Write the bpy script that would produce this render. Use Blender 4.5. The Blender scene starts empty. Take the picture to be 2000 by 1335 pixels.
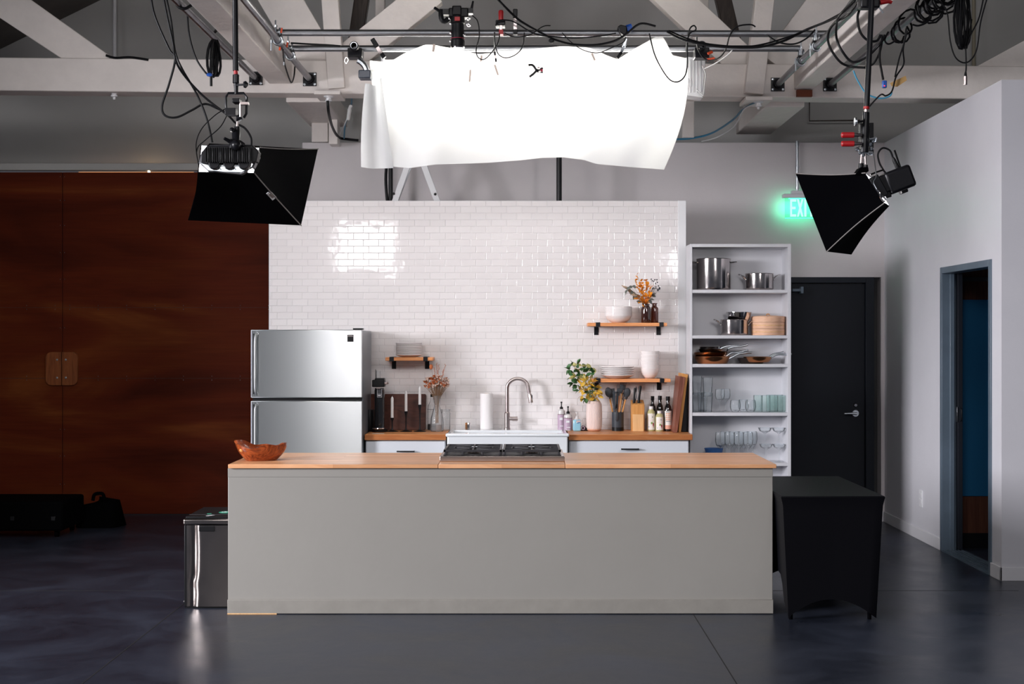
import bpy, math, random
from mathutils import Vector, Matrix
random.seed(7)
C = bpy.context.scene.collection
scn = bpy.context.scene
PI = math.pi

# ------------------------------------------------------------------ camera
F, CX, CY, CAMZ = 2778.0, 1018.0, 660.0, 1.675
cam_d = bpy.data.cameras.new('camera'); cam = bpy.data.objects.new('camera', cam_d); C.objects.link(cam)
cam.location = (0, 0, CAMZ); cam.rotation_euler = (PI/2, 0, 0)
cam_d.sensor_width = 36.0; cam_d.lens = 36.0*F/2000.0
cam_d.shift_x = (1000-CX)/2000.0; cam_d.shift_y = (CY-667.5)/2000.0
cam_d.clip_start = 0.1; cam_d.clip_end = 100
scn.camera = cam
def at(px, py, D):                       # photo pixel at depth D -> point
    s = F/D
    return (( px-CX)/s, D, CAMZ+(CY-py)/s)
def xa(px, D): return (px-CX)*D/F
def za(py, D): return CAMZ+(CY-py)*D/F

# ------------------------------------------------------------------ view, world, daylight
scn.view_settings.view_transform = 'Standard'; scn.view_settings.look = 'None'
scn.view_settings.exposure = 0.17; scn.view_settings.gamma = 1.0; scn.view_settings.use_curve_mapping = False
w = bpy.data.worlds.new('world'); scn.world = w; w.use_nodes = True
w.node_tree.nodes['Background'].inputs[0].default_value = (0.80, 0.85, 1.0, 1)
w.node_tree.nodes['Background'].inputs[1].default_value = 0.12
def area(name, loc, target, sx, sy, power, col):
    d = bpy.data.lights.new(name, 'AREA'); d.shape = 'RECTANGLE'; d.size = sx; d.size_y = sy
    d.energy = power; d.color = col
    o = bpy.data.objects.new(name, d); C.objects.link(o); o.location = loc
    o.rotation_euler = (Vector(target)-Vector(loc)).to_track_quat('-Z', 'Y').to_euler()
    return o
# tall windows of the hall: one on the left side, others behind the camera
area('window_daylight', (-11.0, 3.0, 3.5), (3.0, 11.0, 2.0), 4.0, 3.2, 2400, (0.96, 0.95, 1.0))
area('window_daylight', (-0.5, -3.0, 5.9), (0.0, 9.5, 0.6), 8.0, 1.5, 300, (1.0, 0.965, 0.96))

SOFT_L, SOFT_R, TUBE = 21.0, 38.0, 27.0
scn.cycles.transparent_max_bounces = 64; scn.cycles.max_bounces = 14

# ------------------------------------------------------------------ materials
def new_mat(name):
    m = bpy.data.materials.new(name); m.use_nodes = True
    nt = m.node_tree; return m, nt, nt.nodes['Principled BSDF']
def mat(name, col, rough=0.5, metal=0.0, bump=0.0, bscale=40, var=0.0, vscale=3.0, coat=0.0, rvar=0.0, spec=None, stretch=(1,1,1)):
    m, nt, b = new_mat(name)
    b.inputs['Base Color'].default_value = (*col, 1); b.inputs['Roughness'].default_value = rough
    b.inputs['Metallic'].default_value = metal; b.inputs['Coat Weight'].default_value = coat
    if spec is not None: b.inputs['Specular IOR Level'].default_value = spec
    tc = nt.nodes.new('ShaderNodeTexCoord'); mp = nt.nodes.new('ShaderNodeMapping')
    mp.inputs['Scale'].default_value = stretch; nt.links.new(tc.outputs['Object'], mp.inputs[0])
    if var or rvar:
        n = nt.nodes.new('ShaderNodeTexNoise'); n.inputs['Scale'].default_value = vscale; n.inputs['Detail'].default_value = 6
        n.inputs['Roughness'].default_value = 0.62
        nt.links.new(mp.outputs[0], n.inputs['Vector'])
        if var:
            r = nt.nodes.new('ShaderNodeValToRGB'); r.color_ramp.elements[0].position = 0.3; r.color_ramp.elements[1].position = 0.7
            r.color_ramp.elements[0].color = (*[c*(1-var) for c in col], 1); r.color_ramp.elements[1].color = (*[min(1, c*(1+var)) for c in col], 1)
            nt.links.new(n.outputs[0], r.inputs[0]); nt.links.new(r.outputs[0], b.inputs['Base Color'])
        if rvar:
            mr = nt.nodes.new('ShaderNodeMapRange'); mr.inputs[1].default_value = 0.3; mr.inputs[2].default_value = 0.7
            mr.inputs[3].default_value = max(0.02, rough-rvar); mr.inputs[4].default_value = rough+rvar
            nt.links.new(n.outputs[0], mr.inputs[0]); nt.links.new(mr.outputs[0], b.inputs['Roughness'])
    if bump:
        n2 = nt.nodes.new('ShaderNodeTexNoise'); n2.inputs['Scale'].default_value = bscale; n2.inputs['Detail'].default_value = 4
        bp = nt.nodes.new('ShaderNodeBump'); bp.inputs['Strength'].default_value = bump; bp.inputs['Distance'].default_value = 0.01
        nt.links.new(mp.outputs[0], n2.inputs['Vector']); nt.links.new(n2.outputs[0], bp.inputs['Height']); nt.links.new(bp.outputs[0], b.inputs['Normal'])
    return m
def emis(name, col, st):
    m = bpy.data.materials.new(name); m.use_nodes = True; nt = m.node_tree; nt.nodes.clear()
    e = nt.nodes.new('ShaderNodeEmission'); e.inputs[0].default_value = (*col, 1); e.inputs[1].default_value = st
    o = nt.nodes.new('ShaderNodeOutputMaterial'); nt.links.new(e.outputs[0], o.inputs[0]); return m
def thin_glass(name, tint=(0.93, 0.96, 0.96), rough=0.03, dens=0.0):
    m = bpy.data.materials.new(name); m.use_nodes = True; nt = m.node_tree; nt.nodes.clear()
    t = nt.nodes.new('ShaderNodeBsdfTransparent'); t.inputs[0].default_value = (*tint, 1)
    g = nt.nodes.new('ShaderNodeBsdfGlossy'); g.inputs['Roughness'].default_value = rough
    lw = nt.nodes.new('ShaderNodeLayerWeight'); lw.inputs[0].default_value = 0.16
    ml = nt.nodes.new('ShaderNodeMath'); ml.operation = 'MULTIPLY'; ml.inputs[1].default_value = 0.8
    df = nt.nodes.new('ShaderNodeBsdfDiffuse'); df.inputs[0].default_value = (0.9, 0.93, 0.95, 1)
    m0 = nt.nodes.new('ShaderNodeMixShader'); m0.inputs[0].default_value = 0.05
    mx = nt.nodes.new('ShaderNodeMixShader'); o = nt.nodes.new('ShaderNodeOutputMaterial')
    nt.links.new(t.outputs[0], m0.inputs[1]); nt.links.new(df.outputs[0], m0.inputs[2])
    nt.links.new(lw.outputs['Fresnel'], ml.inputs[0]); nt.links.new(ml.outputs[0], mx.inputs[0]); nt.links.new(m0.outputs[0], mx.inputs[1]); nt.links.new(g.outputs[0], mx.inputs[2])
    nt.links.new(mx.outputs[0], o.inputs[0]); return m
def wood(name, c1, c2, grain=(1.2, 14, 14), rough=0.35, scale=2.0, planks=None, plank_ax='xy', coat=0.0, dist=1.5):
    m, nt, b = new_mat(name); b.inputs['Roughness'].default_value = rough; b.inputs['Coat Weight'].default_value = coat
    b.inputs['Coat Roughness'].default_value = 0.25; b.inputs['Specular IOR Level'].default_value = 0.22
    L = nt.links.new
    tc = nt.nodes.new('ShaderNodeTexCoord'); mp = nt.nodes.new('ShaderNodeMapping'); mp.inputs['Scale'].default_value = grain
    L(tc.outputs['Object'], mp.inputs[0])
    n = nt.nodes.new('ShaderNodeTexNoise'); n.inputs['Scale'].default_value = scale; n.inputs['Detail'].default_value = 8
    n.inputs['Distortion'].default_value = dist; L(mp.outputs[0], n.inputs['Vector'])
    r = nt.nodes.new('ShaderNodeValToRGB'); r.color_ramp.elements[0].position = 0.32; r.color_ramp.elements[1].position = 0.68
    r.color_ramp.elements[0].color = (*c1, 1); r.color_ramp.elements[1].color = (*c2, 1); L(n.outputs[0], r.inputs[0])
    out = r.outputs[0]
    if planks:
        w_, h_ = planks
        sp = nt.nodes.new('ShaderNodeSeparateXYZ'); cb = nt.nodes.new('ShaderNodeCombineXYZ'); L(tc.outputs['Object'], sp.inputs[0])
        ax = {'x': 0, 'y': 1, 'z': 2}; L(sp.outputs[ax[plank_ax[0]]], cb.inputs[0]); L(sp.outputs[ax[plank_ax[1]]], cb.inputs[1])
        br = nt.nodes.new('ShaderNodeTexBrick'); br.inputs['Scale'].default_value = 1; br.inputs['Brick Width'].default_value = w_
        br.inputs['Row Height'].default_value = h_; br.inputs['Mortar Size'].default_value = 0.0004; br.offset = 0.37; br.inputs['Bias'].default_value = 0.0
        br.inputs['Color1'].default_value = (0.80, 0.76, 0.72, 1); br.inputs['Color2'].default_value = (1.12, 1.12, 1.14, 1); br.inputs['Mortar'].default_value = (0.6, 0.5, 0.45, 1)
        L(cb.outputs[0], br.inputs['Vector'])
        mx = nt.nodes.new('ShaderNodeMix'); mx.data_type = 'RGBA'; mx.blend_type = 'MULTIPLY'; mx.inputs[0].default_value = 1
        L(out, mx.inputs[6]); L(br.outputs[0], mx.inputs[7]); out = mx.outputs[2]
    L(out, b.inputs['Base Color'])
    bp = nt.nodes.new('ShaderNodeBump'); bp.inputs['Strength'].default_value = 0.08; bp.inputs['Distance'].default_value = 0.004
    L(n.outputs[0], bp.inputs['Height']); L(bp.outputs[0], b.inputs['Normal'])
    return m

M = {}
M['wall'] = mat('wall_paint', (0.64, 0.60, 0.61), 0.55, bump=0.06, bscale=60, var=0.02)
M['wall_right'] = mat('wall_paint_satin', (0.66, 0.65, 0.69), 0.42, bump=0.06, bscale=50, var=0.02)
M['wall_far'] = mat('far_wall_paint', (0.47, 0.465, 0.45), 0.6, bump=0.1, bscale=25, var=0.06, vscale=0.8)
M['wall_dark'] = mat('dark_wall', (0.07, 0.065, 0.065), 0.8)
M['roof'] = mat('roof_boards', (0.12, 0.11, 0.10), 0.8, var=0.15)
M['white_wood'] = mat('painted_timber', (0.82, 0.76, 0.72), 0.5, bump=0.35, bscale=14, var=0.05, vscale=5, stretch=(1, 1, 1))
M['dark_wood'] = wood('dark_timber', (0.035, 0.025, 0.02), (0.07, 0.05, 0.04), (14, 14, 1.5))
M['white_paint'] = mat('white_paint', (0.78, 0.78, 0.80), 0.35)
M['base_white'] = mat('baseboard_paint', (0.74, 0.73, 0.76), 0.35)
M['steel_frame'] = mat('grey_door_frame_paint', (0.10, 0.135, 0.175), 0.35, var=0.12, vscale=4)
M['door_dark'] = mat('charcoal_door_paint', (0.0115, 0.0135, 0.019), 0.5, spec=0.2)
M['door_frame_dark'] = mat('charcoal_frame_paint', (0.010, 0.013, 0.020), 0.45, spec=0.25)
M['black'] = mat('black_plastic', (0.006, 0.006, 0.007), 0.4, spec=0.25)
M['black_metal'] = mat('black_metal', (0.006, 0.006, 0.008), 0.35, bump=0.05, spec=0.3)
M['black_fabric'] = mat('black_fabric', (0.0012, 0.0012, 0.0018), 0.8, bump=0.1, bscale=300, spec=0.02)
M['spandex'] = mat('black_stretch_fabric', (0.0028, 0.0028, 0.0042), 0.5, bump=0.1, bscale=400, spec=0.10)
M['cable'] = mat('black_rubber', (0.004, 0.004, 0.005), 0.45, spec=0.2)
M['cable_white'] = mat('white_cable', (0.7, 0.7, 0.7), 0.4)
M['cable_blue'] = mat('blue_cable', (0.03, 0.18, 0.30), 0.4)
M['piping_grey'] = mat('grey_piping', (0.22, 0.20, 0.19), 0.6)
M['silver_lining'] = mat('silver_fabric', (0.75, 0.78, 0.82), 0.35, 0.3, bump=0.5, bscale=30)
M['pipe'] = mat('galvanised_steel', (0.34, 0.35, 0.37), 0.42, 1.0, bump=0.05, var=0.18, vscale=18, stretch=(0.3, 1, 1))
M['pipe_dark'] = mat('dark_steel_pipe', (0.26, 0.26, 0.28), 0.3, 1.0, var=0.2, vscale=9)
M['zinc'] = mat('zinc_plated', (0.62, 0.66, 0.70), 0.3, 1.0)
M['chrome'] = mat('polished_steel', (0.72, 0.70, 0.70), 0.12, 1.0)
M['pot_steel'] = mat('pot_steel', (0.50, 0.46, 0.45), 0.16, 1.0, rvar=0.04, vscale=6)
M['pan_copper'] = mat('bronze_steel', (0.66, 0.31, 0.15), 0.2, 1.0, rvar=0.05)
M['pan_dark'] = mat('dark_pan', (0.03, 0.02, 0.018), 0.3, 0.4)
M['nickel'] = mat('brushed_nickel', (0.50, 0.43, 0.42), 0.28, 1.0)
M['red'] = mat('red_plastic', (0.42, 0.008, 0.012), 0.4)
M['orange'] = mat('orange_plastic', (0.85, 0.09, 0.02), 0.45)
M['blue'] = mat('blue_plastic', (0.02, 0.10, 0.45), 0.4)
M['tape'] = mat('paper_tape', (0.72, 0.60, 0.52), 0.8)
M['kraft'] = mat('kraft_paper', (0.55, 0.33, 0.12), 0.7)
M['island_paint'] = mat('island_panel_paint', (0.275, 0.262, 0.24), 0.42, bump=0.05, bscale=30, var=0.03, vscale=1.5)
M['island_base'] = mat('island_base_paint', (0.25, 0.235, 0.21), 0.5, bump=0.1, bscale=20, var=0.07, vscale=8)
M['cabinet'] = mat('white_cabinet_paint', (0.62, 0.65, 0.70), 0.35)
M['enamel'] = mat('white_fireclay', (0.74, 0.77, 0.80), 0.12, coat=0.6)
M['ceramic'] = mat('white_ceramic', (0.86, 0.81, 0.80), 0.22, coat=0.3)
M['clay'] = mat('bare_clay', (0.66, 0.36, 0.24), 0.6)
M['shelf_white'] = mat('white_laminate', (0.62, 0.62, 0.655), 0.4)
M['butcher'] = wood('butcher_block', (0.56, 0.215, 0.075), (0.76, 0.36, 0.145), (1.0, 9, 9), 0.38, planks=(0.7, 0.042))
M['butcher_isl'] = wood('island_butcher_block', (0.66, 0.32, 0.155), (0.82, 0.46, 0.25), (1.0, 9, 9), 0.34, planks=(1.1, 0.045), coat=0.35)
M['shelf_wood'] = wood('orange_pine', (0.66, 0.25, 0.09), (0.85, 0.38, 0.16), (1.2, 12, 12), 0.4)
M['walnut'] = wood('walnut', (0.045, 0.013, 0.009), (0.13, 0.040, 0.024), (2, 10, 6), 0.5)
M['walnut_v'] = wood('red_walnut', (0.14, 0.045, 0.03), (0.27, 0.10, 0.065), (10, 10, 1.5), 0.4)
M['maple'] = wood('golden_wood', (0.50, 0.22, 0.06), (0.68, 0.34, 0.11), (10, 10, 1.2), 0.45)
M['maple_pale'] = wood('pale_wood', (0.66, 0.38, 0.17), (0.78, 0.49, 0.24), (12, 12, 1.2), 0.45)
M['bamboo'] = wood('bamboo', (0.70, 0.40, 0.26), (0.82, 0.52, 0.36), (3, 3, 20), 0.5)
M['burl'] = wood('carved_root_wood', (0.15, 0.028, 0.008), (0.42, 0.09, 0.022), (3, 5, 5), 0.25, scale=4, coat=0.4, dist=3)
M['handle_wood'] = wood('oiled_handle_wood', (0.19, 0.050, 0.015), (0.32, 0.10, 0.03), (12, 12, 1.5), 0.35)
M['dark_panel'] = wood('dark_wainscot', (0.10, 0.035, 0.022), (0.16, 0.06, 0.035), (30, 30, 1.2), 0.5)
M['blue_panel'] = mat('blue_wall_panel', (0.004, 0.15, 0.34), 0.7)
M['glass'] = thin_glass('clear_glass', (0.975, 0.985, 0.99))
M['glass_green'] = thin_glass('green_glass', (0.93, 0.975, 0.965))
M['glass_edge'] = thin_glass('thick_glass', (0.90, 0.92, 0.94), 0.05)
M['amber'] = mat('amber_glass', (0.035, 0.008, 0.005), 0.08, coat=1.0)
M['amber_light'] = mat('translucent_amber_glass', (0.10, 0.018, 0.008), 0.1, coat=1.0)
M['wax'] = mat('white_wax', (0.80, 0.79, 0.79), 0.4)
M['paper'] = mat('paper_towel', (0.83, 0.80, 0.80), 0.8, bump=0.2, bscale=80)
M['vase_pink'] = mat('pale_pink_ceramic', (0.74, 0.60, 0.56), 0.45)
M['slate'] = mat('slate_plastic', (0.035, 0.045, 0.058), 0.45)
M['silicone'] = mat('grey_silicone', (0.035, 0.040, 0.048), 0.55)
M['leaf'] = mat('green_leaf', (0.035, 0.11, 0.03), 0.4, var=0.5, vscale=15)
M['leaf_yellow'] = mat('yellow_leaf', (0.68, 0.42, 0.05), 0.5, var=0.3, vscale=15)
M['leaf_pale'] = mat('variegated_leaf', (0.58, 0.55, 0.22), 0.5, var=0.3, vscale=25)
M['leaf_orange'] = mat('orange_leaf', (0.80, 0.28, 0.015), 0.5, var=0.2, vscale=15)
M['leaf_grey'] = mat('grey_green_leaf', (0.13, 0.14, 0.12), 0.6, var=0.3, vscale=15)
M['dry_stem'] = mat('dry_stem', (0.22, 0.12, 0.06), 0.7)
M['dry_flower'] = mat('cream_dried_flower', (0.70, 0.54, 0.46), 0.7, var=0.35, vscale=60)
M['dry_rust'] = mat('rust_dried_flower', (0.48, 0.13, 0.04), 0.7)
M['berry'] = mat('dark_berry', (0.03, 0.03, 0.04), 0.4)
M['grass_head'] = mat('dried_grass_head', (0.48, 0.33, 0.22), 0.8)
M['lavender'] = mat('lavender_liquid', (0.46, 0.34, 0.44), 0.25)
M['clear_plastic'] = mat('clear_plastic', (0.62, 0.60, 0.60), 0.2)
M['sanitiser'] = mat('blue_gel', (0.28, 0.55, 0.70), 0.15)
M['label'] = mat('paper_label', (0.76, 0.74, 0.70), 0.6)
M['oil'] = mat('pale_oil', (0.48, 0.45, 0.22), 0.12, coat=0.5)
M['dark_bottle'] = mat('dark_glass_bottle', (0.006, 0.005, 0.005), 0.08, coat=1.0)
M['print_dark'] = mat('dark_print', (0.05, 0.05, 0.06), 0.6)
M['print_red'] = mat('red_print', (0.30, 0.01, 0.04), 0.6)
M['print_green'] = mat('green_print', (0.22, 0.34, 0.10), 0.6)
M['print_pink'] = mat('pink_print', (0.72, 0.36, 0.26), 0.6)
M['print_blue'] = mat('blue_print', (0.03, 0.12, 0.35), 0.6)
M['sticker_green'] = mat('green_sticker', (0.04, 0.35, 0.22), 0.5)
M['sticker_blue'] = mat('blue_sticker', (0.02, 0.10, 0.42), 0.5)
M['print_white'] = mat('white_print', (0.75, 0.76, 0.78), 0.6)
M['led_green'] = emis('green_exit_letters', (0.35, 1.0, 0.72), 1.6)
M['led_edge'] = emis('green_exit_edge', (0.10, 1.0, 0.55), 2.2)
M['soft_l'] = emis('left_softbox_diffuser', (1.0, 0.955, 0.95), SOFT_L)
M['soft_r'] = emis('right_softbox_diffuser', (1.0, 0.955, 0.95), SOFT_R)
M['tube'] = emis('lit_tube', (1.0, 0.95, 0.86), TUBE)
M['sun_gap'] = emis('daylight_through_gap', (1.0, 0.42, 0.16), 2.0)
M['sun_spot'] = emis('sun_through_gap', (1.0, 0.75, 0.45), 60.0)

# brushed fridge steel: vertical brushing, smudges in the roughness
def brushed(name, col, rough, aniso, rot):
    m, nt, b = new_mat(name); L = nt.links.new
    b.inputs['Base Color'].default_value = (*col, 1); b.inputs['Metallic'].default_value = 1
    b.inputs['Anisotropic'].default_value = aniso; b.inputs['Anisotropic Rotation'].default_value = rot
    tg = nt.nodes.new('ShaderNodeTangent'); tg.direction_type = 'RADIAL'; tg.axis = 'Z'; L(tg.outputs[0], b.inputs['Tangent'])
    tc = nt.nodes.new('ShaderNodeTexCoord')
    s = nt.nodes.new('ShaderNodeTexNoise'); s.inputs['Scale'].default_value = 3.0; s.inputs['Detail'].default_value = 6; s.inputs['Distortion'].default_value = 1.5
    L(tc.outputs['Object'], s.inputs['Vector'])
    mr = nt.nodes.new('ShaderNodeMapRange'); mr.inputs[1].default_value = 0.3; mr.inputs[2].default_value = 0.75; mr.inputs[3].default_value = rough-0.02; mr.inputs[4].default_value = rough+0.03
    L(s.outputs[0], mr.inputs[0]); L(mr.outputs[0], b.inputs['Roughness'])
    return m
M['fridge_steel'] = brushed('brushed_fridge_steel', (0.54, 0.565, 0.58), 0.38, 0.95, 0.25)
M['bin_steel'] = brushed('smooth_bin_steel', (0.30, 0.265, 0.25), 0.22, 0.3, 0.0)
M['cook_steel'] = mat('cooktop_steel', (0.55, 0.47, 0.43), 0.25, 1.0)

# glazed subway tiles
def tile_mat():
    m, nt, b = new_mat('glazed_subway_tile'); L = nt.links.new
    tc = nt.nodes.new('ShaderNodeTexCoord'); sp = nt.nodes.new('ShaderNodeSeparateXYZ'); cb = nt.nodes.new('ShaderNodeCombineXYZ')
    L(tc.outputs['Object'], sp.inputs[0]); L(sp.outputs[0], cb.inputs[0]); L(sp.outputs[2], cb.inputs[1])
    def brick(mort, sm, c1, c2, cm):
        br = nt.nodes.new('ShaderNodeTexBrick'); br.inputs['Scale'].default_value = 1; br.inputs['Brick Width'].default_value = 0.1285
        br.inputs['Row Height'].default_value = 0.0556; br.inputs['Mortar Size'].default_value = mort; br.inputs['Mortar Smooth'].default_value = sm
        br.offset = 0.36; br.offset_frequency = 2; br.squash = 1
        for k, c in (('Color1', c1), ('Color2', c2), ('Mortar', cm)): br.inputs[k].default_value = (*c, 1)
        L(cb.outputs[0], br.inputs['Vector']); return br
    b1 = brick(0.0011, 0.1, (0.84, 0.80, 0.795), (0.87, 0.83, 0.825), (0.70, 0.66, 0.66)); L(b1.outputs['Color'], b.inputs['Base Color'])
    b2 = brick(0.0045, 1.0, (0, 0, 0), (0, 0, 0), (0, 0, 0))
    rr = nt.nodes.new('ShaderNodeMapRange'); rr.inputs[3].default_value = 0.07; rr.inputs[4].default_value = 0.55; L(b1.outputs['Fac'], rr.inputs[0]); L(rr.outputs[0], b.inputs['Roughness'])
    inv = nt.nodes.new('ShaderNodeMath'); inv.operation = 'SUBTRACT'; inv.inputs[0].default_value = 1; L(b2.outputs['Fac'], inv.inputs[1])
    n = nt.nodes.new('ShaderNodeTexNoise'); n.inputs['Scale'].default_value = 9; n.inputs['Detail'].default_value = 2; L(tc.outputs['Object'], n.inputs['Vector'])
    ad = nt.nodes.new('ShaderNodeMath'); ad.operation = 'MULTIPLY_ADD'; ad.inputs[1].default_value = 0.9; L(n.outputs[0], ad.inputs[0]); L(inv.outputs[0], ad.inputs[2])
    bp = nt.nodes.new('ShaderNodeBump'); bp.inputs['Strength'].default_value = 1.0; bp.inputs['Distance'].default_value = 0.0018
    L(ad.outputs[0], bp.inputs['Height']); L(bp.outputs[0], b.inputs['Normal'])
    return m
M['tile'] = tile_mat()

def plywood_mat():
    m, nt, b = new_mat('stained_plywood'); L = nt.links.new
    tc = nt.nodes.new('ShaderNodeTexCoord'); mp = nt.nodes.new('ShaderNodeMapping'); mp.inputs['Scale'].default_value = (0.35, 1, 1.5); mp.inputs['Location'].default_value = (3.1, 0, 1.7)
    L(tc.outputs['Object'], mp.inputs[0])
    n = nt.nodes.new('ShaderNodeTexNoise'); n.inputs['Scale'].default_value = 1.0; n.inputs['Detail'].default_value = 4; n.inputs['Distortion'].default_value = 1.6; L(mp.outputs[0], n.inputs['Vector'])
    r = nt.nodes.new('ShaderNodeValToRGB'); e = r.color_ramp.elements
    e[0].position = 0.30; e[0].color = (0.062, 0.0105, 0.0045, 1); e[1].position = 0.72; e[1].color = (0.20, 0.052, 0.013, 1)
    x = e.new(0.52); x.color = (0.115, 0.0185, 0.0065, 1)
    x = e.new(0.60); x.color = (0.135, 0.026, 0.0078, 1)
    L(n.outputs[0], r.inputs[0])
    mp2 = nt.nodes.new('ShaderNodeMapping'); mp2.inputs['Scale'].default_value = (3, 1, 70); L(tc.outputs['Object'], mp2.inputs[0])
    n2 = nt.nodes.new('ShaderNodeTexNoise'); n2.inputs['Scale'].default_value = 1.0; n2.inputs['Detail'].default_value = 5; L(mp2.outputs[0], n2.inputs['Vector'])
    r2 = nt.nodes.new('ShaderNodeMapRange'); r2.inputs[3].default_value = 0.78; r2.inputs[4].default_value = 1.2; L(n2.outputs[0], r2.inputs[0])
    mx = nt.nodes.new('ShaderNodeMix'); mx.data_type = 'RGBA'; mx.blend_type = 'MULTIPLY'; mx.inputs[0].default_value = 1
    L(r.outputs[0], mx.inputs[6]); L(r2.outputs[0], mx.inputs[7]); L(mx.outputs[2], b.inputs['Base Color'])
    b.inputs['Roughness'].default_value = 0.5; b.inputs['Specular IOR Level'].default_value = 0.06
    return m
M['plywood'] = plywood_mat()

def floor_mat():
    m, nt, b = new_mat('polished_concrete'); L = nt.links.new
    tc = nt.nodes.new('ShaderNodeTexCoord')
    mp = nt.nodes.new('ShaderNodeMapping'); mp.inputs['Scale'].default_value = (1.0, 1.0, 1); L(tc.outputs['Object'], mp.inputs[0])
    n = nt.nodes.new('ShaderNodeTexNoise'); n.inputs['Scale'].default_value = 1.6; n.inputs['Detail'].default_value = 9; n.inputs['Roughness'].default_value = 0.68; n.inputs['Distortion'].default_value = 0.6
    L(mp.outputs[0], n.inputs['Vector'])
    r = nt.nodes.new('ShaderNodeValToRGB'); e = r.color_ramp.elements
    e[0].position = 0.35; e[0].color = (0.013, 0.016, 0.026, 1); e[1].position = 0.66; e[1].color = (0.034, 0.041, 0.062, 1)
    L(n.outputs[0], r.inputs[0]); L(r.outputs[0], b.inputs['Base Color'])
    mr = nt.nodes.new('ShaderNodeMapRange'); mr.inputs[1].default_value = 0.3; mr.inputs[2].default_value = 0.7; mr.inputs[3].default_value = 0.26; mr.inputs[4].default_value = 0.40
    L(n.outputs[0], mr.inputs[0]); L(mr.outputs[0], b.inputs['Roughness'])
    n3 = nt.nodes.new('ShaderNodeTexNoise'); n3.inputs['Scale'].default_value = 90; n3.inputs['Detail'].default_value = 3; L(tc.outputs['Object'], n3.inputs['Vector'])
    bp = nt.nodes.new('ShaderNodeBump'); bp.inputs['Strength'].default_value = 0.10; bp.inputs['Distance'].default_value = 0.004
    L(n3.outputs[0], bp.inputs['Height']); L(bp.outputs[0], b.inputs['Normal'])
    return m
M['floor'] = floor_mat()

def paper_sheet_mat():
    m = bpy.data.materials.new('diffusion_paper'); m.use_nodes = True; nt = m.node_tree; nt.nodes.clear(); L = nt.links.new
    d = nt.nodes.new('ShaderNodeBsdfDiffuse'); d.inputs[0].default_value = (0.86, 0.88, 0.90, 1)
    t = nt.nodes.new('ShaderNodeBsdfTranslucent'); t.inputs[0].default_value = (0.92, 0.94, 0.95, 1)
    mx = nt.nodes.new('ShaderNodeMixShader'); mx.inputs[0].default_value = 0.5
    tr = nt.nodes.new('ShaderNodeBsdfTransparent'); tr.inputs[0].default_value = (0.95, 0.95, 0.95, 1)
    m2 = nt.nodes.new('ShaderNodeMixShader'); m2.inputs[0].default_value = 0.08
    o = nt.nodes.new('ShaderNodeOutputMaterial')
    L(d.outputs[0], mx.inputs[1]); L(t.outputs[0], mx.inputs[2]); L(mx.outputs[0], m2.inputs[1]); L(tr.outputs[0], m2.inputs[2]); L(m2.outputs[0], o.inputs[0])
    return m
M['sheet'] = paper_sheet_mat()

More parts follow.
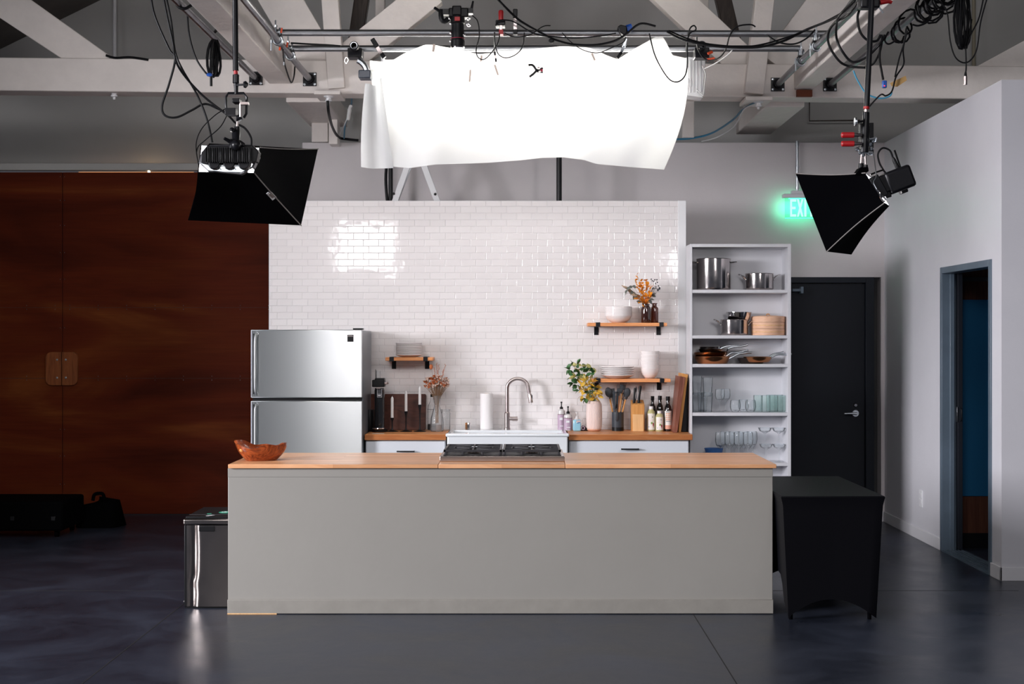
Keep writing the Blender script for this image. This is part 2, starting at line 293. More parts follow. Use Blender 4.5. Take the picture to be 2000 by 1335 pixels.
# ------------------------------------------------------------------ mesh building
def smooth(pts, n=6, closed=False):
    P = [Vector(p) for p in pts]; out = []
    m = len(P)
    for i in range(m-1):
        p0 = P[max(i-1, 0)]; p1 = P[i]; p2 = P[i+1]; p3 = P[min(i+2, m-1)]
        for k in range(n):
            t = k/n
            out.append(0.5*((2*p1)+(p2-p0)*t+(2*p0-5*p1+4*p2-p3)*t*t+(3*p1-p0-3*p2+p3)*t*t*t))
    out.append(P[-1]); return out
class MB:
    def __init__(s): s.v = []; s.f = []
    def add(s, vs, fs):
        o = len(s.v); s.v += [tuple(x) for x in vs]; s.f += [tuple(i+o for i in f) for f in fs]; return s
    def box(s, x0, x1, y0, y1, z0, z1):
        vs = [(x, y, z) for x in (x0, x1) for y in (y0, y1) for z in (z0, z1)]
        return s.add(vs, [(0,1,3,2), (4,6,7,5), (0,4,5,1), (2,3,7,6), (0,2,6,4), (1,5,7,3)])
    def obox(s, a, b, w, h, up=(0,0,1)):      # bar from a to b, w across, h along up
        a = Vector(a); b = Vector(b); d = (b-a).normalized(); u = Vector(up); sd = d.cross(u).normalized(); u = sd.cross(d).normalized()
        vs = [p+sd*(w/2*i)+u*(h/2*j) for p in (a, b) for i, j in ((-1,-1), (1,-1), (1,1), (-1,1))]
        return s.add(vs, [(3,2,1,0), (4,5,6,7), (0,1,5,4), (1,2,6,5), (2,3,7,6), (3,0,4,7)])
    def tube(s, pts, r, seg=8, cap=True):
        P = [Vector(p) for p in pts]; n = len(P)
        R = r if isinstance(r, (list, tuple)) else [r]*n
        if len(R) != n: R = [R[0]+(R[-1]-R[0])*i/(n-1) for i in range(n)]
        t = (P[1]-P[0]).normalized(); a = Vector((0,0,1)) if abs(t.z) < 0.9 else Vector((1,0,0))
        nrm = (a-t*a.dot(t)).normalized(); vs = []
        for i in range(n):
            t = (P[min(i+1, n-1)]-P[max(i-1, 0)]).normalized()
            nrm = nrm-t*nrm.dot(t)
            nrm = nrm.normalized() if nrm.length > 1e-6 else t.orthogonal().normalized()
            bn = t.cross(nrm)
            vs += [P[i]+(nrm*math.cos(2*PI*k/seg)+bn*math.sin(2*PI*k/seg))*R[i] for k in range(seg)]
        fs = [(i*seg+k, i*seg+(k+1)%seg, (i+1)*seg+(k+1)%seg, (i+1)*seg+k) for i in range(n-1) for k in range(seg)]
        if cap: fs += [tuple(range(seg-1, -1, -1)), tuple((n-1)*seg+k for k in range(seg))]
        return s.add(vs, fs)
    def lathe(s, prof, c=(0,0,0), seg=28, axis='z', flute=0.0, nfl=0):
        vs = []; idx = []
        for r, z in prof:
            if r < 1e-6:
                idx.append([len(vs)]*seg); vs.append((0, 0, z))
            else:
                idx.append(list(range(len(vs), len(vs)+seg)))
                for k in range(seg):
                    a = 2*PI*k/seg; rr = r*(1+flute*math.cos(nfl*a)) if nfl else r
                    vs.append((rr*math.cos(a), rr*math.sin(a), z))
        fs = []
        for i in range(len(prof)-1):
            for k in range(seg):
                q = [idx[i][k], idx[i][(k+1)%seg], idx[i+1][(k+1)%seg], idx[i+1][k]]
                q2 = []
                for x in q:
                    if x not in q2: q2.append(x)
                if len(q2) > 2: fs.append(tuple(q2))
        if axis == 'y': vs = [(x, z, -y) for x, y, z in vs]
        if axis == 'x': vs = [(z, x, y) for x, y, z in vs]
        return s.add([(x+c[0], y+c[1], z+c[2]) for x, y, z in vs], fs)
    def ball(s, c, r, seg=10, sc=(1,1,1)):
        n = max(4, seg//2)
        prof = [(r*math.sin(PI*i/n), -r*math.cos(PI*i/n)) for i in range(n+1)]; prof[0] = (0, -r); prof[-1] = (0, r)
        m = MB().lathe(prof, (0,0,0), seg)
        return s.add([(x*sc[0]+c[0], y*sc[1]+c[1], z*sc[2]+c[2]) for x, y, z in m.v], m.f)
    def prism(s, poly, ax, a, b):             # poly (u,v) extruded along ax from a to b
        def mk(u, v, t): return {'y': (u, t, v), 'x': (t, u, v), 'z': (u, v, t)}[ax]
        n = len(poly); vs = [mk(u, v, a) for u, v in poly]+[mk(u, v, b) for u, v in poly]
        return s.add(vs, [tuple(range(n)), tuple(range(2*n-1, n-1, -1))]+[(i, n+i, n+(i+1)%n, (i+1)%n) for i in range(n)])
    def grid(s, fn, nu, nv):
        vs = [fn(i/nu, j/nv) for i in range(nu+1) for j in range(nv+1)]
        return s.add(vs, [(i*(nv+1)+j, (i+1)*(nv+1)+j, (i+1)*(nv+1)+j+1, i*(nv+1)+j+1) for i in range(nu) for j in range(nv)])
    def leaf(s, p, d, L, W, roll=0.0, bend=0.25):
        d = Vector(d).normalized(); sd = d.cross(Vector((0,0,1)))
        if sd.length < 0.05: sd = d.cross(Vector((1,0,0)))
        sd = (Matrix.Rotation(roll, 3, d) @ sd.normalized()); up = sd.cross(d).normalized(); p = Vector(p); vs = []
        for t, wd in ((0, 0.06), (0.3, 0.85), (0.6, 1.0), (0.85, 0.55), (1.0, 0.03)):
            c = p+d*(L*t)-up*(bend*L*t*t)
            vs += [c-sd*(W/2*wd)+up*(0.12*W*wd), c, c+sd*(W/2*wd)+up*(0.12*W*wd)]
        return s.add(vs, [(i*3+k, i*3+k+1, (i+1)*3+k+1, (i+1)*3+k) for i in range(4) for k in range(2)])
    def xf(s, m):
        s.v = [tuple(m @ Vector(v)) for v in s.v]; return s
    def build(s, name, mt, parent=None, loc=None, bevel=0.0, sm=False, solid=0.0, seg=2):
        me = bpy.data.meshes.new(name)
        off = Vector((0,0,0))
        q = parent
        while q is not None: off = off+Vector(q.location); q = q.parent
        L0 = Vector(loc) if loc is not None else Vector((0,0,0))
        o = off+L0
        me.from_pydata([tuple(Vector(v)-o) for v in s.v], [], s.f); me.update()
        ob = bpy.data.objects.new(name, me); C.objects.link(ob); ob.location = L0
        if parent is not None: ob.parent = parent
        me.materials.append(M[mt] if isinstance(mt, str) else mt)
        import bmesh
        bm = bmesh.new(); bm.from_mesh(me); bmesh.ops.recalc_face_normals(bm, faces=bm.faces); bm.to_mesh(me); bm.free()
        if sm:
            for p in me.polygons: p.use_smooth = True
            try: me.set_sharp_from_angle(angle=math.radians(38))
            except Exception: pass
        if solid:
            md = ob.modifiers.new('thickness', 'SOLIDIFY'); md.thickness = solid; md.offset = 0
        if bevel:
            md = ob.modifiers.new('bevel', 'BEVEL'); md.width = bevel; md.segments = seg; md.limit_method = 'ANGLE'; md.angle_limit = math.radians(40)
            for p in me.polygons: p.use_smooth = True
            try: me.set_sharp_from_angle(angle=math.radians(30))
            except Exception: pass
        return ob
def tag(o, label=None, cat=None, group=None, kind=None):
    if label: o['label'] = label
    if cat: o['category'] = cat
    if group: o['group'] = group
    if kind: o['kind'] = kind
    return o
def thing(name, label, cat, loc=(0,0,0), group=None):
    o = bpy.data.objects.new(name, None); C.objects.link(o); o.location = loc; o.empty_display_size = 0.05
    return tag(o, label, cat, group)
def struct(name, mb, m, **k):
    o = mb.build(name, m, **k); o['kind'] = 'structure'; return o
def dup(root, loc, label=None, group=None, rotz=None):
    def cp(o, par):
        c = o.copy(); C.objects.link(c)
        if par is not None: c.parent = par
        for ch in list(o.children): cp(ch, c)
        return c
    r = cp(root, None); r.location = loc
    if rotz is not None: r.rotation_euler = (0, 0, rotz)
    if label: r['label'] = label
    if group: r['group'] = group
    return r
def text(s, size, mt, parent, loc, rot=(PI/2,0,0), ext=0.0005, name='lettering', sx=1.0):
    cu = bpy.data.curves.new('t', 'FONT'); cu.body = s; cu.size = size; cu.extrude = ext; cu.align_x = 'CENTER'; cu.align_y = 'CENTER'
    t = bpy.data.objects.new('t', cu); C.objects.link(t)
    me = bpy.data.meshes.new_from_object(t.evaluated_get(bpy.context.evaluated_depsgraph_get()))
    bpy.data.objects.remove(t); bpy.data.curves.remove(cu)
    me.materials.clear(); me.materials.append(M[mt]); o = bpy.data.objects.new(name, me); C.objects.link(o)
    off = Vector((0,0,0)); q = parent
    while q is not None: off += Vector(q.location); q = q.parent
    o.location = Vector(loc)-off; o.rotation_euler = rot; o.scale = (sx, 1, 1); o.parent = parent; return o
ORD = ['topmost', 'second from the top', 'third from the top', 'fourth from the top', 'fifth from the top', 'sixth from the top', 'seventh from the top', 'eighth from the top', 'ninth from the top', 'tenth from the top']
ORL = ['leftmost', 'second from the left', 'third from the left', 'fourth from the left', 'fifth from the left', 'sixth from the left', 'rightmost']

# ================================================================== THE ROOM
DT = 11.94          # tile wall front
DW = 13.0           # white partition behind it
DF = 13.7           # far wall of the building
XR = 3.32           # right wall
struct('floor', MB().box(-7.2, 7.5, -5, 14.2, -0.2, 0), 'floor')
# saw cuts in the slab
j = MB()
for x in (1.045, -2.13): j.box(x-0.003, x+0.003, -4, 13.4, -0.002, 0.0008)
j.box(-7, 3.3, 9.437, 9.443, -0.002, 0.0008)
struct('trim_1', j, mat('saw_cut', (0.004, 0.004, 0.005), 0.8))
struct('wall_far', MB().box(-7.2, 5.5, DF, DF+0.2, 3.3, 7.4).box(5.5, 8.4, DF, DF+0.2, 0, 7.4).box(-7.2, -6.3, DF, DF+0.2, 0, 3.3).box(-1.9, 5.5, DF, DF+0.2, 0, 3.3), 'wall_far')
struct('wall_left_light_block', MB().box(-7.2, -6.9, 7.0, DF, 0, 3.3), 'wall_dark')  # unseen wall, sized to shade the plywood doors from the left daylight
struct('wall_back', MB().box(-2.0, 2.40, DW, DW+0.14, 0, 3.46).box(3.29, XR+0.1, DW, DW+0.14, 0, 3.46).box(2.40, 3.29, DW, DW+0.14, 2.232, 3.46), 'wall')
# sloping roof
def roof_z(x): return 7.16-0.49*abs(x-0.5)
rf = MB()
for xs in ((-7.4, 0.5), (0.5, 8.4)):
    a, b = xs
    rf.add([(a, 5, roof_z(a)), (b, 5, roof_z(b)), (b, 14.2, roof_z(b)), (a, 14.2, roof_z(a)), (a, 5, roof_z(a)+0.2), (b, 5, roof_z(b)+0.2), (b, 14.2, roof_z(b)+0.2), (a, 14.2, roof_z(a)+0.2)],
           [(0,1,2,3), (7,6,5,4), (0,4,5,1), (1,5,6,2), (2,6,7,3), (3,7,4,0)])
struct('ceiling', rf, 'roof')
# right wall with doorway, and the return that faces the camera
ya, yb = 10.03, 11.24      # doorway frame extents in depth
zt = 2.232
rw = MB().box(XR, XR+0.10, 9.83, ya, 0, 3.46).box(XR, XR+0.10, yb, DW+0.14, 0, 3.46).box(XR, XR+0.10, ya, yb, zt, 3.46)
struct('wall_right', rw, 'wall_right')
struct('wall_front', MB().box(XR+0.10, 5.6, 9.83, 9.97, 0, 3.46), 'wall_right')
struct('baseboard_right', MB().box(XR-0.014, XR, 9.816, ya, 0, 0.095).box(XR-0.014, XR, yb, DW, 0, 0.095), 'base_white', bevel=0.003)
struct('baseboard_front', MB().box(XR-0.014, 5.6, 9.816, 9.83, 0, 0.095), 'base_white', bevel=0.003)
struct('baseboard_back', MB().box(1.36, 2.40, DW-0.014, DW, 0, 0.095).box(3.29, XR-0.014, DW-0.014, DW, 0, 0.095), 'base_white', bevel=0.003)

# --- sliding plywood doors
DD = 13.52
xs = xa(122, DD)
def slab(x0, x1, nm):
    d = struct(nm, MB().box(x0, x1, DD, DD+0.05, za(1003, DD), za(336, DD)), 'plywood', bevel=0.002)
    return d
dL = slab(-6.2, xs-0.003, 'door_1'); dR = slab(xs+0.003, -1.75, 'door_2')
for nm, par, x0, x1 in (('screws', dL, -6.1, xs), ('screws', dR, xs, -1.8)):
    m_ = MB()
    for py in (600, 738):
        z = za(py, DD); x = xs + (0.07 if x0 == xs else -0.07)
        while x0 <= x <= x1:
            for dz in (0.018, -0.018): m_.ball((x, DD-0.001, z+dz), 0.004, 6)
            x += 0.27 if x0 == xs else -0.27
    for py in (345, 391, 440, 493, 545, 640, 838, 890, 945):
        m_.ball((xs+(0.02 if x0 == xs else -0.02), DD-0.001, za(py, DD)), 0.004, 6)
    m_.build(nm, 'zinc', par, sm=True)
for par, sgn in ((dL, -1), (dR, 1)):
    r = 0.055; w_ = 0.152; h0, h1 = za(752, DD), za(687, DD); poly = []
    x_in = xs+sgn*0.004; x_out = xs+sgn*w_
    poly.append((x_in, h0))
    for k in range(7):
        a = -PI/2+k*PI/12; poly.append((x_out-sgn*r+sgn*r*math.cos(a), h0+r+r*math.sin(a)))
    for k in range(7):
        a = k*PI/12; poly.append((x_out-sgn*r+sgn*r*math.cos(a), h1-r+r*math.sin(a)))
    poly.append((x_in, h1))
    hp = MB().prism(poly, 'y', DD-0.03, DD-0.001).build('handle_plate', 'handle_wood', par, bevel=0.003)
    for z in (za(702, DD), za(737, DD)):
        MB().lathe([(0, -0.006), (0.008, -0.004), (0.011, 0)], (xs+sgn*0.042, DD-0.031, z), 12, 'y').build('bolt', 'zinc', hp, sm=True)
hp_seam = MB().box(-6.2, xs-0.006, DD-0.0012, DD, za(600.6, DD), za(600, DD)).box(-6.2, xs-0.006, DD-0.0012, DD, za(738.6, DD), za(738, DD)).build('panel_seam', 'dark_wood', dL)
MB().box(xs+0.006, -1.75, DD-0.0012, DD, za(600.6, DD), za(600, DD)).box(xs+0.006, -1.75, DD-0.0012, DD, za(738.6, DD), za(738, DD)).build('panel_seam', 'dark_wood', dR)
struct('trim_2', MB().box(-7.2, -1.6, DD-0.06, DD+0.0, za(333.5, DD), za(320, DD)), 'wall_far', bevel=0.003)
struct('trim_3', MB().box(-6.9, -1.75, DD+0.02, DD+0.14, 0, za(1006, DD)), 'black')
# glowing strip as daylight in the slit above the doors, glowing ball as sun
struct('daylight_glow_1', MB().box(xa(150, DD), xa(376, DD), DD+0.055, DD+0.06, za(335.7, DD), za(334.3, DD)), 'sun_gap')
struct('daylight_glow_2', MB().ball(at(291, 335.2, DD+0.03), 0.011, 10), 'sun_spot')

# --- charcoal door in the partition
fx0, fx1, ft = 2.42, 3.224, 2.232
d3 = struct('door_3', MB().box(fx0+0.05, 3.09+0.055, DW+0.03, DW+0.075, 0.008, ft-0.06), 'door_dark', bevel=0.002)
MB().box(fx0-0.02, fx0+0.045, DW-0.015, DW+0.13, 0, ft).box(3.147, fx1, DW-0.015, DW+0.13, 0, ft).box(fx0+0.045, 3.147, DW-0.015, DW+0.13, ft-0.052, ft).build('door_frame', 'door_frame_dark', d3, bevel=0.003)
lx, lz = xa(1672, DW), za(807, DW)
lv = MB().lathe([(0.0, -0.012), (0.03, -0.012), (0.033, 0)], (lx, DW+0.03, lz), 20, 'y').tube([(lx, DW+0.02, lz), (lx, DW-0.03, lz)], 0.011, 10)
lv.tube([(lx, DW-0.03, lz), (lx-0.05, DW-0.032, lz+0.002), (lx-0.115, DW-0.03, lz)], [0.012, 0.010, 0.008], 10)
lv.build('lever_handle', 'zinc', d3, sm=True)
MB().lathe([(0.0, -0.02), (0.013, -0.02), (0.018, -0.004), (0.02, 0)], (xa(1672, DW), DW+0.03, za(791, DW)), 16, 'y').build('lock_cylinder', 'pipe_dark', d3, sm=True)
for px in (1664, 1678):
    pass
MB().box(xa(1546, DW), xa(1566, DW), DW-0.05, DW+0.03, za(569, DW), za(564, DW)).box(xa(1562, DW), xa(1567, DW), DW-0.06, DW+0.03, za(573, DW), za(560, DW)).build('door_stop', 'steel_frame', d3, bevel=0.002)

# --- doorway with grey steel frame and the room beyond
d4 = MB()
d4.box(XR-0.012, XR+0.105, yb-0.05, yb, 0, zt)           # far jamb
d4.box(XR+0.05, XR+0.085, yb-0.066, yb-0.05, 0, zt-0.05)  # stop
d4.box(XR-0.012, XR+0.105, ya, ya+0.05, 0, zt)
d4.box(XR-0.012, XR+0.105, ya+0.05, yb-0.05, zt-0.05, zt)
door4 = struct('door_4', d4, 'steel_frame', bevel=0.003)
MB().box(XR+0.108, XR+0.146, yb-0.075, yb+0.06, 0.015, zt-0.03).build('sliding_leaf', 'door_dark', door4, bevel=0.002)
zl = za(808, yb)
MB().box(XR+0.100, XR+0.108, yb-0.078, yb-0.03, zl-0.06, zl+0.06).build('latch_plate', 'pipe_dark', door4, bevel=0.001)
MB().tube(smooth([(XR+0.125, yb-0.085, zl-0.05), (XR+0.125, yb-0.11, zl-0.035), (XR+0.125, yb-0.11, zl+0.035), (XR+0.125, yb-0.085, zl+0.05)], 4), 0.005, 8).build('pull_handle', 'black_metal', door4, sm=True)
th = MB().box(XR-0.012, XR+0.17, ya+0.05, yb-0.05, 0, 0.008)
for k in range(6): th.box(XR+0.003+k*0.027, XR+0.014+k*0.027, ya+0.05, yb-0.05, 0.008, 0.013)
th.build('threshold', 'steel_frame', door4)
DB = 11.36
s_b = F/DB
br = MB().box(XR+0.15, 5.4, DB, DB+0.1, 0, 2.9)
struct('wall_side_room', br, 'dark_panel')
struct('baseboard_side_room', MB().box(XR+0.15, 5.4, DB-0.015, DB, 0, 0.12), 'black')
bx0 = xa(1878, DB)
pn = tag(MB().box(bx0, 5.2, DB-0.012, DB-0.001, za(968, DB), za(585, DB)).build('wall_panel', 'blue_panel', None, (bx0, DB, za(968, DB)), bevel=0.002), 'large blue panel on the dark wood wall seen through the grey doorway', 'wall panel')
pt = MB().box(XR+0.15, 5.4, DB-0.02, DB, za(549, DB), za(541, DB))
struct('trim_4', pt, 'wall_dark')
struct('wall_side_room_end', MB().box(5.4, 5.5, 9.97, DB+0.1, 0, 3.0), 'wall_dark')
struct('ceiling_side_room', MB().box(XR+0.10, 5.5, 9.97, DB+0.1, 2.9, 3.0), 'wall_dark')

# wall outlet
o = thing('wall_outlet', 'white electrical outlet plate low on the right wall beside the doorway', 'outlet', (XR, 11.8, za(973, 11.8)))
z0 = za(973, 11.8)
MB().box(XR-0.008, XR, 11.755, 11.845, z0-0.07, z0+0.07).build('cover_plate', 'white_paint', o, bevel=0.002)
MB().box(XR-0.011, XR-0.008, 11.775, 11.825, z0-0.045, z0-0.005).box(XR-0.011, XR-0.008, 11.775, 11.825, z0+0.005, z0+0.045).build('socket', 'base_white', o, bevel=0.001)

# ================================================================== TIMBER STRUCTURE
# transverse truss
tz0, tz1 = 3.675, 3.946
tr = thing('roof_truss', 'white painted timber truss spanning the whole room under the roof', 'truss', (0, 11.72, 3.69))
def chord_z(x): return -0.0088*(x-0.2)*-1*-1
bc = MB()
xl, xr_ = -6.9, 6.5
zc = lambda x: -0.0086*(x+2.2)
bc.add([(xl, 11.6, tz0+zc(xl)), (xr_, 11.6, tz0+zc(xr_)), (xr_, 11.6, tz1+zc(xr_)), (xl, 11.6, tz1+zc(xl)),
        (xl, 11.84, tz0+zc(xl)), (xr_, 11.84, tz0+zc(xr_)), (xr_, 11.84, tz1+zc(xr_)), (xl, 11.84, tz1+zc(xl))],
       [(0,1,2,3), (7,6,5,4), (0,4,5,1), (1,5,6,2), (2,6,7,3), (3,7,4,0)])
bc.build('bottom_chord', 'white_wood', tr, bevel=0.008)
def strut(name, a, b, D0, D1, wpx, m='white_wood', par=tr, cutz=None):
    # a, b: photo pixels of the two ends of the centre line at depth D0; wpx: face width
    A = at(*a, D0); B = at(*b, D0); w_ = wpx*D0/F
    return MB().obox((A[0], (D0+D1)/2, A[2]), (B[0], (D0+D1)/2, B[2]), D1-D0, w_, (B[2]-A[2], 0, A[0]-B[0])).build(name, m, par, bevel=0.006)
MB().prism([(xa(a, 11.62), za(b, 11.62)) for a, b in ((-160, -157), (212, 107), (217, 117), (120, 114), (-160, -70))], 'y', 11.62, 11.80).build('diagonal_brace', 'white_wood', tr, bevel=0.006)
MB().prism([(xa(a, 11.62), za(b, 11.62)) for a, b in ((1905, 131), (2150, -2), (2500, -193), (2500, -80), (2150, 98), (1960, 139))], 'y', 11.62, 11.80).build('diagonal_brace', 'white_wood', tr, bevel=0.006)
strut('post', (638, -80), (657, 172), 11.56, 11.66, 33)
strut('post', (1504, -80), (1473, 182), 11.52, 11.64, 37)
strut('diagonal_brace', (845, -20), (640, 145), 11.68, 11.80, 60)
strut('diagonal_brace', (478, -120), (625, 130), 11.66, 11.82, 78)
strut('diagonal_brace', (1290, -30), (1460, 130), 11.68, 11.80, 62)
strut('diagonal_brace', (1648, -40), (1520, 130), 11.66, 11.82, 70)
strut('post', (711, -40), (680, 170), 12.3, 12.4, 28, 'dark_wood')
strut('post', (1405, -40), (1445, 130), 12.3, 12.4, 30, 'dark_wood')
strut('cripple_stud', (742, -20), (742, 60), 12.05, 12.15, 18)
strut('cripple_stud', (1375, -20), (1375, 60), 12.05, 12.15, 18)
MB().box(xa(615, 11.55), xa(666, 11.55), 11.5, 11.84, za(186, 11.55), za(179, 11.55)).build('bearing_plate', 'white_wood', tr, bevel=0.003)
MB().box(xa(1455, 11.55), xa(1507, 11.55), 11.5, 11.84, za(197, 11.55), za(190, 11.55)).build('bearing_plate', 'white_wood', tr, bevel=0.003)
# thin rod on far left wall
tag(MB().tube([(xa(224, 13.6), 13.6, za(112, 13.6)), (xa(224, 13.6), 13.6, 5.6)], 0.018, 10).build('conduit', 'white_paint', None, (xa(224, 13.6), 13.6, za(112, 13.6)), sm=True), 'thin white vertical conduit rising up the far grey wall at left', 'conduit')
tag(MB().tube([(xa(1902, 13.6), 13.6, za(135, 13.6)), (xa(1902, 13.6), 13.6, 5.6)], 0.018, 10).build('conduit', mat('tan_conduit', (0.30, 0.27, 0.20), 0.6), None, (xa(1902, 13.6), 13.6, za(135, 13.6)), sm=True), 'thin tan vertical conduit rising up the far wall at upper right', 'conduit')
tag(MB().tube([(xa(1581, 13.6), 13.6, za(165, 13.6)), (xa(1581, 13.6), 13.6, za(236, 13.6)), (xa(1680, 13.6), 13.6, za(235, 13.6))], 0.007, 6).build('conduit', 'dark_wood', None, (xa(1581, 13.6), 13.6, za(236, 13.6))), 'thin dark conduit with a square bend on the far wall, under the truss at right', 'conduit')

def beam(x0, x1, z0, z1, y0, y1, label):
    return tag(MB().box(x0, x1, y0, y1, z0, z1).build('roof_beam', 'white_wood', None, ((x0+x1)/2, y0, z0), bevel=0.008), label, 'beam')
bl0 = xa(525, 11.58); br0 = xa(1551, 11.58)
beam(bl0, bl0+0.185, za(163, 11.58), za(163, 11.58)+0.19, 3.5, 11.595, 'white painted timber beam running toward the truss, above the left softbox')
beam(br0, br0+0.16, za(174, 11.58), za(174, 11.58)+0.19, 3.5, 11.595, 'white painted timber beam running toward the truss, above the right softbox')
zr = 3.675
beam(-1.96, -1.62, 3.64, 3.80, 11.85, 13.25, 'short white timber beam from the truss back to the partition at left')
beam(2.03, 2.36, 3.60, 3.79, 11.85, 13.45, 'short white timber beam from the truss back to the partition at right')
tag(MB().box(xa(609, 13.0), xa(641, 13.0), 12.98, 13.2, 3.465, 3.64).build('timber_block', 'white_wood', None, (xa(625, 13.0), 13.05, 3.465), bevel=0.005), 'white timber block standing on top of the partition under a beam end', 'block')
bx = br0
tag(MB().box(br0+0.02, br0+0.145, 11.56, 11.6, za(189, 11.58), za(176, 11.58)).build('shim_block', mat('raw_redwood', (0.20, 0.05, 0.02), 0.7, var=0.3), None, (br0+0.08, 11.58, za(189, 11.58))), 'reddish bare wood shim below the right roof beam end', 'block')
tag(MB().box(xa(645, 12.9), xa(662, 12.9), 12.8, 12.98, 3.42, 4.2).build('timber_stud', 'white_wood', None, (xa(655, 12.9), 12.9, 3.42), bevel=0.004), 'white upright timber stud above the partition at the left of the diffusion sheet', 'stud')
tag(MB().box(xa(1334, 12.9), xa(1356, 12.9), 12.9, 12.98, za(268, 12.9), 4.2).build('timber_stud', 'white_wood', None, (xa(1345, 12.9), 12.9, za(268, 12.9)), bevel=0.004), 'white upright timber stud above the partition at the right of the diffusion sheet', 'stud')

def insulator(px, py, D, label):
    x, y, z = at(px, py, D)
    return tag(MB().lathe([(0, 0), (0.04, 0), (0.042, -0.012), (0.022, -0.018), (0.02, -0.03), (0.028, -0.034), (0.027, -0.045), (0.012, -0.05), (0.010, -0.068), (0, -0.07)], (x, y, z), 16).build('insulator', 'white_paint', None, (x, y, z), sm=True), label, 'insulator')
insulator(223, 178, 11.7, 'small white porcelain fitting under the truss chord at far left')
insulator(642, 187, 11.6, 'small white porcelain fitting under the truss chord left of the diffusion sheet')
insulator(1481, 197, 11.6, 'small white porcelain fitting under the truss chord right of the diffusion sheet')

# ================================================================== PIPE GRID
def flange_pipe(px, py, label, r=0.0245, mt='pipe_dark', D1=11.59):
    x, y, z = at(px, py, D1)
    t = thing('grid_pipe', label, 'pipe', (x, y, z))
    MB().tube([(x, 3.5, z), (x, D1-0.01, z)], r, 14).build('tube', mt, t, sm=True)
    MB().box(x-0.055, x+0.055, D1-0.006, D1+0.004, z-0.055, z+0.055).lathe([(0.026, -0.05), (0.032, -0.045), (0.036, -0.01), (0.046, -0.005)], (x, D1, z), 16, 'y').build('flange', 'black_metal', t, bevel=0.001)
    for i in (-1, 1):
        for k in (-1, 1):
            MB().lathe([(0, -0.012), (0.009, -0.010), (0.012, -0.003), (0.012, 0)], (x+i*0.041, D1-0.006, z+k*0.041), 10, 'y').build('bolt', 'zinc', t, sm=True)
    return x, z
XL2, ZL2 = flange_pipe(500, 153, 'dark steel pipe running from the camera to a black flange, far left of the grid')
XL1, ZL1 = flange_pipe(605, 155, 'steel pipe running from the camera to a black flange, just left of the diffusion sheet')
XR1, ZR1 = flange_pipe(1519, 165, 'steel pipe running from the camera to a black flange, just right of the diffusion sheet')
XR2, ZR2 = flange_pipe(1621, 165, 'dark steel pipe running from the camera to a black flange, far right of the grid')
D1_, D2_ = 10.08, 10.62
zp1 = ZL1+0.056; zp2 = ZL1+0.054
def cross_pipe(D, z0, z1, x0, x1, label):
    t = MB().tube([(x0, D, z0), (x1, D, z1)], 0.0242, 16)
    return tag(t.build('cross_pipe', 'pipe', None, ((x0+x1)/2, D, z0), sm=True), label, 'pipe')
cross_pipe(D1_, zp1, zp1-0.008, xa(541, D1_), xa(1622, D1_), 'galvanised cross pipe, the nearer and higher of two, carrying the hanging camera')
cross_pipe(D2_, zp2, zp2, xa(563, D2_), xa(1562, D2_), 'galvanised cross pipe, the farther and lower of two, behind the diffusion sheet')
def clamp(x, D, zlow, label):
    t = thing('pipe_clamp', label, 'clamp', (x, D, zlow))
    m_ = MB()
    for rr, ax, cz in ((0.031, 'y', zlow), (0.031, 'x', zlow+0.056)):
        for off in (-0.014, 0.014):
            pts = []
            for k in range(17):
                a = 2*PI*k/16
                pts.append((x+rr*math.cos(a), D+off, cz+rr*math.sin(a)) if ax == 'y' else (x+off, D+rr*math.cos(a), cz+rr*math.sin(a)))
            m_.tube(pts, 0.006, 6, False)
    m_.build('clamp_body', 'zinc', t, sm=True)
    b_ = MB()
    b_.tube([(x-0.045, D-0.02, zlow+0.02), (x-0.045, D-0.02, zlow-0.075)], 0.0055, 8).tube([(x-0.045, D-0.02, zlow+0.0), (x-0.045, D-0.02, zlow-0.02)], 0.011, 6)
    b_.tube([(x-0.01, D-0.045, zlow+0.04), (x-0.01, D-0.045, zlow+0.135)], 0.0055, 8).tube([(x-0.01, D-0.045, zlow+0.085), (x-0.01, D-0.045, zlow+0.10)], 0.012, 6)
    b_.build('clamp_bolt', 'zinc', t, sm=True)
    MB().box(x-0.03, x+0.03, D-0.04, D+0.02, zlow+0.024, zlow+0.036).build('saddle', 'black_metal', t, bevel=0.003)
clamp(XL1, D1_, ZL1, 'zinc swivel clamp where the nearer cross pipe meets the left pipe')
clamp(XL1, D2_, ZL1, 'zinc swivel clamp where the farther cross pipe meets the left pipe')
clamp(XR1, D1_, ZR1, 'zinc swivel clamp where the nearer cross pipe meets the right pipe')
clamp(XR1, D2_, ZR1, 'zinc swivel clamp where the farther cross pipe meets the right pipe')
for px, py, D, wh in ((549, 60, 10.0, 'left of the nearer clamp'), (546, 94, 10.2, 'under the left pipe'), (560, 88, 10.3, 'beside the farther left clamp')):
    x, y, z = at(px, py, D)
    tag(MB().obox((x, y, z-0.016), (x+0.006, y, z+0.02), 0.012, 0.006, (0,1,0)).build('cable_tie', 'orange', None, (x, y, z)), 'small orange plastic tie '+wh, 'cable tie')

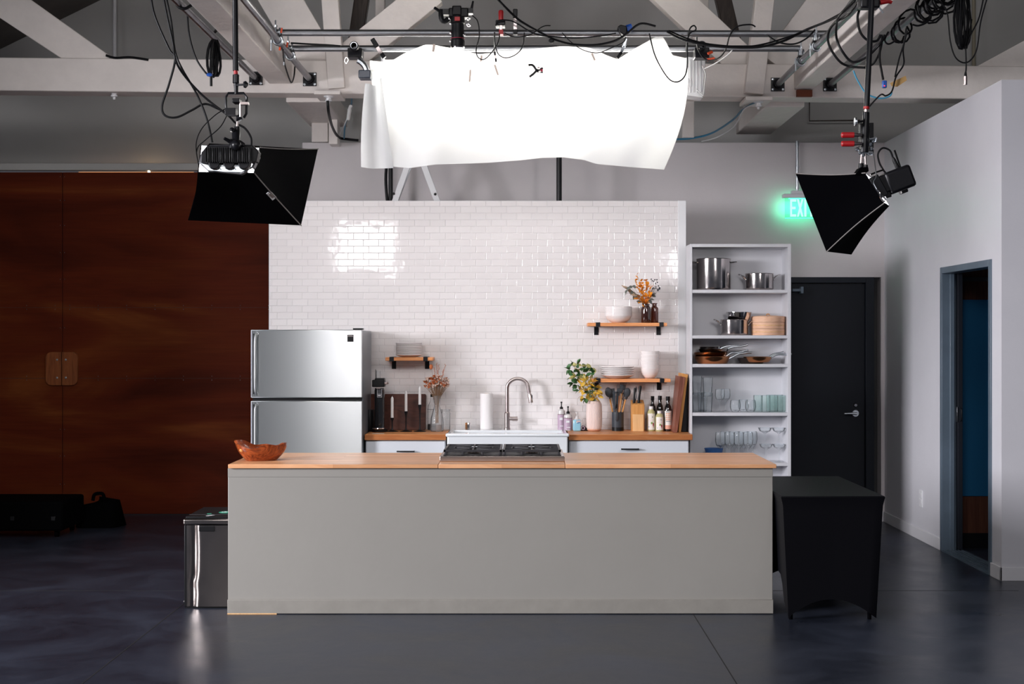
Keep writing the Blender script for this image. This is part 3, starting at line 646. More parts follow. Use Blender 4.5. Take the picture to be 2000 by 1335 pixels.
# ================================================================== TILE WALL
tx0_, tx1_ = xa(525, DT), 1.361; ttop = za(391.5, DT)
tw = thing('tiled_backdrop_wall', 'freestanding wall of glossy white subway tiles behind the kitchen counter', 'backdrop wall', ((tx0_+tx1_)/2, DT, 0))
MB().box(tx0_+0.004, tx1_-0.045, DT, DT+0.012, 0, ttop-0.004).build('tiling', 'tile', tw)
MB().box(tx0_, tx1_, DT+0.012, DT+0.14, 0, ttop).box(tx1_-0.045, 1.3835, DT-0.004, DT+0.14, 0, ttop).box(tx0_, tx0_+0.004, DT-0.001, DT+0.012, 0, ttop).build('frame_panel', 'white_paint', tw, bevel=0.002)

# ================================================================== KITCHEN RUN
CF = 11.30                         # countertop front edge
CT = 0.91
def countertop(x0, x1, label):
    return tag(MB().box(x0, x1, CF, DT-0.004, CT-0.045, CT).build('countertop', 'butcher', None, ((x0+x1)/2, CF, CT-0.045), bevel=0.004), label, 'countertop')
xl0, xl1 = xa(712, CF), xa(871, CF); xr0, xr1 = xa(1111, CF), 1.362
countertop(xl0, xl1, 'short wooden countertop between the fridge and the white sink')
countertop(xr0, xr1, 'wooden countertop to the right of the white sink')
def cabinet(x0, x1, hx0, hx1, hy, label):
    t = thing('base_cabinet', label, 'cabinet', ((x0+x1)/2, CF+0.03, 0))
    MB().box(x0, x1, CF+0.045, DT-0.008, 0.1, CT-0.047).box(x0, x1, CF+0.1, DT-0.05, 0, 0.1).build('carcass', 'cabinet', t, bevel=0.002)
    dr = MB().box(x0+0.008, x1-0.006, CF+0.024, CF+0.044, CT-0.22, CT-0.055).build('drawer', 'cabinet', t, bevel=0.003)
    z = za(hy, CF); a, b = xa(hx0, CF), xa(hx1, CF)
    MB().tube([(a, CF-0.012, z), (b, CF-0.012, z)], 0.006, 8).tube([(a+0.006, CF-0.012, z), (a+0.006, CF+0.024, z)], 0.005, 8).tube([(b-0.006, CF-0.012, z), (b-0.006, CF+0.024, z)], 0.005, 8).build('drawer_handle', 'black_metal', dr, sm=True)
    n = 2; wd = (x1-x0-0.014)/n
    for k in range(n):
        xx = x0+0.008+wd*k
        dd = MB().box(xx, xx+wd-0.004, CF+0.024, CF+0.044, 0.11, CT-0.225).build('cabinet_door', 'cabinet', t, bevel=0.003)
        MB().tube([(xx+(wd-0.04 if k == 0 else 0.04), CF+0.01, 0.5), (xx+(wd-0.04 if k == 0 else 0.04), CF+0.01, 0.62)], 0.006, 8).build('door_handle', 'black_metal', dd, sm=True)
cabinet(xl0+0.004, xl1-0.004, 775, 810, 881, 'white base cabinet between the fridge and the sink')
cabinet(xr0+0.004, xr1-0.025, 1213, 1248, 876.5, 'white base cabinet below the right countertop')
# farmhouse sink
SF = 11.24
sx0, sx1 = xa(870, SF), xa(1112, SF); sxa, sxb = xa(872, CF), xa(1109.5, CF)
sk = thing('farmhouse_sink', 'wide white apron front sink set between the two wooden countertops', 'sink', ((sx0+sx1)/2, SF, 0.64))
m_ = MB()
zt2 = 0.922
m_.box(sx0+0.012, sx1-0.012, SF+0.012, SF+0.07, 0.64, zt2-0.02)
m_.box(sxa+0.004, sxa+0.045, SF+0.07, 11.72, 0.66, zt2-0.003).box(sxb-0.045, sxb-0.004, SF+0.07, 11.72, 0.66, zt2-0.003).box(sxa+0.004, sxb-0.004, 11.70, 11.925, 0.66, zt2-0.003).box(sxa+0.045, sxb-0.045, SF+0.07, 11.70, 0.66, 0.68)
m_.build('basin', 'enamel', sk, bevel=0.012, seg=3)
MB().box(sx0, sx1, SF, SF+0.075, zt2-0.028, zt2).build('rolled_rim', 'enamel', sk, bevel=0.012, seg=4)
MB().box(sxa+0.006, sxb-0.006, CF+0.05, DT-0.02, 0.0, 0.64).build('sink_cabinet', 'cabinet', sk)
# faucet
FD = 11.82
fx = xa(990.5, FD); fb = CT+0.008
fa = thing('kitchen_faucet', 'tall brushed nickel faucet with a gooseneck and pull down spray head behind the sink', 'faucet', (fx, FD, fb))
MB().lathe([(0.0, 0), (0.026, 0), (0.026, 0.012), (0.0225, 0.016), (0.0225, 0.135), (0.0185, 0.14), (0.0165, 0.145)], (fx, FD, fb), 24).build('faucet_base', 'nickel', fa, sm=True)
zarc = za(758, FD); ztop_ = za(739, FD); x_r = xa(1032, FD); rr_ = (x_r-fx)/2
pts = [(fx, FD, fb+0.14), (fx, FD, zarc)]
for k in range(1, 13):
    a = PI-PI*0.93*k/12; pts.append((fx+rr_+rr_*math.cos(a), FD-0.01*k/12, zarc+(ztop_-zarc)*math.sin(a)))
sp = Vector(pts[-1]); e_ = Vector(at(1033.5, 767, FD-0.01))
MB().tube(pts+[tuple(e_)], 0.0155, 16).build('gooseneck', 'nickel', fa, sm=True)
MB().tube([at(1034, 768, FD-0.01), at(1034.3, 770, FD-0.01), at(1037, 786, FD-0.01)], [0.0135, 0.017, 0.0185], 16).build('spray_head', 'nickel', fa, sm=True)
MB().box(xa(1037.5, FD), xa(1040, FD), FD-0.02, FD, za(778, FD), za(771, FD)).build('spray_button', 'slate', fa, bevel=0.002)
zl_ = za(817, FD)
MB().tube([(fx, FD, zl_), (xa(1008, FD), FD, zl_), (xa(1011, FD), FD, zl_+0.002)], 0.0165, 16).build('valve_body', 'nickel', fa, sm=True)
MB().tube([(xa(1001, FD), FD-0.018, zl_-0.014), (xa(1010.5, FD), FD-0.03, zl_-0.014)], 0.005, 8).build('lever', 'nickel', fa, sm=True)
# air switch and paper towel
ag = thing('air_gap_cap', 'short shiny metal cap standing on the sink edge left of the paper towel', 'sink fitting', at(914, 837, 11.85))
x_, y_, z_ = at(914.5, 837, 11.85)
MB().lathe([(0, 0), (0.021, 0), (0.021, 0.05), (0.019, 0.055), (0.0, 0.055)], (x_, 11.85, CT+0.009), 20).build('cap', 'chrome', ag, sm=True)
MB().box(x_-0.024, x_-0.010, 11.82, 11.835, CT+0.01, CT+0.062).build('side_vent', 'pan_copper', ag, bevel=0.002)
pr = thing('paper_towel_roll', 'white roll of paper towels standing behind the sink', 'paper towel', (xa(950.5, 11.85), 11.85, CT+0.01))
hpt = za(768, 11.85)-CT-0.01
MB().lathe([(0.02, 0), (0.053, 0), (0.054, 0.01), (0.054, hpt-0.008), (0.052, hpt), (0.02, hpt), (0.02, 0)], (xa(950.5, 11.85), 11.85, CT+0.01), 32).build('paper_roll', 'paper', pr, sm=True)
MB().lathe([(0.017, 0.002), (0.02, 0.002), (0.02, hpt+0.0015), (0.017, hpt+0.0015)], (xa(950.5, 11.85), 11.85, CT+0.01), 20).build('cardboard_core', 'tape', pr, sm=True)

# ================================================================== FRIDGE
fD = 11.22; f0, f1 = xa(489.5, fD), xa(707.5, fD)
fz = za(643.5, fD)
fr_ = thing('refrigerator', 'stainless steel top freezer refrigerator at the left end of the kitchen', 'refrigerator', ((f0+f1)/2, fD, 0))
MB().box(f0+0.006, f1-0.001, fD+0.075, DT-0.03, 0.03, fz-0.006).build('cabinet_body', mat('grey_fridge_side', (0.17, 0.19, 0.22), 0.3, 0.3), fr_, bevel=0.004)
zm1, zm2 = za(776.5, fD), za(782.5, fD)
dk = MB().box(f0+0.01, f1-0.01, fD+0.03, fD+0.078, 0.06, fz-0.01).build('door_gasket', 'black', fr_)
fd1 = MB().box(f0, f1, fD, fD+0.055, zm1, fz).build('freezer_door', 'fridge_steel', fr_, bevel=0.006, seg=3)
fd2 = MB().box(f0, f1, fD, fD+0.055, 0.1, zm2).build('fridge_door', 'fridge_steel', fr_, bevel=0.006, seg=3)
def fh(z0, z1, par):
    x = xa(501.5, fD)
    MB().tube(smooth([(x, fD+0.002, z1-0.02), (x-0.002, fD-0.035, z1-0.035), (x-0.004, fD-0.05, z1-0.09), (x-0.004, fD-0.052, (z0+z1)/2), (x-0.004, fD-0.05, z0+0.09), (x-0.002, fD-0.035, z0+0.035), (x, fD+0.002, z0+0.02)], 6), 0.0135, 14).build('door_handle', 'fridge_steel', par, sm=True)
    MB().box(x-0.028, x-0.017, fD-0.004, fD+0.001, z0+0.02, z1-0.02).build('handle_channel', 'black', par)
fh(za(774, fD), za(646, fD), fd1); fh(za(960, fD), za(784, fD), fd2)
lg = MB().box(xa(678.5, fD), xa(690.5, fD), fD-0.003, fD, za(667, fD), za(653.5, fD)).build('badge', 'black', fd1, bevel=0.001)
MB().box(xa(679, fD), xa(690, fD), fD-0.0038, fD-0.003, za(657, fD), za(656.2, fD)).box(xa(680, fD), xa(689, fD), fD-0.0038, fD-0.003, za(655.4, fD), za(654.6, fD)).build('badge_print', 'nickel', lg)
MB().box(xa(689, fD), f1+0.004, fD+0.005, fD+0.09, fz, fz+0.012).build('hinge_cover', 'black', fr_, bevel=0.003)
MB().box(f0+0.03, f0+0.1, fD+0.06, fD+0.1, 0, 0.03).box(f1-0.1, f1-0.03, fD+0.06, fD+0.1, 0, 0.03).box(f0+0.03, f0+0.1, 11.75, 11.8, 0, 0.03).box(f1-0.1, f1-0.03, 11.75, 11.8, 0, 0.03).build('feet', 'black', fr_)

# ================================================================== WALL SHELVES
def wall_shelf(px0, px1, py, bpx, label):
    D0 = DT-0.24
    x0, x1 = xa(px0, D0), xa(px1, D0); zt_ = za(py, D0)
    t = thing('wall_shelf', label, 'shelf', ((x0+x1)/2, DT, zt_-0.028))
    MB().box(x0, x1, D0, DT-0.006, zt_-0.028, zt_).build('shelf_board', 'shelf_wood', t, bevel=0.003)
    for bp in bpx:
        x = xa(bp, D0)
        b = MB().box(x-0.018, x+0.018, D0-0.004, DT-0.006, zt_, zt_+0.004).box(x-0.018, x+0.018, D0-0.005, D0-0.0005, zt_-0.033, zt_+0.004).box(x-0.018, x+0.018, D0-0.004, DT-0.001, zt_-0.033, zt_-0.0285)
        b.box(x-0.020, x+0.016, DT-0.006, DT-0.001, zt_-0.10, zt_+0.004)
        b.build('bracket', 'black_metal', t, bevel=0.001)
    return zt_
zsL = wall_shelf(752.5, 845.5, 697.5, (765, 831), 'small orange wood shelf holding one stack of plates, left of the sink')
zsU = wall_shelf(1148.5, 1303, 630, (1168, 1292), 'upper orange wood shelf at right, holding bowls and brown bottles')
zsD = wall_shelf(1154, 1310, 739.5, (1168.5, 1293), 'lower orange wood shelf at right, holding plates and cups')
SD = DT-0.125
def stack(px, z, kind, n, rad, pitch, total, groups, lab, prof, matn, jit=0.002):
    x = xa(px, SD)
    first = None
    for i in range(n):           # from the bottom up
        wh = ORD[n-1-i] if i else 'bottom one'
        label = lab % wh
        loc = (x+random.uniform(-jit, jit), SD+random.uniform(-jit, jit), z+0.001+i*pitch)
        if first is None:
            first = thing(kind, label, kind.split('_')[-1], loc, groups)
            MB().lathe(prof, loc, 40).build('glazed_body', matn, first, sm=True)
            MB().lathe([(0, 0.0), (rad*0.5, 0.0), (rad*0.52, 0.004), (rad*0.5, 0.0045)], loc, 32).build('foot_ring', 'clay', first, sm=True)
        else: dup(first, loc, label, groups)
    return first
pl = 0.108
stack(799, zsL, 'side_plate', 8, pl, 0.0132, 0, 'side plates stacked on the small left shelf', 'white side plate on the small left shelf, %s in its stack',
      [(0, 0.005), (pl*0.62, 0.004), (pl*0.70, 0.006), (pl*0.94, 0.0145), (pl, 0.0175), (pl*1.003, 0.0255), (pl*0.985, 0.0265), (pl*0.90, 0.018), (pl*0.66, 0.009), (0, 0.008)], 'ceramic', 0.0025)
pd = 0.138
stack(1206, zsD, 'dinner_plate', 5, pd, 0.0165, 0, 'dinner plates stacked on the lower right shelf', 'wide white dinner plate on the lower right shelf, %s in its stack',
      [(0, 0.005), (pd*0.60, 0.004), (pd*0.72, 0.008), (pd*0.95, 0.024), (pd, 0.027), (pd*1.004, 0.0345), (pd*0.985, 0.036), (pd*0.92, 0.028), (pd*0.68, 0.012), (0, 0.009)], 'ceramic')
pb = 0.112
stack(1208, zsU, 'wide_bowl', 7, pb, 0.0112, 0, 'wide bowls stacked on the upper right shelf', 'wide white bowl on the upper right shelf, %s in its stack',
      [(0, 0.005), (pb*0.50, 0.004), (pb*0.60, 0.008), (pb*0.86, 0.030), (pb*0.97, 0.052), (pb, 0.060), (pb*1.0, 0.067), (pb*0.975, 0.068), (pb*0.93, 0.052), (pb*0.82, 0.034), (pb*0.5, 0.012), (0, 0.010)], 'ceramic')
pc = 0.076
stack(1269, zsD, 'deep_bowl', 6, pc, 0.0285, 0, 'deep bowls stacked on the lower right shelf', 'small deep white bowl on the lower right shelf, %s in its stack',
      [(0, 0.005), (pc*0.42, 0.004), (pc*0.55, 0.008), (pc*0.85, 0.034), (pc*0.97, 0.062), (pc, 0.076), (pc*1.02, 0.084), (pc*0.965, 0.085), (pc*0.92, 0.062), (pc*0.80, 0.037), (pc*0.45, 0.013), (0, 0.010)], 'ceramic')

# amber apothecary bottles
def bottle_prof(r, h, hs, rn, lip):
    return [(0, 0), (r*0.93, 0), (r, 0.006), (r, hs), (r*0.96, hs+0.008), (rn*1.1, hs+0.018), (rn, hs+0.022), (rn, h-0.008), (lip, h-0.006), (lip, h), (rn*0.85, h), (rn*0.85, h-0.02), (0, h-0.02)]
def bottle(name, label, cat, px, D, z, prof, m, group=None, seg=28):
    x = xa(px, D); t = thing(name, label, cat, (x, D, z), group)
    MB().lathe(prof, (x, D, z), seg).build('bottle_body', m, t, sm=True); return t, x
bottle('apothecary_bottle', 'brown glass bottle on the upper right shelf holding the orange leaf bouquet', 'bottle', 1261.5, 11.78, zsU, bottle_prof(0.040, 0.155, 0.118, 0.028, 0.032), 'amber')
bottle('apothecary_bottle', 'empty lighter brown glass bottle at the right end of the upper shelf', 'bottle', 1278, 11.85, zsU, bottle_prof(0.034, 0.165, 0.118, 0.020, 0.026), 'amber_light')

def stem(m, a, b, c, r): m.tube(smooth([a, b, c], 5), [r, r*0.5], 5)
# orange bouquet
bq = thing('leaf_bouquet', 'dried bouquet of orange and grey green leaves in a brown bottle', 'flowers', (xa(1261, 11.78), 11.78, zsU+0.03))
base_ = Vector((xa(1261.5, 11.78), 11.78, zsU+0.14))
st_, lo, lg_, bb_, gh = MB(), MB(), MB(), MB(), MB()
def tip(px, py, dy=0.0): return Vector(at(px, py, 11.78+dy))
for (px, py) in ((1244, 537), (1252, 550), (1262, 560), (1240, 548), (1250, 565), (1270, 562)):
    e = tip(px, py, random.uniform(-.05, .05)); mid = base_.lerp(e, 0.5)+Vector((random.uniform(-.01, .01), 0, 0.01)); stem(st_, base_-Vector((0, 0, .1)), mid, e, 0.0022)
    for k in range(8):
        p = base_.lerp(e, 0.25+0.75*k/7); a = random.uniform(-1, 1); lo.leaf(p, (math.sin(a*1.5+(k % 2)*2-1), random.uniform(-.6, .2), math.cos(a)), 0.032, 0.022, random.uniform(-1, 1))
for px, py in ((1258, 572), (1262, 580), (1253, 586), (1266, 588), (1268, 577), (1257, 592), (1263, 594), (1248, 583), (1271, 570), (1256, 560), (1262, 549), (1268, 558)):
    p = tip(px, py, random.uniform(-.05, .02))
    for k in range(3): lo.leaf(p, (random.uniform(-1, 1), random.uniform(-.9, 0), random.uniform(-.8, .6)), 0.045, 0.034, random.uniform(-1, 1))
for px, py in ((1231, 560), (1236, 568), (1228, 572), (1240, 576), (1243, 588), (1226, 565), (1235, 558), (1247, 575), (1272, 575), (1268, 585), (1275, 565)):
    p = tip(px, py, random.uniform(-.04, .05))
    for k in range(2): lg_.leaf(p, (random.uniform(-1, 1), random.uniform(-.7, .2), random.uniform(-.7, .4)), 0.042, 0.030, random.uniform(-1, 1))
    stem(st_, base_, base_.lerp(p, .5)+Vector((0, 0, .01)), p, 0.0016)
for px, py in ((1277, 549), (1280, 553), (1284, 551), (1279, 546), (1274, 548), (1286, 558), (1281, 560), (1283, 546), (1288, 561), (1272, 545)):
    p = tip(px, py, random.uniform(-.02, .05)); bb_.ball(p, 0.006, 6); stem(st_, base_, base_.lerp(p, .6)+Vector((.005, 0, 0)), p, 0.0013)
for px, py in ((1285, 566), (1276, 575), (1288, 563)): bb_.ball(tip(px, py), 0.008, 6, (1, 1, 1.5))
for px, py in ((1214, 557),):
    e = tip(px, py); q = tip(1250, 583); gh.tube(smooth([q, q.lerp(e, .5)+Vector((0, 0, .012)), e], 4), [0.002, 0.002, 0.002, 0.006, 0.009, 0.012, 0.010, 0.006, 0.003], 6)
    e2 = tip(1226, 566); gh.tube(smooth([q, q.lerp(e2, .5), e2], 4), [0.002, 0.003, 0.006, 0.012, 0.016, 0.016, 0.012, 0.008, 0.004], 6)
st_.build('stems', 'dry_stem', bq, sm=True); lo.build('orange_leaves', 'leaf_orange', bq, sm=True); lg_.build('grey_leaves', 'leaf_grey', bq, sm=True); bb_.build('berries', 'berry', bq, sm=True); gh.build('grass_plume', 'grass_head', bq, sm=True)

# ================================================================== LEFT COUNTER ITEMS
# sparkling water / press machine
KD = 11.62
km = thing('sparkling_water_maker', 'tall slim black and chrome sparkling water maker beside the fridge', 'drink machine', (xa(741, KD), KD, CT))
kx = lambda p: xa(p, KD)
kz = lambda p: za(p, KD)
MB().lathe([(0, 0), (0.062, 0), (0.066, 0.006), (0.066, 0.02), (0.05, 0.03), (0, 0.03)], (kx(741), KD, CT), 32).build('base', 'black', km, sm=True)
MB().lathe([(0.025, 0), (0.052, 0), (0.054, 0.004), (0.052, 0.010), (0.0, 0.010)], (kx(740), KD-0.03, CT+0.026), 28).build('drip_tray', 'chrome', km, sm=True)
MB().lathe([(0, 0.02), (0.042, 0.02), (0.042, kz(762)-CT), (0.036, kz(757)-CT), (0, kz(757)-CT)], (kx(741), KD+0.02, CT), 28).build('column', mat('gloss_black', (0.008, 0.008, 0.009), 0.08, coat=1.0), km, sm=True)
MB().box(kx(728), kx(752), KD-0.06, KD+0.06, kz(755), kz(741)).box(kx(733), kx(751), KD-0.05, KD+0.07, kz(742), kz(738)).build('head', 'black', km, bevel=0.006)
MB().tube([(kx(752), KD-0.02, kz(748)), (kx(755), KD-0.02, kz(748)), (kx(759), KD-0.02, kz(747))], [0.008, 0.006, 0.010], 10).build('valve_knob', 'nickel', km, sm=True)
MB().tube([(kx(734.3), KD-0.02, kz(742)), (kx(734.3), KD-0.02, kz(721))], 0.0028, 6).build('lever', 'black_metal', km)
MB().lathe([(0.018, 0), (0.018, 0.07), (0.0165, 0.07), (0.0165, 0)], (kx(739), KD, kz(740)), 16).build('clear_tube', 'glass', km, sm=True)
MB().box(kx(737.5), kx(747), KD-0.0445, KD-0.043, kz(775), kz(758)).build('label_plate', 'print_dark', km)
lf = MB()
for a in ((737.5, 738, 775, 758), (746.5, 747, 775, 758), (737.5, 747, 775, 774.5), (737.5, 747, 769, 768.5), (739, 745, 772.5, 770.5)):
    lf.box(kx(a[0]), kx(a[1]), KD-0.0455, KD-0.0445, kz(a[2]), kz(a[3]))
lf.build('label_print', 'print_white', km)
MB().box(kx(736), kx(745), KD-0.062, KD-0.055, kz(758.5), kz(755)).build('nozzle', 'nickel', km, bevel=0.002)
tag(MB().box(xa(727, 11.4), xa(750, 11.4), 11.38, 11.43, CT+0.0005, CT+0.0015).build('paper_slip', 'label', None, (xa(738, 11.4), 11.4, CT+0.0005)), 'white paper slip lying on the counter in front of the sparkling water maker', 'paper')
# dark canister between fridge and machine
tag(MB().lathe([(0, 0), (0.038, 0), (0.04, 0.004), (0.04, 0.17), (0.037, 0.178), (0, 0.178)], (xa(722, 11.7), 11.7, CT), 24).build('canister', 'black', None, (xa(722, 11.7), 11.7, CT), sm=True), 'plain black canister squeezed between the fridge and the sparkling water maker', 'canister')
# big walnut board
bz0, bz1 = CT+0.001, za(769.5, 11.85)
WB = MB()
def leaning_board(name, label, x0, x1, z0, z1, yb0, lean, th_, m, r=0.012):
    poly = []
    for cx2, cz2, a0 in ((x1-r, z1-r, 0), (x0+r, z1-r, 90), (x0+r, z0+r, 180), (x1-r, z0+r, 270)):
        for k in range(5): a = math.radians(a0+k*22.5); poly.append((cx2+r*math.cos(a), cz2+r*math.sin(a)))
    mb = MB().prism(poly, 'y', 0, th_)
    mb.v = [(x, yb0+y+(z-z0)*lean, z) for x, y, z in mb.v]
    return tag(mb.build(name, m, None, ((x0+x1)/2, yb0, z0), bevel=0.003), label, 'cutting board')
leaning_board('cutting_board', 'wide dark walnut cutting board leaning on the tiles behind the candles', xa(712, 11.85), xa(831.5, 11.85), CT+0.001, bz1, 11.84, 0.18, 0.022, 'walnut')
# candles
def candle(px, pyb, pyt, py_h, D, label, lab2):
    x = xa(px, D); zh = za(py_h, D)
    t = thing('candlestick', label, 'candlestick', (x, D, CT), 'black candlesticks on the left counter')
    hh = zh-CT
    MB().lathe([(0, 0), (0.050, 0), (0.051, 0.003), (0.030, 0.008), (0.010, 0.014), (0.0055, 0.03), (0.0055, hh*0.70), (0.008, hh*0.80), (0.0145, hh-0.012), (0.0145, hh), (0.012, hh), (0.012, hh-0.02), (0, hh-0.02)], (x, D, CT), 24).build('candle_holder', 'black_metal', t, sm=True)
    zt3 = za(pyt, D)
    c = thing('candle', lab2, 'candle', (x, D, zh-0.018), 'white taper candles on the left counter')
    MB().lathe([(0, 0), (0.0115, 0), (0.0115, zt3-zh-0.005), (0.010, zt3-zh+0.006), (0.0045, zt3-zh+0.016), (0, zt3-zh+0.018)], (x, D, zh-0.018), 18).build('wax', 'wax', c, sm=True)
    MB().tube([(x, D, zt3-0.002), (x+0.001, D, zt3+0.007)], 0.0012, 6).build('wick', 'wax', c)
candle(766, 838, 774, 815, 11.66, 'shortest of the three black candlesticks, nearest the drink machine', 'white candle in the shortest black holder')
candle(793, 838, 763, 802.5, 11.66, 'middle one of the three black candlesticks, in front of the walnut board', 'white candle in the middle black holder')
candle(820, 838, 754, 789.5, 11.66, 'tallest of the three black candlesticks, at the right edge of the walnut board', 'white candle in the tallest black holder')
# swing-top bottle, carafe, jar
t = thing('swing_top_bottle', 'clear glass bottle with a black stopper behind the flower carafe', 'bottle', (xa(843, 11.85), 11.85, CT))
X = xa(843.5, 11.85); hb_ = za(774, 11.85)-CT
MB().lathe([(0, 0.002), (0.034, 0.002), (0.036, 0.008), (0.036, hb_*0.60), (0.030, hb_*0.74), (0.014, hb_*0.88), (0.013, hb_)], (X, 11.85, CT), 28).build('glass_body', 'glass', t, sm=True)
MB().lathe([(0, 0.005), (0.0355, 0.005), (0.0355, 0.05), (0, 0.05)], (xa(843.5, 11.85), 11.85, CT), 20).build('dark_liquid', 'black', t, sm=True)
MB().lathe([(0, 0), (0.012, 0), (0.012, 0.024), (0, 0.026)], (X, 11.85, CT+hb_-0.004), 12).build('stopper', 'black', t, sm=True)
MB().tube([(X-0.036, 11.85, CT+hb_*0.62), (X, 11.812, CT+hb_*0.62), (X+0.036, 11.85, CT+hb_*0.62)], 0.0018, 6).build('wire_bail', 'black_metal', t)
CD = 11.66
cx2 = xa(853.5, CD); hc = za(772, CD)-CT
t = thing('glass_carafe', 'clear glass carafe with a narrow waist holding the dried flowers', 'vase', (cx2, CD, CT))
MB().lathe([(0, 0.003), (0.050, 0.002), (0.054, 0.008), (0.054, 0.06), (0.050, 0.115), (0.036, 0.165), (0.023, 0.205), (0.021, 0.225), (0.026, 0.255), (0.035, hc), (0.0335, hc), (0.024, 0.255), (0.019, 0.225), (0.021, 0.205), (0.034, 0.165), (0.048, 0.115), (0.052, 0.06), (0.051, 0.012), (0, 0.010)], (cx2, CD, CT), 36).build('glass_body', 'glass', t, sm=True)
MB().lathe([(0, 0.010), (0.05, 0.010), (0.051, 0.055), (0, 0.055)], (cx2, CD, CT), 28).build('water', thin_glass('water_tint', (0.78, 0.70, 0.66)), t, sm=True)
t = thing('glass_jar', 'plain clear glass jar standing just right of the flower carafe', 'jar', (xa(870, 11.82), 11.82, CT))
MB().lathe([(0, 0.002), (0.034, 0.002), (0.038, 0.008), (0.038, 0.145), (0.034, 0.152), (0.034, 0.162), (0.037, 0.163), (0.037, 0.172), (0.034, 0.172), (0.032, 0.15), (0.036, 0.14), (0.036, 0.012), (0, 0.010)], (xa(870.5, 11.82), 11.82, CT), 28).build('glass_body', 'glass', t, sm=True)
MB().lathe([(0.035, 0.170), (0.039, 0.170), (0.039, 0.174), (0.035, 0.174)], (xa(870.5, 11.82), 11.82, CT), 28).build('jar_rim', 'glass_edge', t, sm=True)
# dried flowers
df = thing('dried_flower_bunch', 'bunch of small cream and rust dried flowers in the glass carafe', 'flowers', (cx2, CD, CT+0.1))
st_, fl, ru, br_ = MB(), MB(), MB(), MB()
nb = Vector((cx2, CD, CT+0.235))
for i in range(135):
    a = random.uniform(0, 2*PI); rr2 = math.sqrt(random.random()); hgt_ = random.uniform(0.42, 1.0)
    ex_ = nb+Vector((rr2*0.112*math.cos(a)*(0.75+0.3*hgt_), rr2*0.085*math.sin(a), 0.075+0.165*hgt_*(1-0.28*rr2)))
    stem(st_, nb+Vector((random.uniform(-.012, .012), random.uniform(-.012, .012), -0.13-0.04*random.random())), nb+Vector(((ex_.x-nb.x)*0.25, (ex_.y-nb.y)*0.25, 0.03)), ex_, 0.0013)
    tgt = fl if random.random() < 0.6 else ru
    s2 = random.uniform(0.010, 0.015); tgt.ball(ex_, s2*0.6, 6)
    for k in range(5):
        b2 = a+k*2*PI/5; tgt.leaf(ex_, (math.cos(b2), math.sin(b2)-0.3, 0.5), s2*1.4, s2*1.1, 0.3, -0.2)
for px, py, kind in ((842, 716, 'ru'), (853, 709, 'g'), (857, 712, 'g'), (870, 711, 'g'), (866, 722, 'g'), (849, 718, 'g')):
    e = Vector(at(px, py, CD)); stem(st_, nb, nb.lerp(e, .5)+Vector((0, 0, .01)), e, 0.0013)
    if kind == 'ru': ru.ball(e, 0.016, 10, (1, 1, 1.4))
    else:
        for k in range(10):
            p = nb.lerp(e, 0.72+0.28*k/9); ru.ball(p+Vector((random.uniform(-.005, .005), 0, 0)), 0.0035, 6)
st_.build('stems', 'dry_stem', df, sm=True); fl.build('cream_flowers', 'dry_flower', df, sm=True); ru.build('rust_flowers', 'dry_rust', df, sm=True)

# ================================================================== RIGHT COUNTER ITEMS
def pump_bottle(px, pyt, w_, hbody, D, label, cat, liq, black_top=True):
    x = xa(px, D); r = w_/2; t = thing('soap_bottle', label, cat, (x, D, CT)); hh = za(pyt, D)-CT
    MB().lathe([(0, 0), (r*0.94, 0), (r, 0.005), (r, hbody*0.80), (r*0.9, hbody*0.93), (r*0.42, hbody), (0, hbody)], (x, D, CT), 24).build('clear_body', 'clear_plastic', t, sm=True)
    MB().lathe([(r*1.01, 0.008), (r*1.012, 0.008), (r*1.012, hbody*0.74), (r*1.0, hbody*0.74)], (x, D, CT), 24).build('label', liq, t, sm=True)
    MB().lathe([(r*1.013, 0), (r*1.018, 0), (r*1.018, 0.004), (r*1.013, 0.004)], (x, D, CT+hbody*0.735), 24).build('label_band', 'walnut', t)
    m_ = MB().box(x-r*0.5, x+r*0.3, D-r*1.03, D-r*0.9, CT+hbody*0.48, CT+hbody*0.6)
    m_.box(x-r*0.4, x+r*0.45, D-r*1.03, D-r*0.9, CT+hbody*0.18, CT+hbody*0.22); m_.build('label_print', 'print_white', t)
    p_ = MB().lathe([(0, 0), (0.014, 0), (0.014, 0.014), (0.006, 0.02), (0.0045, 0.024), (0.0045, hh-hbody-0.012), (0.0075, hh-hbody-0.010), (0.0075, hh-hbody), (0, hh-hbody)], (x, D, CT+hbody), 14)
    p_.build('pump_top', 'black', t, sm=True); return t
pump_bottle(1096.5, 784, 0.064, 0.175, 11.86, 'taller clear and lavender soap bottle with a black cap right of the sink', 'soap bottle', 'lavender')
pump_bottle(1109.5, 793, 0.070, 0.140, 11.78, 'shorter lavender soap pump bottle in front of the taller one', 'soap bottle', 'lavender')
x = xa(1127, 11.72); t = thing('hand_sanitizer_bottle', 'clear bottle of blue hand sanitizer with a white pump', 'bottle', (x, 11.72, CT))
MB().box(x-0.034, x+0.034, 11.70, 11.74, CT, CT+0.095).build('gel_body', 'sanitiser', t, bevel=0.012, seg=3)
MB().lathe([(0, 0), (0.020, 0), (0.012, 0.018), (0.012, 0.028), (0.005, 0.03), (0.005, 0.05), (0.011, 0.052), (0.011, 0.062), (0, 0.062)], (x, 11.72, CT+0.094), 14).build('pump_top', 'clear_plastic', t, sm=True)
MB().box(x-0.006, x+0.030, 11.6975, 11.6995, CT+0.068, CT+0.088).build('label', 'label', t)
text('PURELL', 0.011, 'print_red', t, (x+0.012, 11.697, CT+0.082), name='label_lettering')
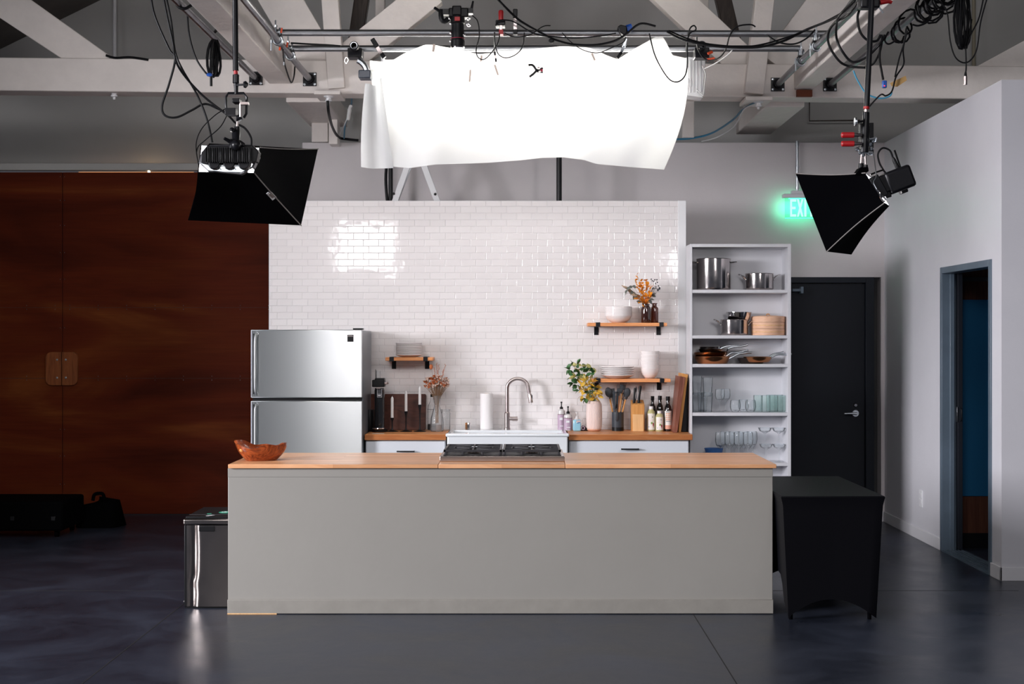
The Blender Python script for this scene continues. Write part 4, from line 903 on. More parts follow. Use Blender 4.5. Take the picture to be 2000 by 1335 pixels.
MB().prism([(x-0.004, CT+0.064), (x+0.028, CT+0.070), (x+0.028, CT+0.076), (x+0.004, CT+0.073)], 'y', 11.6965, 11.6985).build('label_swoosh', 'print_blue', t)
t = thing('tape_dispenser', 'small black tape dispenser on the counter left of the pink vase', 'tape dispenser', (xa(1143, 11.74), 11.74, CT))
X = xa(1142, 11.76)
MB().prism([(X-0.034, CT), (X+0.045, CT), (X+0.05, CT+0.012), (X+0.02, CT+0.018), (X+0.0, CT+0.040), (X-0.02, CT+0.044), (X-0.034, CT+0.03)], 'y', 11.745, 11.775).build('dispenser_body', 'black', t, bevel=0.003)
MB().lathe([(0.008, -0.008), (0.017, -0.008), (0.017, 0.008), (0.008, 0.008)], (X-0.015, 11.74, CT+0.024), 16, 'y').build('tape_roll', 'lavender', t, sm=True)
# pink ribbed vase with variegated leaves
VD = 11.74; vx = xa(1160.5, VD)
t = thing('ribbed_vase', 'pale pink vertically ribbed ceramic vase holding green and yellow leaves', 'vase', (vx, VD, CT))
hv = za(782.5, VD)-CT
MB().lathe([(0, 0), (0.044, 0), (0.055, 0.008), (0.062, 0.035), (0.065, 0.09), (0.065, 0.15), (0.061, hv-0.025), (0.052, hv-0.010), (0.048, hv-0.004), (0.047, hv), (0.042, hv), (0.042, hv-0.05), (0, hv-0.05)], (vx, VD, CT), 144, flute=0.018, nfl=36).build('ceramic_body', 'vase_pink', t, sm=False)
MB().lathe([(0, -0.0005), (0.046, -0.0005), (0.0575, 0.008), (0.06, 0.018), (0.056, 0.018)], (vx, VD, CT), 36).build('bare_clay_base', 'clay', t, sm=True)
lv_ = thing('leaf_branch', 'green and yellow variegated leafy branches in the pink vase', 'flowers', (vx, VD, CT+hv-0.04))
st_, g1_, g2_, g3_ = MB(), MB(), MB(), MB()
nb = Vector((vx, VD, CT+hv))
spots = [(1118, 712, 'g'), (1112, 722, 'g'), (1120, 727, 'g'), (1128, 711, 'g'), (1135, 715, 'p'), (1143, 720, 'g'), (1150, 722, 'g'), (1155, 718, 'p'), (1125, 735, 'p'), (1133, 730, 'g'), (1138, 738, 'p'), (1145, 733, 'y'), (1120, 748, 'g'), (1127, 752, 'g'),
         (1135, 750, 'y'), (1142, 745, 'y'), (1150, 750, 'y'), (1158, 745, 'y'), (1132, 762, 'g'), (1140, 760, 'y'), (1148, 762, 'y'), (1156, 758, 'g'), (1163, 755, 'y'), (1137, 772, 'y'), (1145, 772, 'y'), (1153, 770, 'y'), (1163, 768, 'y'), (1168, 772, 'y'),
         (1152, 778, 'y'), (1160, 777, 'y'), (1156, 728, 'g'), (1160, 730, 'p'), (1148, 738, 'p'), (1130, 722, 'y'), (1124, 716, 'p'), (1118, 738, 'g'), (1128, 742, 'g'), (1150, 766, 'g'), (1144, 778, 'g'), (1165, 762, 'y')]
for px, py, k in spots:
    p = Vector(at(px, py, VD+random.uniform(-.07, .05))); stem(st_, nb-Vector((0, 0, .06)), nb.lerp(p, .45)+Vector((.01, 0, .0)), p, 0.0018)
    tgt = {'g': g1_, 'y': g2_, 'p': g3_}[k]
    for q in range(4):
        d_ = Vector(((px-1148)/60+random.uniform(-.9, .9), random.uniform(-.9, .3), random.uniform(-.5, .9)))
        tgt.leaf(p, d_, random.uniform(.044, .060), random.uniform(.026, .036), random.uniform(-1.2, 1.2))
st_.build('stems', mat('green_stem', (0.12, 0.20, 0.06), 0.5), lv_, sm=True); g1_.build('green_leaves', 'leaf', lv_, sm=True); g2_.build('yellow_leaves', 'leaf_yellow', lv_, sm=True); g3_.build('variegated_leaves', 'leaf_pale', lv_, sm=True)
# utensil crock
UD = 11.76; ux = xa(1206.5, UD)
t = thing('utensil_crock', 'dark slate utensil crock crowded with kitchen tools', 'utensil holder', (ux, UD, CT))
MB().lathe([(0, 0.0), (0.049, 0.0), (0.049, 0.030), (0.0485, 0.030)], (ux, UD, CT), 32).build('rubber_base', 'black', t, sm=True)
MB().lathe([(0, 0.03), (0.048, 0.03), (0.049, 0.034), (0.049, 0.156), (0.046, 0.156), (0.046, 0.04), (0, 0.04)], (ux, UD, CT), 32).build('crock_body', 'slate', t, sm=True)
def utensil(name, label, x0, x1, y1, kind, hm, dy=0.0):
    a = Vector(at(x0, 802, UD))+Vector((0, dy, -0.08)); b = Vector(at(x1, y1, UD))+Vector((0, dy*2, 0)); d_ = (b-a).normalized()
    t = thing(name, label, 'kitchen utensil', tuple(a), 'utensils standing in the slate crock')
    c = b-d_*0.075
    MB().tube([a, c-d_*0.02], 0.0065, 8).build('handle', hm, t, sm=True)
    m_ = MB().tube([c-d_*0.03, c], 0.005, 8)
    sd = Vector((d_.z, 0, -d_.x))
    if kind == 'spoon':
        m_.xf(Matrix.Identity(4)); q = MB().ball((0, 0, 0), 1, 14, (0.030, 0.008, 0.042)); ang = math.atan2(d_.x, d_.z)
        R_ = Matrix.Rotation(ang, 4, 'Y'); cc = b-d_*0.038; q.v = [tuple(cc+(R_ @ Vector(v))) for v in q.v]; m_.add(q.v, q.f)
    elif kind == 'spatula':
        m_.obox(c, b, 0.052, 0.004, (0, 1, 0))
    elif kind == 'fork':
        m_.obox(c, b-d_*0.035, 0.045, 0.005, (0, 1, 0))
        for k in range(5): o_ = sd*((k-2)*0.010); m_.obox(b-d_*0.038+o_, b+o_*1.15, 0.005, 0.005, (0, 1, 0))
    elif kind == 'tongs':
        m_ = MB().obox(a+(c-a)*0.6, b-d_*0.01, 0.020, 0.006, (0, 1, 0)); m_.lathe([(0.006, -0.008), (0.014, -0.008), (0.014, 0.008), (0.006, 0.008)], tuple(b), 12, 'y')
    elif kind == 'whisk':
        for k in range(5):
            an = PI*k/5; w3 = Vector((math.cos(an)*sd.x, math.sin(an), math.cos(an)*sd.z))*0.026
            m_.tube(smooth([c, c+d_*0.03+w3, c+d_*0.065+w3*0.7, b, c+d_*0.065-w3*0.7, c+d_*0.03-w3, c], 3), 0.0016, 5)
    m_.build('head', 'silicone' if kind not in ('tongs', 'whisk') else 'slate', t, sm=(kind not in ('spatula',)))
utensil('silicone_ladle', 'dark grey silicone ladle leaning left in the slate crock', 1200, 1187, 757, 'spoon', 'maple', 0.01)
utensil('silicone_spatula', 'dark grey spatula standing highest at the back of the crock', 1208, 1219, 744, 'fork', 'maple', 0.025)
utensil('silicone_spoon', 'dark grey spoon leaning right in the slate crock', 1212, 1227, 758, 'spoon', 'maple', 0.01)
utensil('kitchen_tongs', 'slate blue tongs standing upright in the crock', 1200, 1199, 766, 'tongs', 'slate', -0.02)
utensil('kitchen_tongs', 'thin tongs with a ring end beside the wooden handles in the crock', 1203, 1206, 766, 'tongs', 'pan_dark', -0.01)
utensil('slotted_turner', 'dark grey slotted turner behind the ladle in the slate crock', 1205, 1211, 750, 'fork', 'shelf_wood', 0.0)
utensil('silicone_spatula', 'dark grey flat spatula at the left back of the slate crock', 1203, 1195, 759, 'spatula', 'silicone', 0.03)
utensil('wire_whisk', 'dark whisk leaning far right in the slate crock', 1213, 1222, 766, 'whisk', 'silicone', 0.02)
sp_ = thing('measuring_spoon', 'grey spoon hanging over the front rim of the slate crock', 'kitchen utensil', at(1204, 820, UD-0.055))
m_ = MB().ball(at(1204.5, 812, UD-0.055), 1, 12, (0.016, 0.006, 0.045)).tube([at(1204.5, 806, UD-0.055), at(1204, 797, UD-0.048)], 0.004, 6); m_.build('spoon_body', 'silicone', sp_, sm=True)
# knife block
ND = 11.74
nx0, nx1 = xa(1233, ND), xa(1258, ND); nzt = za(786, ND)
t = thing('knife_block', 'two tone wooden knife block on the right counter', 'knife block', ((nx0+nx1)/2, ND-0.06, CT))
MB().add([(nx0, ND-0.04, CT), (nx1, ND-0.04, CT), (nx1, ND+0.08, CT), (nx0, ND+0.08, CT), (nx0, ND-0.04, nzt-0.012), (nx1, ND-0.04, nzt-0.012), (nx1, ND+0.08, nzt+0.02), (nx0, ND+0.08, nzt+0.02)],
        [(3,2,1,0), (4,5,6,7), (0,1,5,4), (1,2,6,5), (2,3,7,6), (3,0,4,7)]).build('block_body', 'maple', t, bevel=0.003)
MB().box(nx0+0.008, nx1-0.008, ND-0.062, ND-0.0405, CT, za(808, ND)).build('front_block', 'maple_pale', t, bevel=0.002)
MB().box(xa(1246, ND), xa(1253, ND), ND+0.0, ND+0.006, nzt-0.006, nzt+0.006).build('knife_slot', 'print_dark', t)
for px0, px1, py1, lab, rings in ((1238, 1240.5, 757, 'black knife with a steel edged handle, left one in the knife block', True), (1247, 1251, 753, 'plain black handled knife, right one in the knife block', False)):
    k_ = thing('kitchen_knife', lab, 'knife', at(px0, 786, ND))
    a = Vector(at(px0, 787, ND)); b = Vector(at(px1, py1, ND)); 
    MB().tube([a, a.lerp(b, .15), a.lerp(b, .5), a.lerp(b, .9), b], [0.010, 0.011, 0.009, 0.0115, 0.009], 10).build('handle', 'black', k_, sm=True)
    if rings: MB().tube(smooth([a+Vector((0.012, 0, 0.01)), a.lerp(b, .5)+Vector((0.018, 0, 0)), b+Vector((0.012, 0, 0)), b+Vector((0.002, 0, 0.006))], 4), 0.004, 6).build('steel_tang', 'chrome', k_, sm=True)
# oils
def oil(px, D, hh, w_, label, cap, body, lab, dark=False, group=None):
    x = xa(px, D); r = w_/2; t = thing('oil_bottle' if not dark else 'vinegar_bottle', label, 'bottle', (x, D, CT))
    if dark: prof = [(0, 0), (r*0.95, 0), (r, 0.005), (r, hh*0.60), (r*0.82, hh*0.70), (r*0.46, hh*0.78), (r*0.44, hh*0.88), (0, hh*0.88)]
    else: prof = [(0, 0), (r*0.9, 0), (r, 0.006), (r, hh*0.66), (r*0.9, hh*0.78), (r*0.5, hh*0.88), (0, hh*0.88)]
    MB().lathe(prof, (x, D, CT), 28).build('bottle_body', body, t, sm=True)
    MB().lathe([(0, 0), (r*0.52, 0), (r*0.54, 0.004), (r*0.54, hh*0.12), (0, hh*0.12)], (x, D, CT+hh*0.87), 18).build('cap', cap, t, sm=True)
    return t, x, r
def wrap(t, x, D, r, z0, z1, mt, nm='label', a0=-1.0, a1=1.0, off=0.0008):
    MB().grid(lambda u, v: (x+(r+off)*math.sin(a0+(a1-a0)*u), D-(r+off)*math.cos(a0+(a1-a0)*u), z0+(z1-z0)*v), 12, 1).build(nm, mt, t, sm=True)
for px, D, hh, w_, lab in ((1271.5, 11.74, 0.205, 0.070, 'larger clear oil bottle with a white cap and a floral label'), (1288, 11.70, 0.168, 0.066, 'smaller clear oil bottle with a white cap and a floral label')):
    t, x, r = oil(px, D, hh, w_, lab, 'print_white', 'oil', None)
    wrap(t, x, D, r, CT+0.012, CT+hh*0.70, 'label')
    wrap(t, x, D, r, CT+hh*0.44, CT+hh*0.445, 'print_pink', 'label_line', off=0.0014)
    wrap(t, x, D, r, CT+hh*0.22, CT+hh*0.33, 'print_red', 'label_print', 0.30, 0.62, 0.0016)
    wrap(t, x, D, r, CT+hh*0.15, CT+hh*0.24, 'print_red', 'label_print', 0.42, 0.56, 0.0017)
    wrap(t, x, D, r, CT+hh*0.28, CT+hh*0.37, 'print_green', 'label_print', -0.12, 0.26, 0.0018)
    wrap(t, x, D, r, CT+hh*0.16, CT+hh*0.18, 'print_blue', 'label_print', -0.75, -0.45, 0.0016)
    wrap(t, x, D, r, CT+hh*0.55, CT+hh*0.585, 'print_dark', 'label_print', 0.18, 0.36, 0.0016)
oil(1274.5, 11.86, 0.285, 0.055, 'dark vinegar bottle half hidden behind the larger clear oil bottle', 'black', 'dark_bottle', None, True)
t, x, r = oil(1289, 11.85, 0.288, 0.060, 'dark vinegar bottle with a pale blue printed label behind the smaller oil bottle', 'black', 'dark_bottle', None, True)
wrap(t, x, 11.85, r, CT+0.10, CT+0.165, 'label'); wrap(t, x, 11.85, r, CT+0.145, CT+0.158, 'print_blue', 'label_print', -0.75, 0.5, 0.0016)
t, x, r = oil(1304.5, 11.72, 0.288, 0.064, 'dark vinegar bottle with a tall white and pink label, rightmost of the bottles', 'black', 'dark_bottle', None, True)
wrap(t, x, 11.72, r, CT+0.018, CT+0.168, 'label'); wrap(t, x, 11.72, r, CT+0.018, CT+0.05, 'print_pink', 'label_print', -1, 1, 0.0014)
for k in range(4):
    for q in range(3): wrap(t, x, 11.72, r, CT+0.090+k*0.0165, CT+0.101+k*0.0165, 'clay', 'label_print', -0.62+q*0.42, -0.30+q*0.42, 0.0016)
wrap(t, x, 11.72, r, CT+0.158, CT+0.163, 'print_dark', 'label_print', -0.6, 0.3, 0.0018)
wrap(t, x, 11.72, r, CT+0.080, CT+0.084, 'print_dark', 'label_print', -0.6, 0.6, 0.0018)
# leaning boards at the right end: edges face the camera, boards lean right onto the bookcase side
def side_board(label, pts, y0, y1, m):
    poly = [(xa(a, y0), za(b, y0)) for a, b in pts]
    z0 = min(p[1] for p in poly); poly = [(p[0], max(CT+0.001, p[1]+(CT+0.001-z0))) for p in poly]
    tag(MB().prism(poly, 'y', y0, y1).build('cutting_board', m, None, (poly[0][0], y0, CT), bevel=0.003), label, 'cutting board')
side_board('thick dark walnut board leaning at the right end of the counter', [(1315.5, 841), (1323, 841), (1339, 733), (1327, 730.5)], 11.50, 11.80, 'walnut_v')
side_board('thin golden wood board leaning behind the thick walnut board', [(1325, 841), (1330, 841), (1344, 728.5), (1333, 726)], 11.56, 11.86, 'maple')
side_board('nearly black board leaning last at the right end of the counter', [(1331, 841), (1342, 841), (1343.5, 741), (1339, 741)], 11.60, 11.88, 'dark_panel' if False else 'black')

# ================================================================== BOOKCASE
BD = 11.485
b0, b1 = 1.3635, xa(1545, BD); btop = za(476, BD)
bc_ = thing('bookcase', 'tall open white bookcase full of pots and glasses right of the tiled wall', 'bookcase', ((b0+b1)/2, BD, 0))
th_ = 0.026
MB().box(b0, b0+0.018, BD, BD+0.28, 0, btop).box(b1-th_, b1, BD, BD+0.28, 0, btop).build('side_panel', 'shelf_white', bc_, bevel=0.0015)
MB().box(b0+0.018, b1-th_, BD+0.272, BD+0.279, 0.05, btop-0.005).build('back_panel', 'shelf_white', bc_)
MB().box(b0+0.018, b1-th_, BD, BD+0.272, btop-th_, btop).build('top_panel', 'shelf_white', bc_, bevel=0.0015)
zs = {}
for k, py in enumerate((565.5, 654.5, 710.5, 805.5, 903.5, 985, 1050)):
    z = za(py, BD); zs[k] = z
    MB().box(b0+0.018, b1-th_, BD+0.002, BD+0.272, z-0.026, z).build('shelf_board', 'shelf_white', bc_, bevel=0.0015)
def bx_(px): return xa(px, BD+0.13)
PD = BD+0.135
def pot(label, px, z, wpx, h, lug, lug_z, m='pot_steel', lid=False, base=None):
    x = xa(px, PD); r = wpx*PD/F/2
    t = thing('stock_pot' if h > 0.2 else 'sauce_pot', label, 'pot', (x, PD, z))
    o = 0.001
    prof = [(0, o), (r*0.93, o), (r*0.985, 0.008), (r, 0.016), (r, h-0.003), (r*1.03, h), (r*1.0, h+0.002), (r*0.97, h-0.003), (r*0.97, 0.02), (0, 0.014)]
    MB().lathe(prof, (x, PD, z), 44).build('pot_body', m, t, sm=True)
    if base: MB().lathe([(r*0.86, 0.0005), (r*0.865, 0.0005), (r*0.95, 0.010), (r*0.94, 0.010)], (x, PD, z), 40).build('base_disc', base, t)
    for s in (-1, 1):
        if lug == 'flat':
            pts = [(x+s*r*0.99, PD-0.035, z+lug_z), (x+s*(r+0.03), PD-0.035, z+lug_z+0.004), (x+s*(r+0.045), PD-0.02, z+lug_z+0.006), (x+s*(r+0.045), PD+0.02, z+lug_z+0.006), (x+s*(r+0.03), PD+0.035, z+lug_z+0.004), (x+s*r*0.99, PD+0.035, z+lug_z)]
        else:
            pts = [(x+s*r*0.98, PD-0.03, z+lug_z-0.015), (x+s*(r+0.02), PD-0.03, z+lug_z+0.012), (x+s*(r+0.045), PD-0.022, z+lug_z+0.026), (x+s*(r+0.055), PD, z+lug_z+0.028), (x+s*(r+0.045), PD+0.022, z+lug_z+0.026), (x+s*(r+0.02), PD+0.03, z+lug_z+0.012), (x+s*r*0.98, PD+0.03, z+lug_z-0.015)]
        MB().tube(smooth(pts, 4), 0.0052, 8).ball(pts[0], 0.008, 8).build('side_handle', 'chrome', t, sm=True)
    return t, x, r
pot('largest tall polished steel stock pot on the top shelf of the bookcase', 1393.5, zs[0], 67, 0.255, 'flat', 0.225)
pot('wide low steel pot with raised side handles on the top shelf of the bookcase', 1483, zs[0], 55, 0.135, 'loop', 0.10, base='sticker_green')
pot('steel pot holding a metal mixing bowl on the second shelf of the bookcase', 1434, zs[1], 54, 0.128, 'loop', 0.10, base='black')
pot('smaller dark steel pot behind the bowl pot, next to the bamboo steamer', 1455, zs[1], 36, 0.120, 'loop', 0.10) if False else None
def bowl(label, px, z0, r, h, m, D=PD, name='mixing_bowl', holes=False):
    x = xa(px, D); t = thing(name, label, 'bowl', (x, D, z0))
    MB().lathe([(0, 0), (r*0.45, 0), (r*0.80, h*0.4), (r*0.94, h*0.8), (r, h), (r*1.04, h), (r*1.04, h+0.003), (r*0.98, h+0.002), (r*0.91, h*0.8), (r*0.77, h*0.42), (r*0.43, 0.003), (0, 0.003)], (x, D, z0), 40).build('bowl_body', m, t, sm=True); return t
bowl('shiny steel mixing bowl nested in the pot on the second shelf of the bookcase', 1443, zs[1]+0.075, 0.104, 0.112, 'chrome')
bowl('wider matte steel bowl under the shiny one in the second shelf pot', 1432, zs[1]+0.060, 0.108, 0.118, 'pot_steel') if False else None
# bamboo steamer
sx_, sr = xa(1500, PD), 0.135
t = thing('bamboo_steamer', 'round pale bamboo steamer with two tiers and a lid on the second shelf', 'steamer', (sx_, PD, zs[1]))
for k, (z0_, z1_) in enumerate(((0.001, 0.052), (0.054, 0.105))):
    MB().lathe([(sr*0.9, z0_), (sr, z0_), (sr, z1_), (sr*0.9, z1_), (sr*0.9, z0_)], (sx_, PD, zs[1]), 48).lathe([(0, z0_+0.006), (sr*0.9, z0_+0.006), (sr*0.9, z0_+0.01), (0, z0_+0.01)], (sx_, PD, zs[1]), 40).build('steamer_tier', 'bamboo', t, sm=True)
MB().lathe([(sr*1.005, 0.025), (sr*1.015, 0.025), (sr*1.015, 0.031), (sr*1.005, 0.031)], (sx_, PD, zs[1]), 48).lathe([(sr*1.005, 0.078), (sr*1.015, 0.078), (sr*1.015, 0.084), (sr*1.005, 0.084)], (sx_, PD, zs[1]), 48).build('binding_band', 'maple_pale', t, sm=True)
MB().lathe([(sr*0.9, 0.107), (sr*1.015, 0.107), (sr*1.015, 0.150), (sr*0.95, 0.156), (sr*0.5, 0.161), (0, 0.163), (0, 0.158), (sr*0.9, 0.148), (sr*0.9, 0.107)], (sx_, PD, zs[1]), 48).build('lid', 'bamboo', t, sm=True)
MB().tube(smooth([(sx_-0.014, PD, zs[1]+0.160), (sx_-0.008, PD, zs[1]+0.173), (sx_+0.008, PD, zs[1]+0.173), (sx_+0.014, PD, zs[1]+0.160)], 4), 0.004, 8).build('lid_loop', 'maple', t, sm=True)
# pans
def pan(label, px, z, wpx, h, m, handle, name='frying_pan', D=PD, hm='zinc', flare=0.78):
    x = xa(px, D); r = wpx*D/F/2
    t = thing(name, label, 'pan', (x, D, z))
    MB().lathe([(0, 0.001), (r*flare*0.95, 0.001), (r*flare*1.03, 0.006), (r*0.95, h*0.7), (r, h), (r*1.01, h+0.001), (r*0.975, h+0.002), (r*0.92, h*0.7), (r*flare, 0.008), (0, 0.006)], (x, D, z), 40).build('pan_body', m, t, sm=True)
    MB().tube(smooth([at(a, b, D-0.05) for a, b in handle], 5), [0.008, 0.0075, 0.007, 0.0065, 0.008] if False else 0.0085, 10).build('handle', hm, t, sm=True)
    MB().ball(at(*handle[0], D-0.05), 0.011, 8).build('rivet', hm, t, sm=True)
    return t
pan('bottom copper toned pan of the left pan stack on the third shelf', 1391, zs[2], 72, 0.060, 'pan_copper', [(1420, 702), (1430, 697), (1442, 691), (1455, 689), (1468, 688)], hm='zinc')
pan('copper toned pan second from the bottom of the left pan stack', 1388, zs[2]+0.042, 66, 0.050, 'pan_copper', [(1418, 696), (1428, 689), (1438, 688), (1450, 686), (1461, 683)], hm='zinc')
pan('darker pan second from the top of the left pan stack', 1394, zs[2]+0.078, 60, 0.042, 'pot_steel', [(1415, 688), (1425, 679), (1436, 677), (1448, 676), (1460, 673)])
pan('small steel pan on top of the left pan stack on the third shelf', 1387, zs[2]+0.104, 44, 0.034, 'chrome', [(1404, 683), (1412, 678), (1422, 675), (1433, 674), (1443, 673.5)])
pan('black pan lying at the far left behind the pan stack on the third shelf', 1377, zs[2]+0.001, 46, 0.11, 'pan_dark', [(1362, 690), (1358, 685), (1354, 683)], D=PD+0.10, hm='pan_dark') if False else None
pan('dark pan under the front copper pan at the right of the third shelf', 1468, zs[2], 56, 0.046, 'pan_dark', [(1500, 700), (1508, 693), (1517, 690), (1524, 689), (1531, 687)], D=PD+0.02)
pan('copper toned frying pan whose handle sticks out past the bookcase at right', 1480, zs[2]+0.012, 56, 0.044, 'pan_copper', [(1498, 702), (1508, 696), (1518, 692), (1532, 692), (1546, 691)], D=PD-0.03)
# glasses
def glass(name, label, cat, px, z, prof, m='glass', group=None, D=PD, seg=24, flute=0, nfl=0):
    x = xa(px, D); t = thing(name, label, cat, (x, D, z), group)
    MB().lathe(prof, (x, D, z), seg, flute=flute, nfl=nfl).build('glass_body', m, t, sm=True)
    rt = max(p[0] for p in prof[-2:]); zt_ = max(p[1] for p in prof)
    MB().lathe([(rt*0.965, zt_-0.003), (rt, zt_-0.003), (rt, zt_), (rt*0.965, zt_), (rt*0.965, zt_-0.003)], (x, D, z), seg).build('rim', 'glass_edge', t, sm=True)
    return t
def copies(first, items, group):
    first['group'] = group
    for px, z, D, label in items: dup(first, (xa(px, D), D, z), label, group)
zg = zs[3]+0.001
tall = [(0, 0.001), (0.033, 0.001), (0.034, 0.004), (0.043, 0.155), (0.041, 0.155), (0.032, 0.016), (0, 0.014)]
g = glass('tall_tumbler', 'tall clear tumbler standing on the fourth shelf, first pile from the left, bottom glass', 'glass', 1361, zg, tall)
MB().lathe([(0, 0), (0.034, 0), (0.035, 0.012), (0, 0.013)], tuple(g.location), 24).build('thick_base', 'glass_edge', g, sm=True)
copies(g, [(1361, zg+0.138, PD, 'tall clear tumbler stacked on the fourth shelf, first pile from the left, top glass'), (1382, zg, PD-0.02, 'tall clear tumbler on the fourth shelf, second pile from the left, bottom glass'),
           (1382, zg+0.125, PD-0.02, 'tall clear tumbler on the fourth shelf, second pile from the left, top glass'), (1372, zg, PD+0.08, 'tall clear tumbler half hidden behind the two piles on the fourth shelf')], 'tall tumblers on the fourth shelf')
goblet = [(0, 0.001), (0.033, 0.001), (0.033, 0.003), (0.006, 0.008), (0.0045, 0.02), (0.0045, 0.075), (0.012, 0.085), (0.034, 0.105), (0.041, 0.13), (0.040, 0.165), (0.037, 0.185), (0.036, 0.185), (0.0385, 0.165), (0.0395, 0.13), (0.032, 0.107), (0, 0.088)]
g = glass('wine_glass', 'stemmed wine glass on the fourth shelf, the left one of the pair', 'glass', 1406, zg, goblet, D=PD-0.03)
copies(g, [(1417, zg, PD+0.05, 'stemmed wine glass on the fourth shelf, the right one of the pair')], 'wine glasses on the fourth shelf')
low = [(0, 0.001), (0.026, 0.001), (0.038, 0.014), (0.044, 0.038), (0.043, 0.07), (0.038, 0.096), (0.037, 0.096), (0.0415, 0.07), (0.0425, 0.038), (0.036, 0.018), (0, 0.008)]
g = glass('stemless_glass', 'rounded stemless glass on the fourth shelf, the left one', 'glass', 1436, zg, low, D=PD-0.03)
copies(g, [(1452, zg, PD+0.06, 'rounded stemless glass on the fourth shelf, set back between the other two'), (1466, zg, PD-0.03, 'rounded stemless glass on the fourth shelf, touching the green glasses')], 'stemless glasses on the fourth shelf')
rib = [(0, 0.001), (0.034, 0.001), (0.036, 0.004), (0.036, 0.135), (0.034, 0.135), (0.033, 0.012), (0, 0.010)]
g = glass('ribbed_tumbler', 'green tinted ribbed tumbler on the fourth shelf, leftmost of its group', 'glass', 1480, zg, rib, 'glass_green', D=PD-0.02, seg=48, flute=0.03, nfl=12)
copies(g, [(1496, zg, PD-0.03, 'green tinted ribbed tumbler on the fourth shelf, second from the left'), (1510, zg, PD-0.02, 'green tinted ribbed tumbler on the fourth shelf, third from the left'), (1527, zg, PD-0.03, 'green tinted ribbed tumbler on the fourth shelf, rightmost in front'), (1505, zg, PD+0.08, 'green tinted ribbed tumbler on the fourth shelf, back row at left'), (1521, zg, PD+0.08, 'green tinted ribbed tumbler on the fourth shelf, back row at right')], 'green ribbed tumblers')
zg = zs[4]+0.001
g = glass('wine_glass', 'stemmed wine glass on the fifth shelf, first in the front row from the left', 'glass', 1407, zg, [(r_*1.05, z_*1.30) for r_, z_ in goblet], D=PD-0.05)
rows_ = []
for k, px in enumerate((1425, 1443, 1461)): rows_.append((px, zg, PD-0.05, 'stemmed wine glass on the fifth shelf, %s in the front row from the left' % ('second', 'third', 'fourth')[k]))
for k, px in enumerate((1416, 1434, 1452, 1469)): rows_.append((px, zg, PD+0.06, 'stemmed wine glass on the fifth shelf, %s in the back row from the left' % ('first', 'second', 'third', 'fourth')[k]))
copies(g, rows_, 'wine glasses on the fifth shelf')
coupe = [(0, 0.001), (0.036, 0.001), (0.036, 0.003), (0.007, 0.008), (0.005, 0.02), (0.005, 0.095), (0.014, 0.103), (0.044, 0.118), (0.057, 0.145), (0.0555, 0.145), (0.042, 0.121), (0, 0.106)]
g = glass('coupe_glass', 'wide coupe glass on the fifth shelf, lower left of the stacked four', 'glass', 1496, zg, coupe, D=PD-0.04)
copies(g, [(1522, zg, PD-0.04, 'wide coupe glass on the fifth shelf, lower right of the stacked four'), (1494, zg+0.132, PD-0.04, 'wide coupe glass on the fifth shelf, upper left of the stacked four'), (1521, zg+0.132, PD-0.04, 'wide coupe glass on the fifth shelf, upper right of the stacked four')], 'coupe glasses on the fifth shelf')
t = bowl('low blue bowl just visible on the fifth shelf above the island top', 1394, zs[4]+0.001, 0.075, 0.104, 'print_blue', name='blue_bowl')

# ================================================================== ISLAND
IF = 8.645; i0, i1 = xa(445, IF), xa(1509.5, IF)
isl = thing('kitchen_island', 'long grey white kitchen island base in front of the kitchen', 'kitchen island', ((i0+i1)/2, IF, 0))
IB = 9.47
MB().box(i0, i1, IF+0.004, IB, 0.0, 0.884).build('body', 'island_paint', isl, bevel=0.003)
MB().box(i0, i1, IF, IF+0.004, za(931, IF), 0.884).build('upper_band', 'island_paint', isl, bevel=0.0015)
MB().box(i0-0.001, i1+0.001, IF-0.011, IF+0.004, 0.004, za(1170, IF)).build('skirting_board', 'island_base', isl, bevel=0.002)
MB().box(i0-0.001, xa(541, IF), IF-0.013, IF+0.0, 0, 0.006).build('raw_shim', 'maple_pale', isl)
def itop(a, b, label):
    x0, x1 = xa(a, IF-0.02), xa(b, IF-0.02)
    return tag(MB().box(x0+0.0012, x1-0.0012, IF-0.02, 9.50, 0.886, 0.91).build('island_countertop', 'butcher_isl', None, ((x0+x1)/2, IF, 0.886), bevel=0.0025), label, 'countertop')
itop(445, 856, 'left section of the wooden island top, under the carved bowl')
itop(856, 1104, 'middle section of the wooden island top, under the gas cooktop')
itop(1104, 1517, 'right section of the wooden island top, beside the black table')
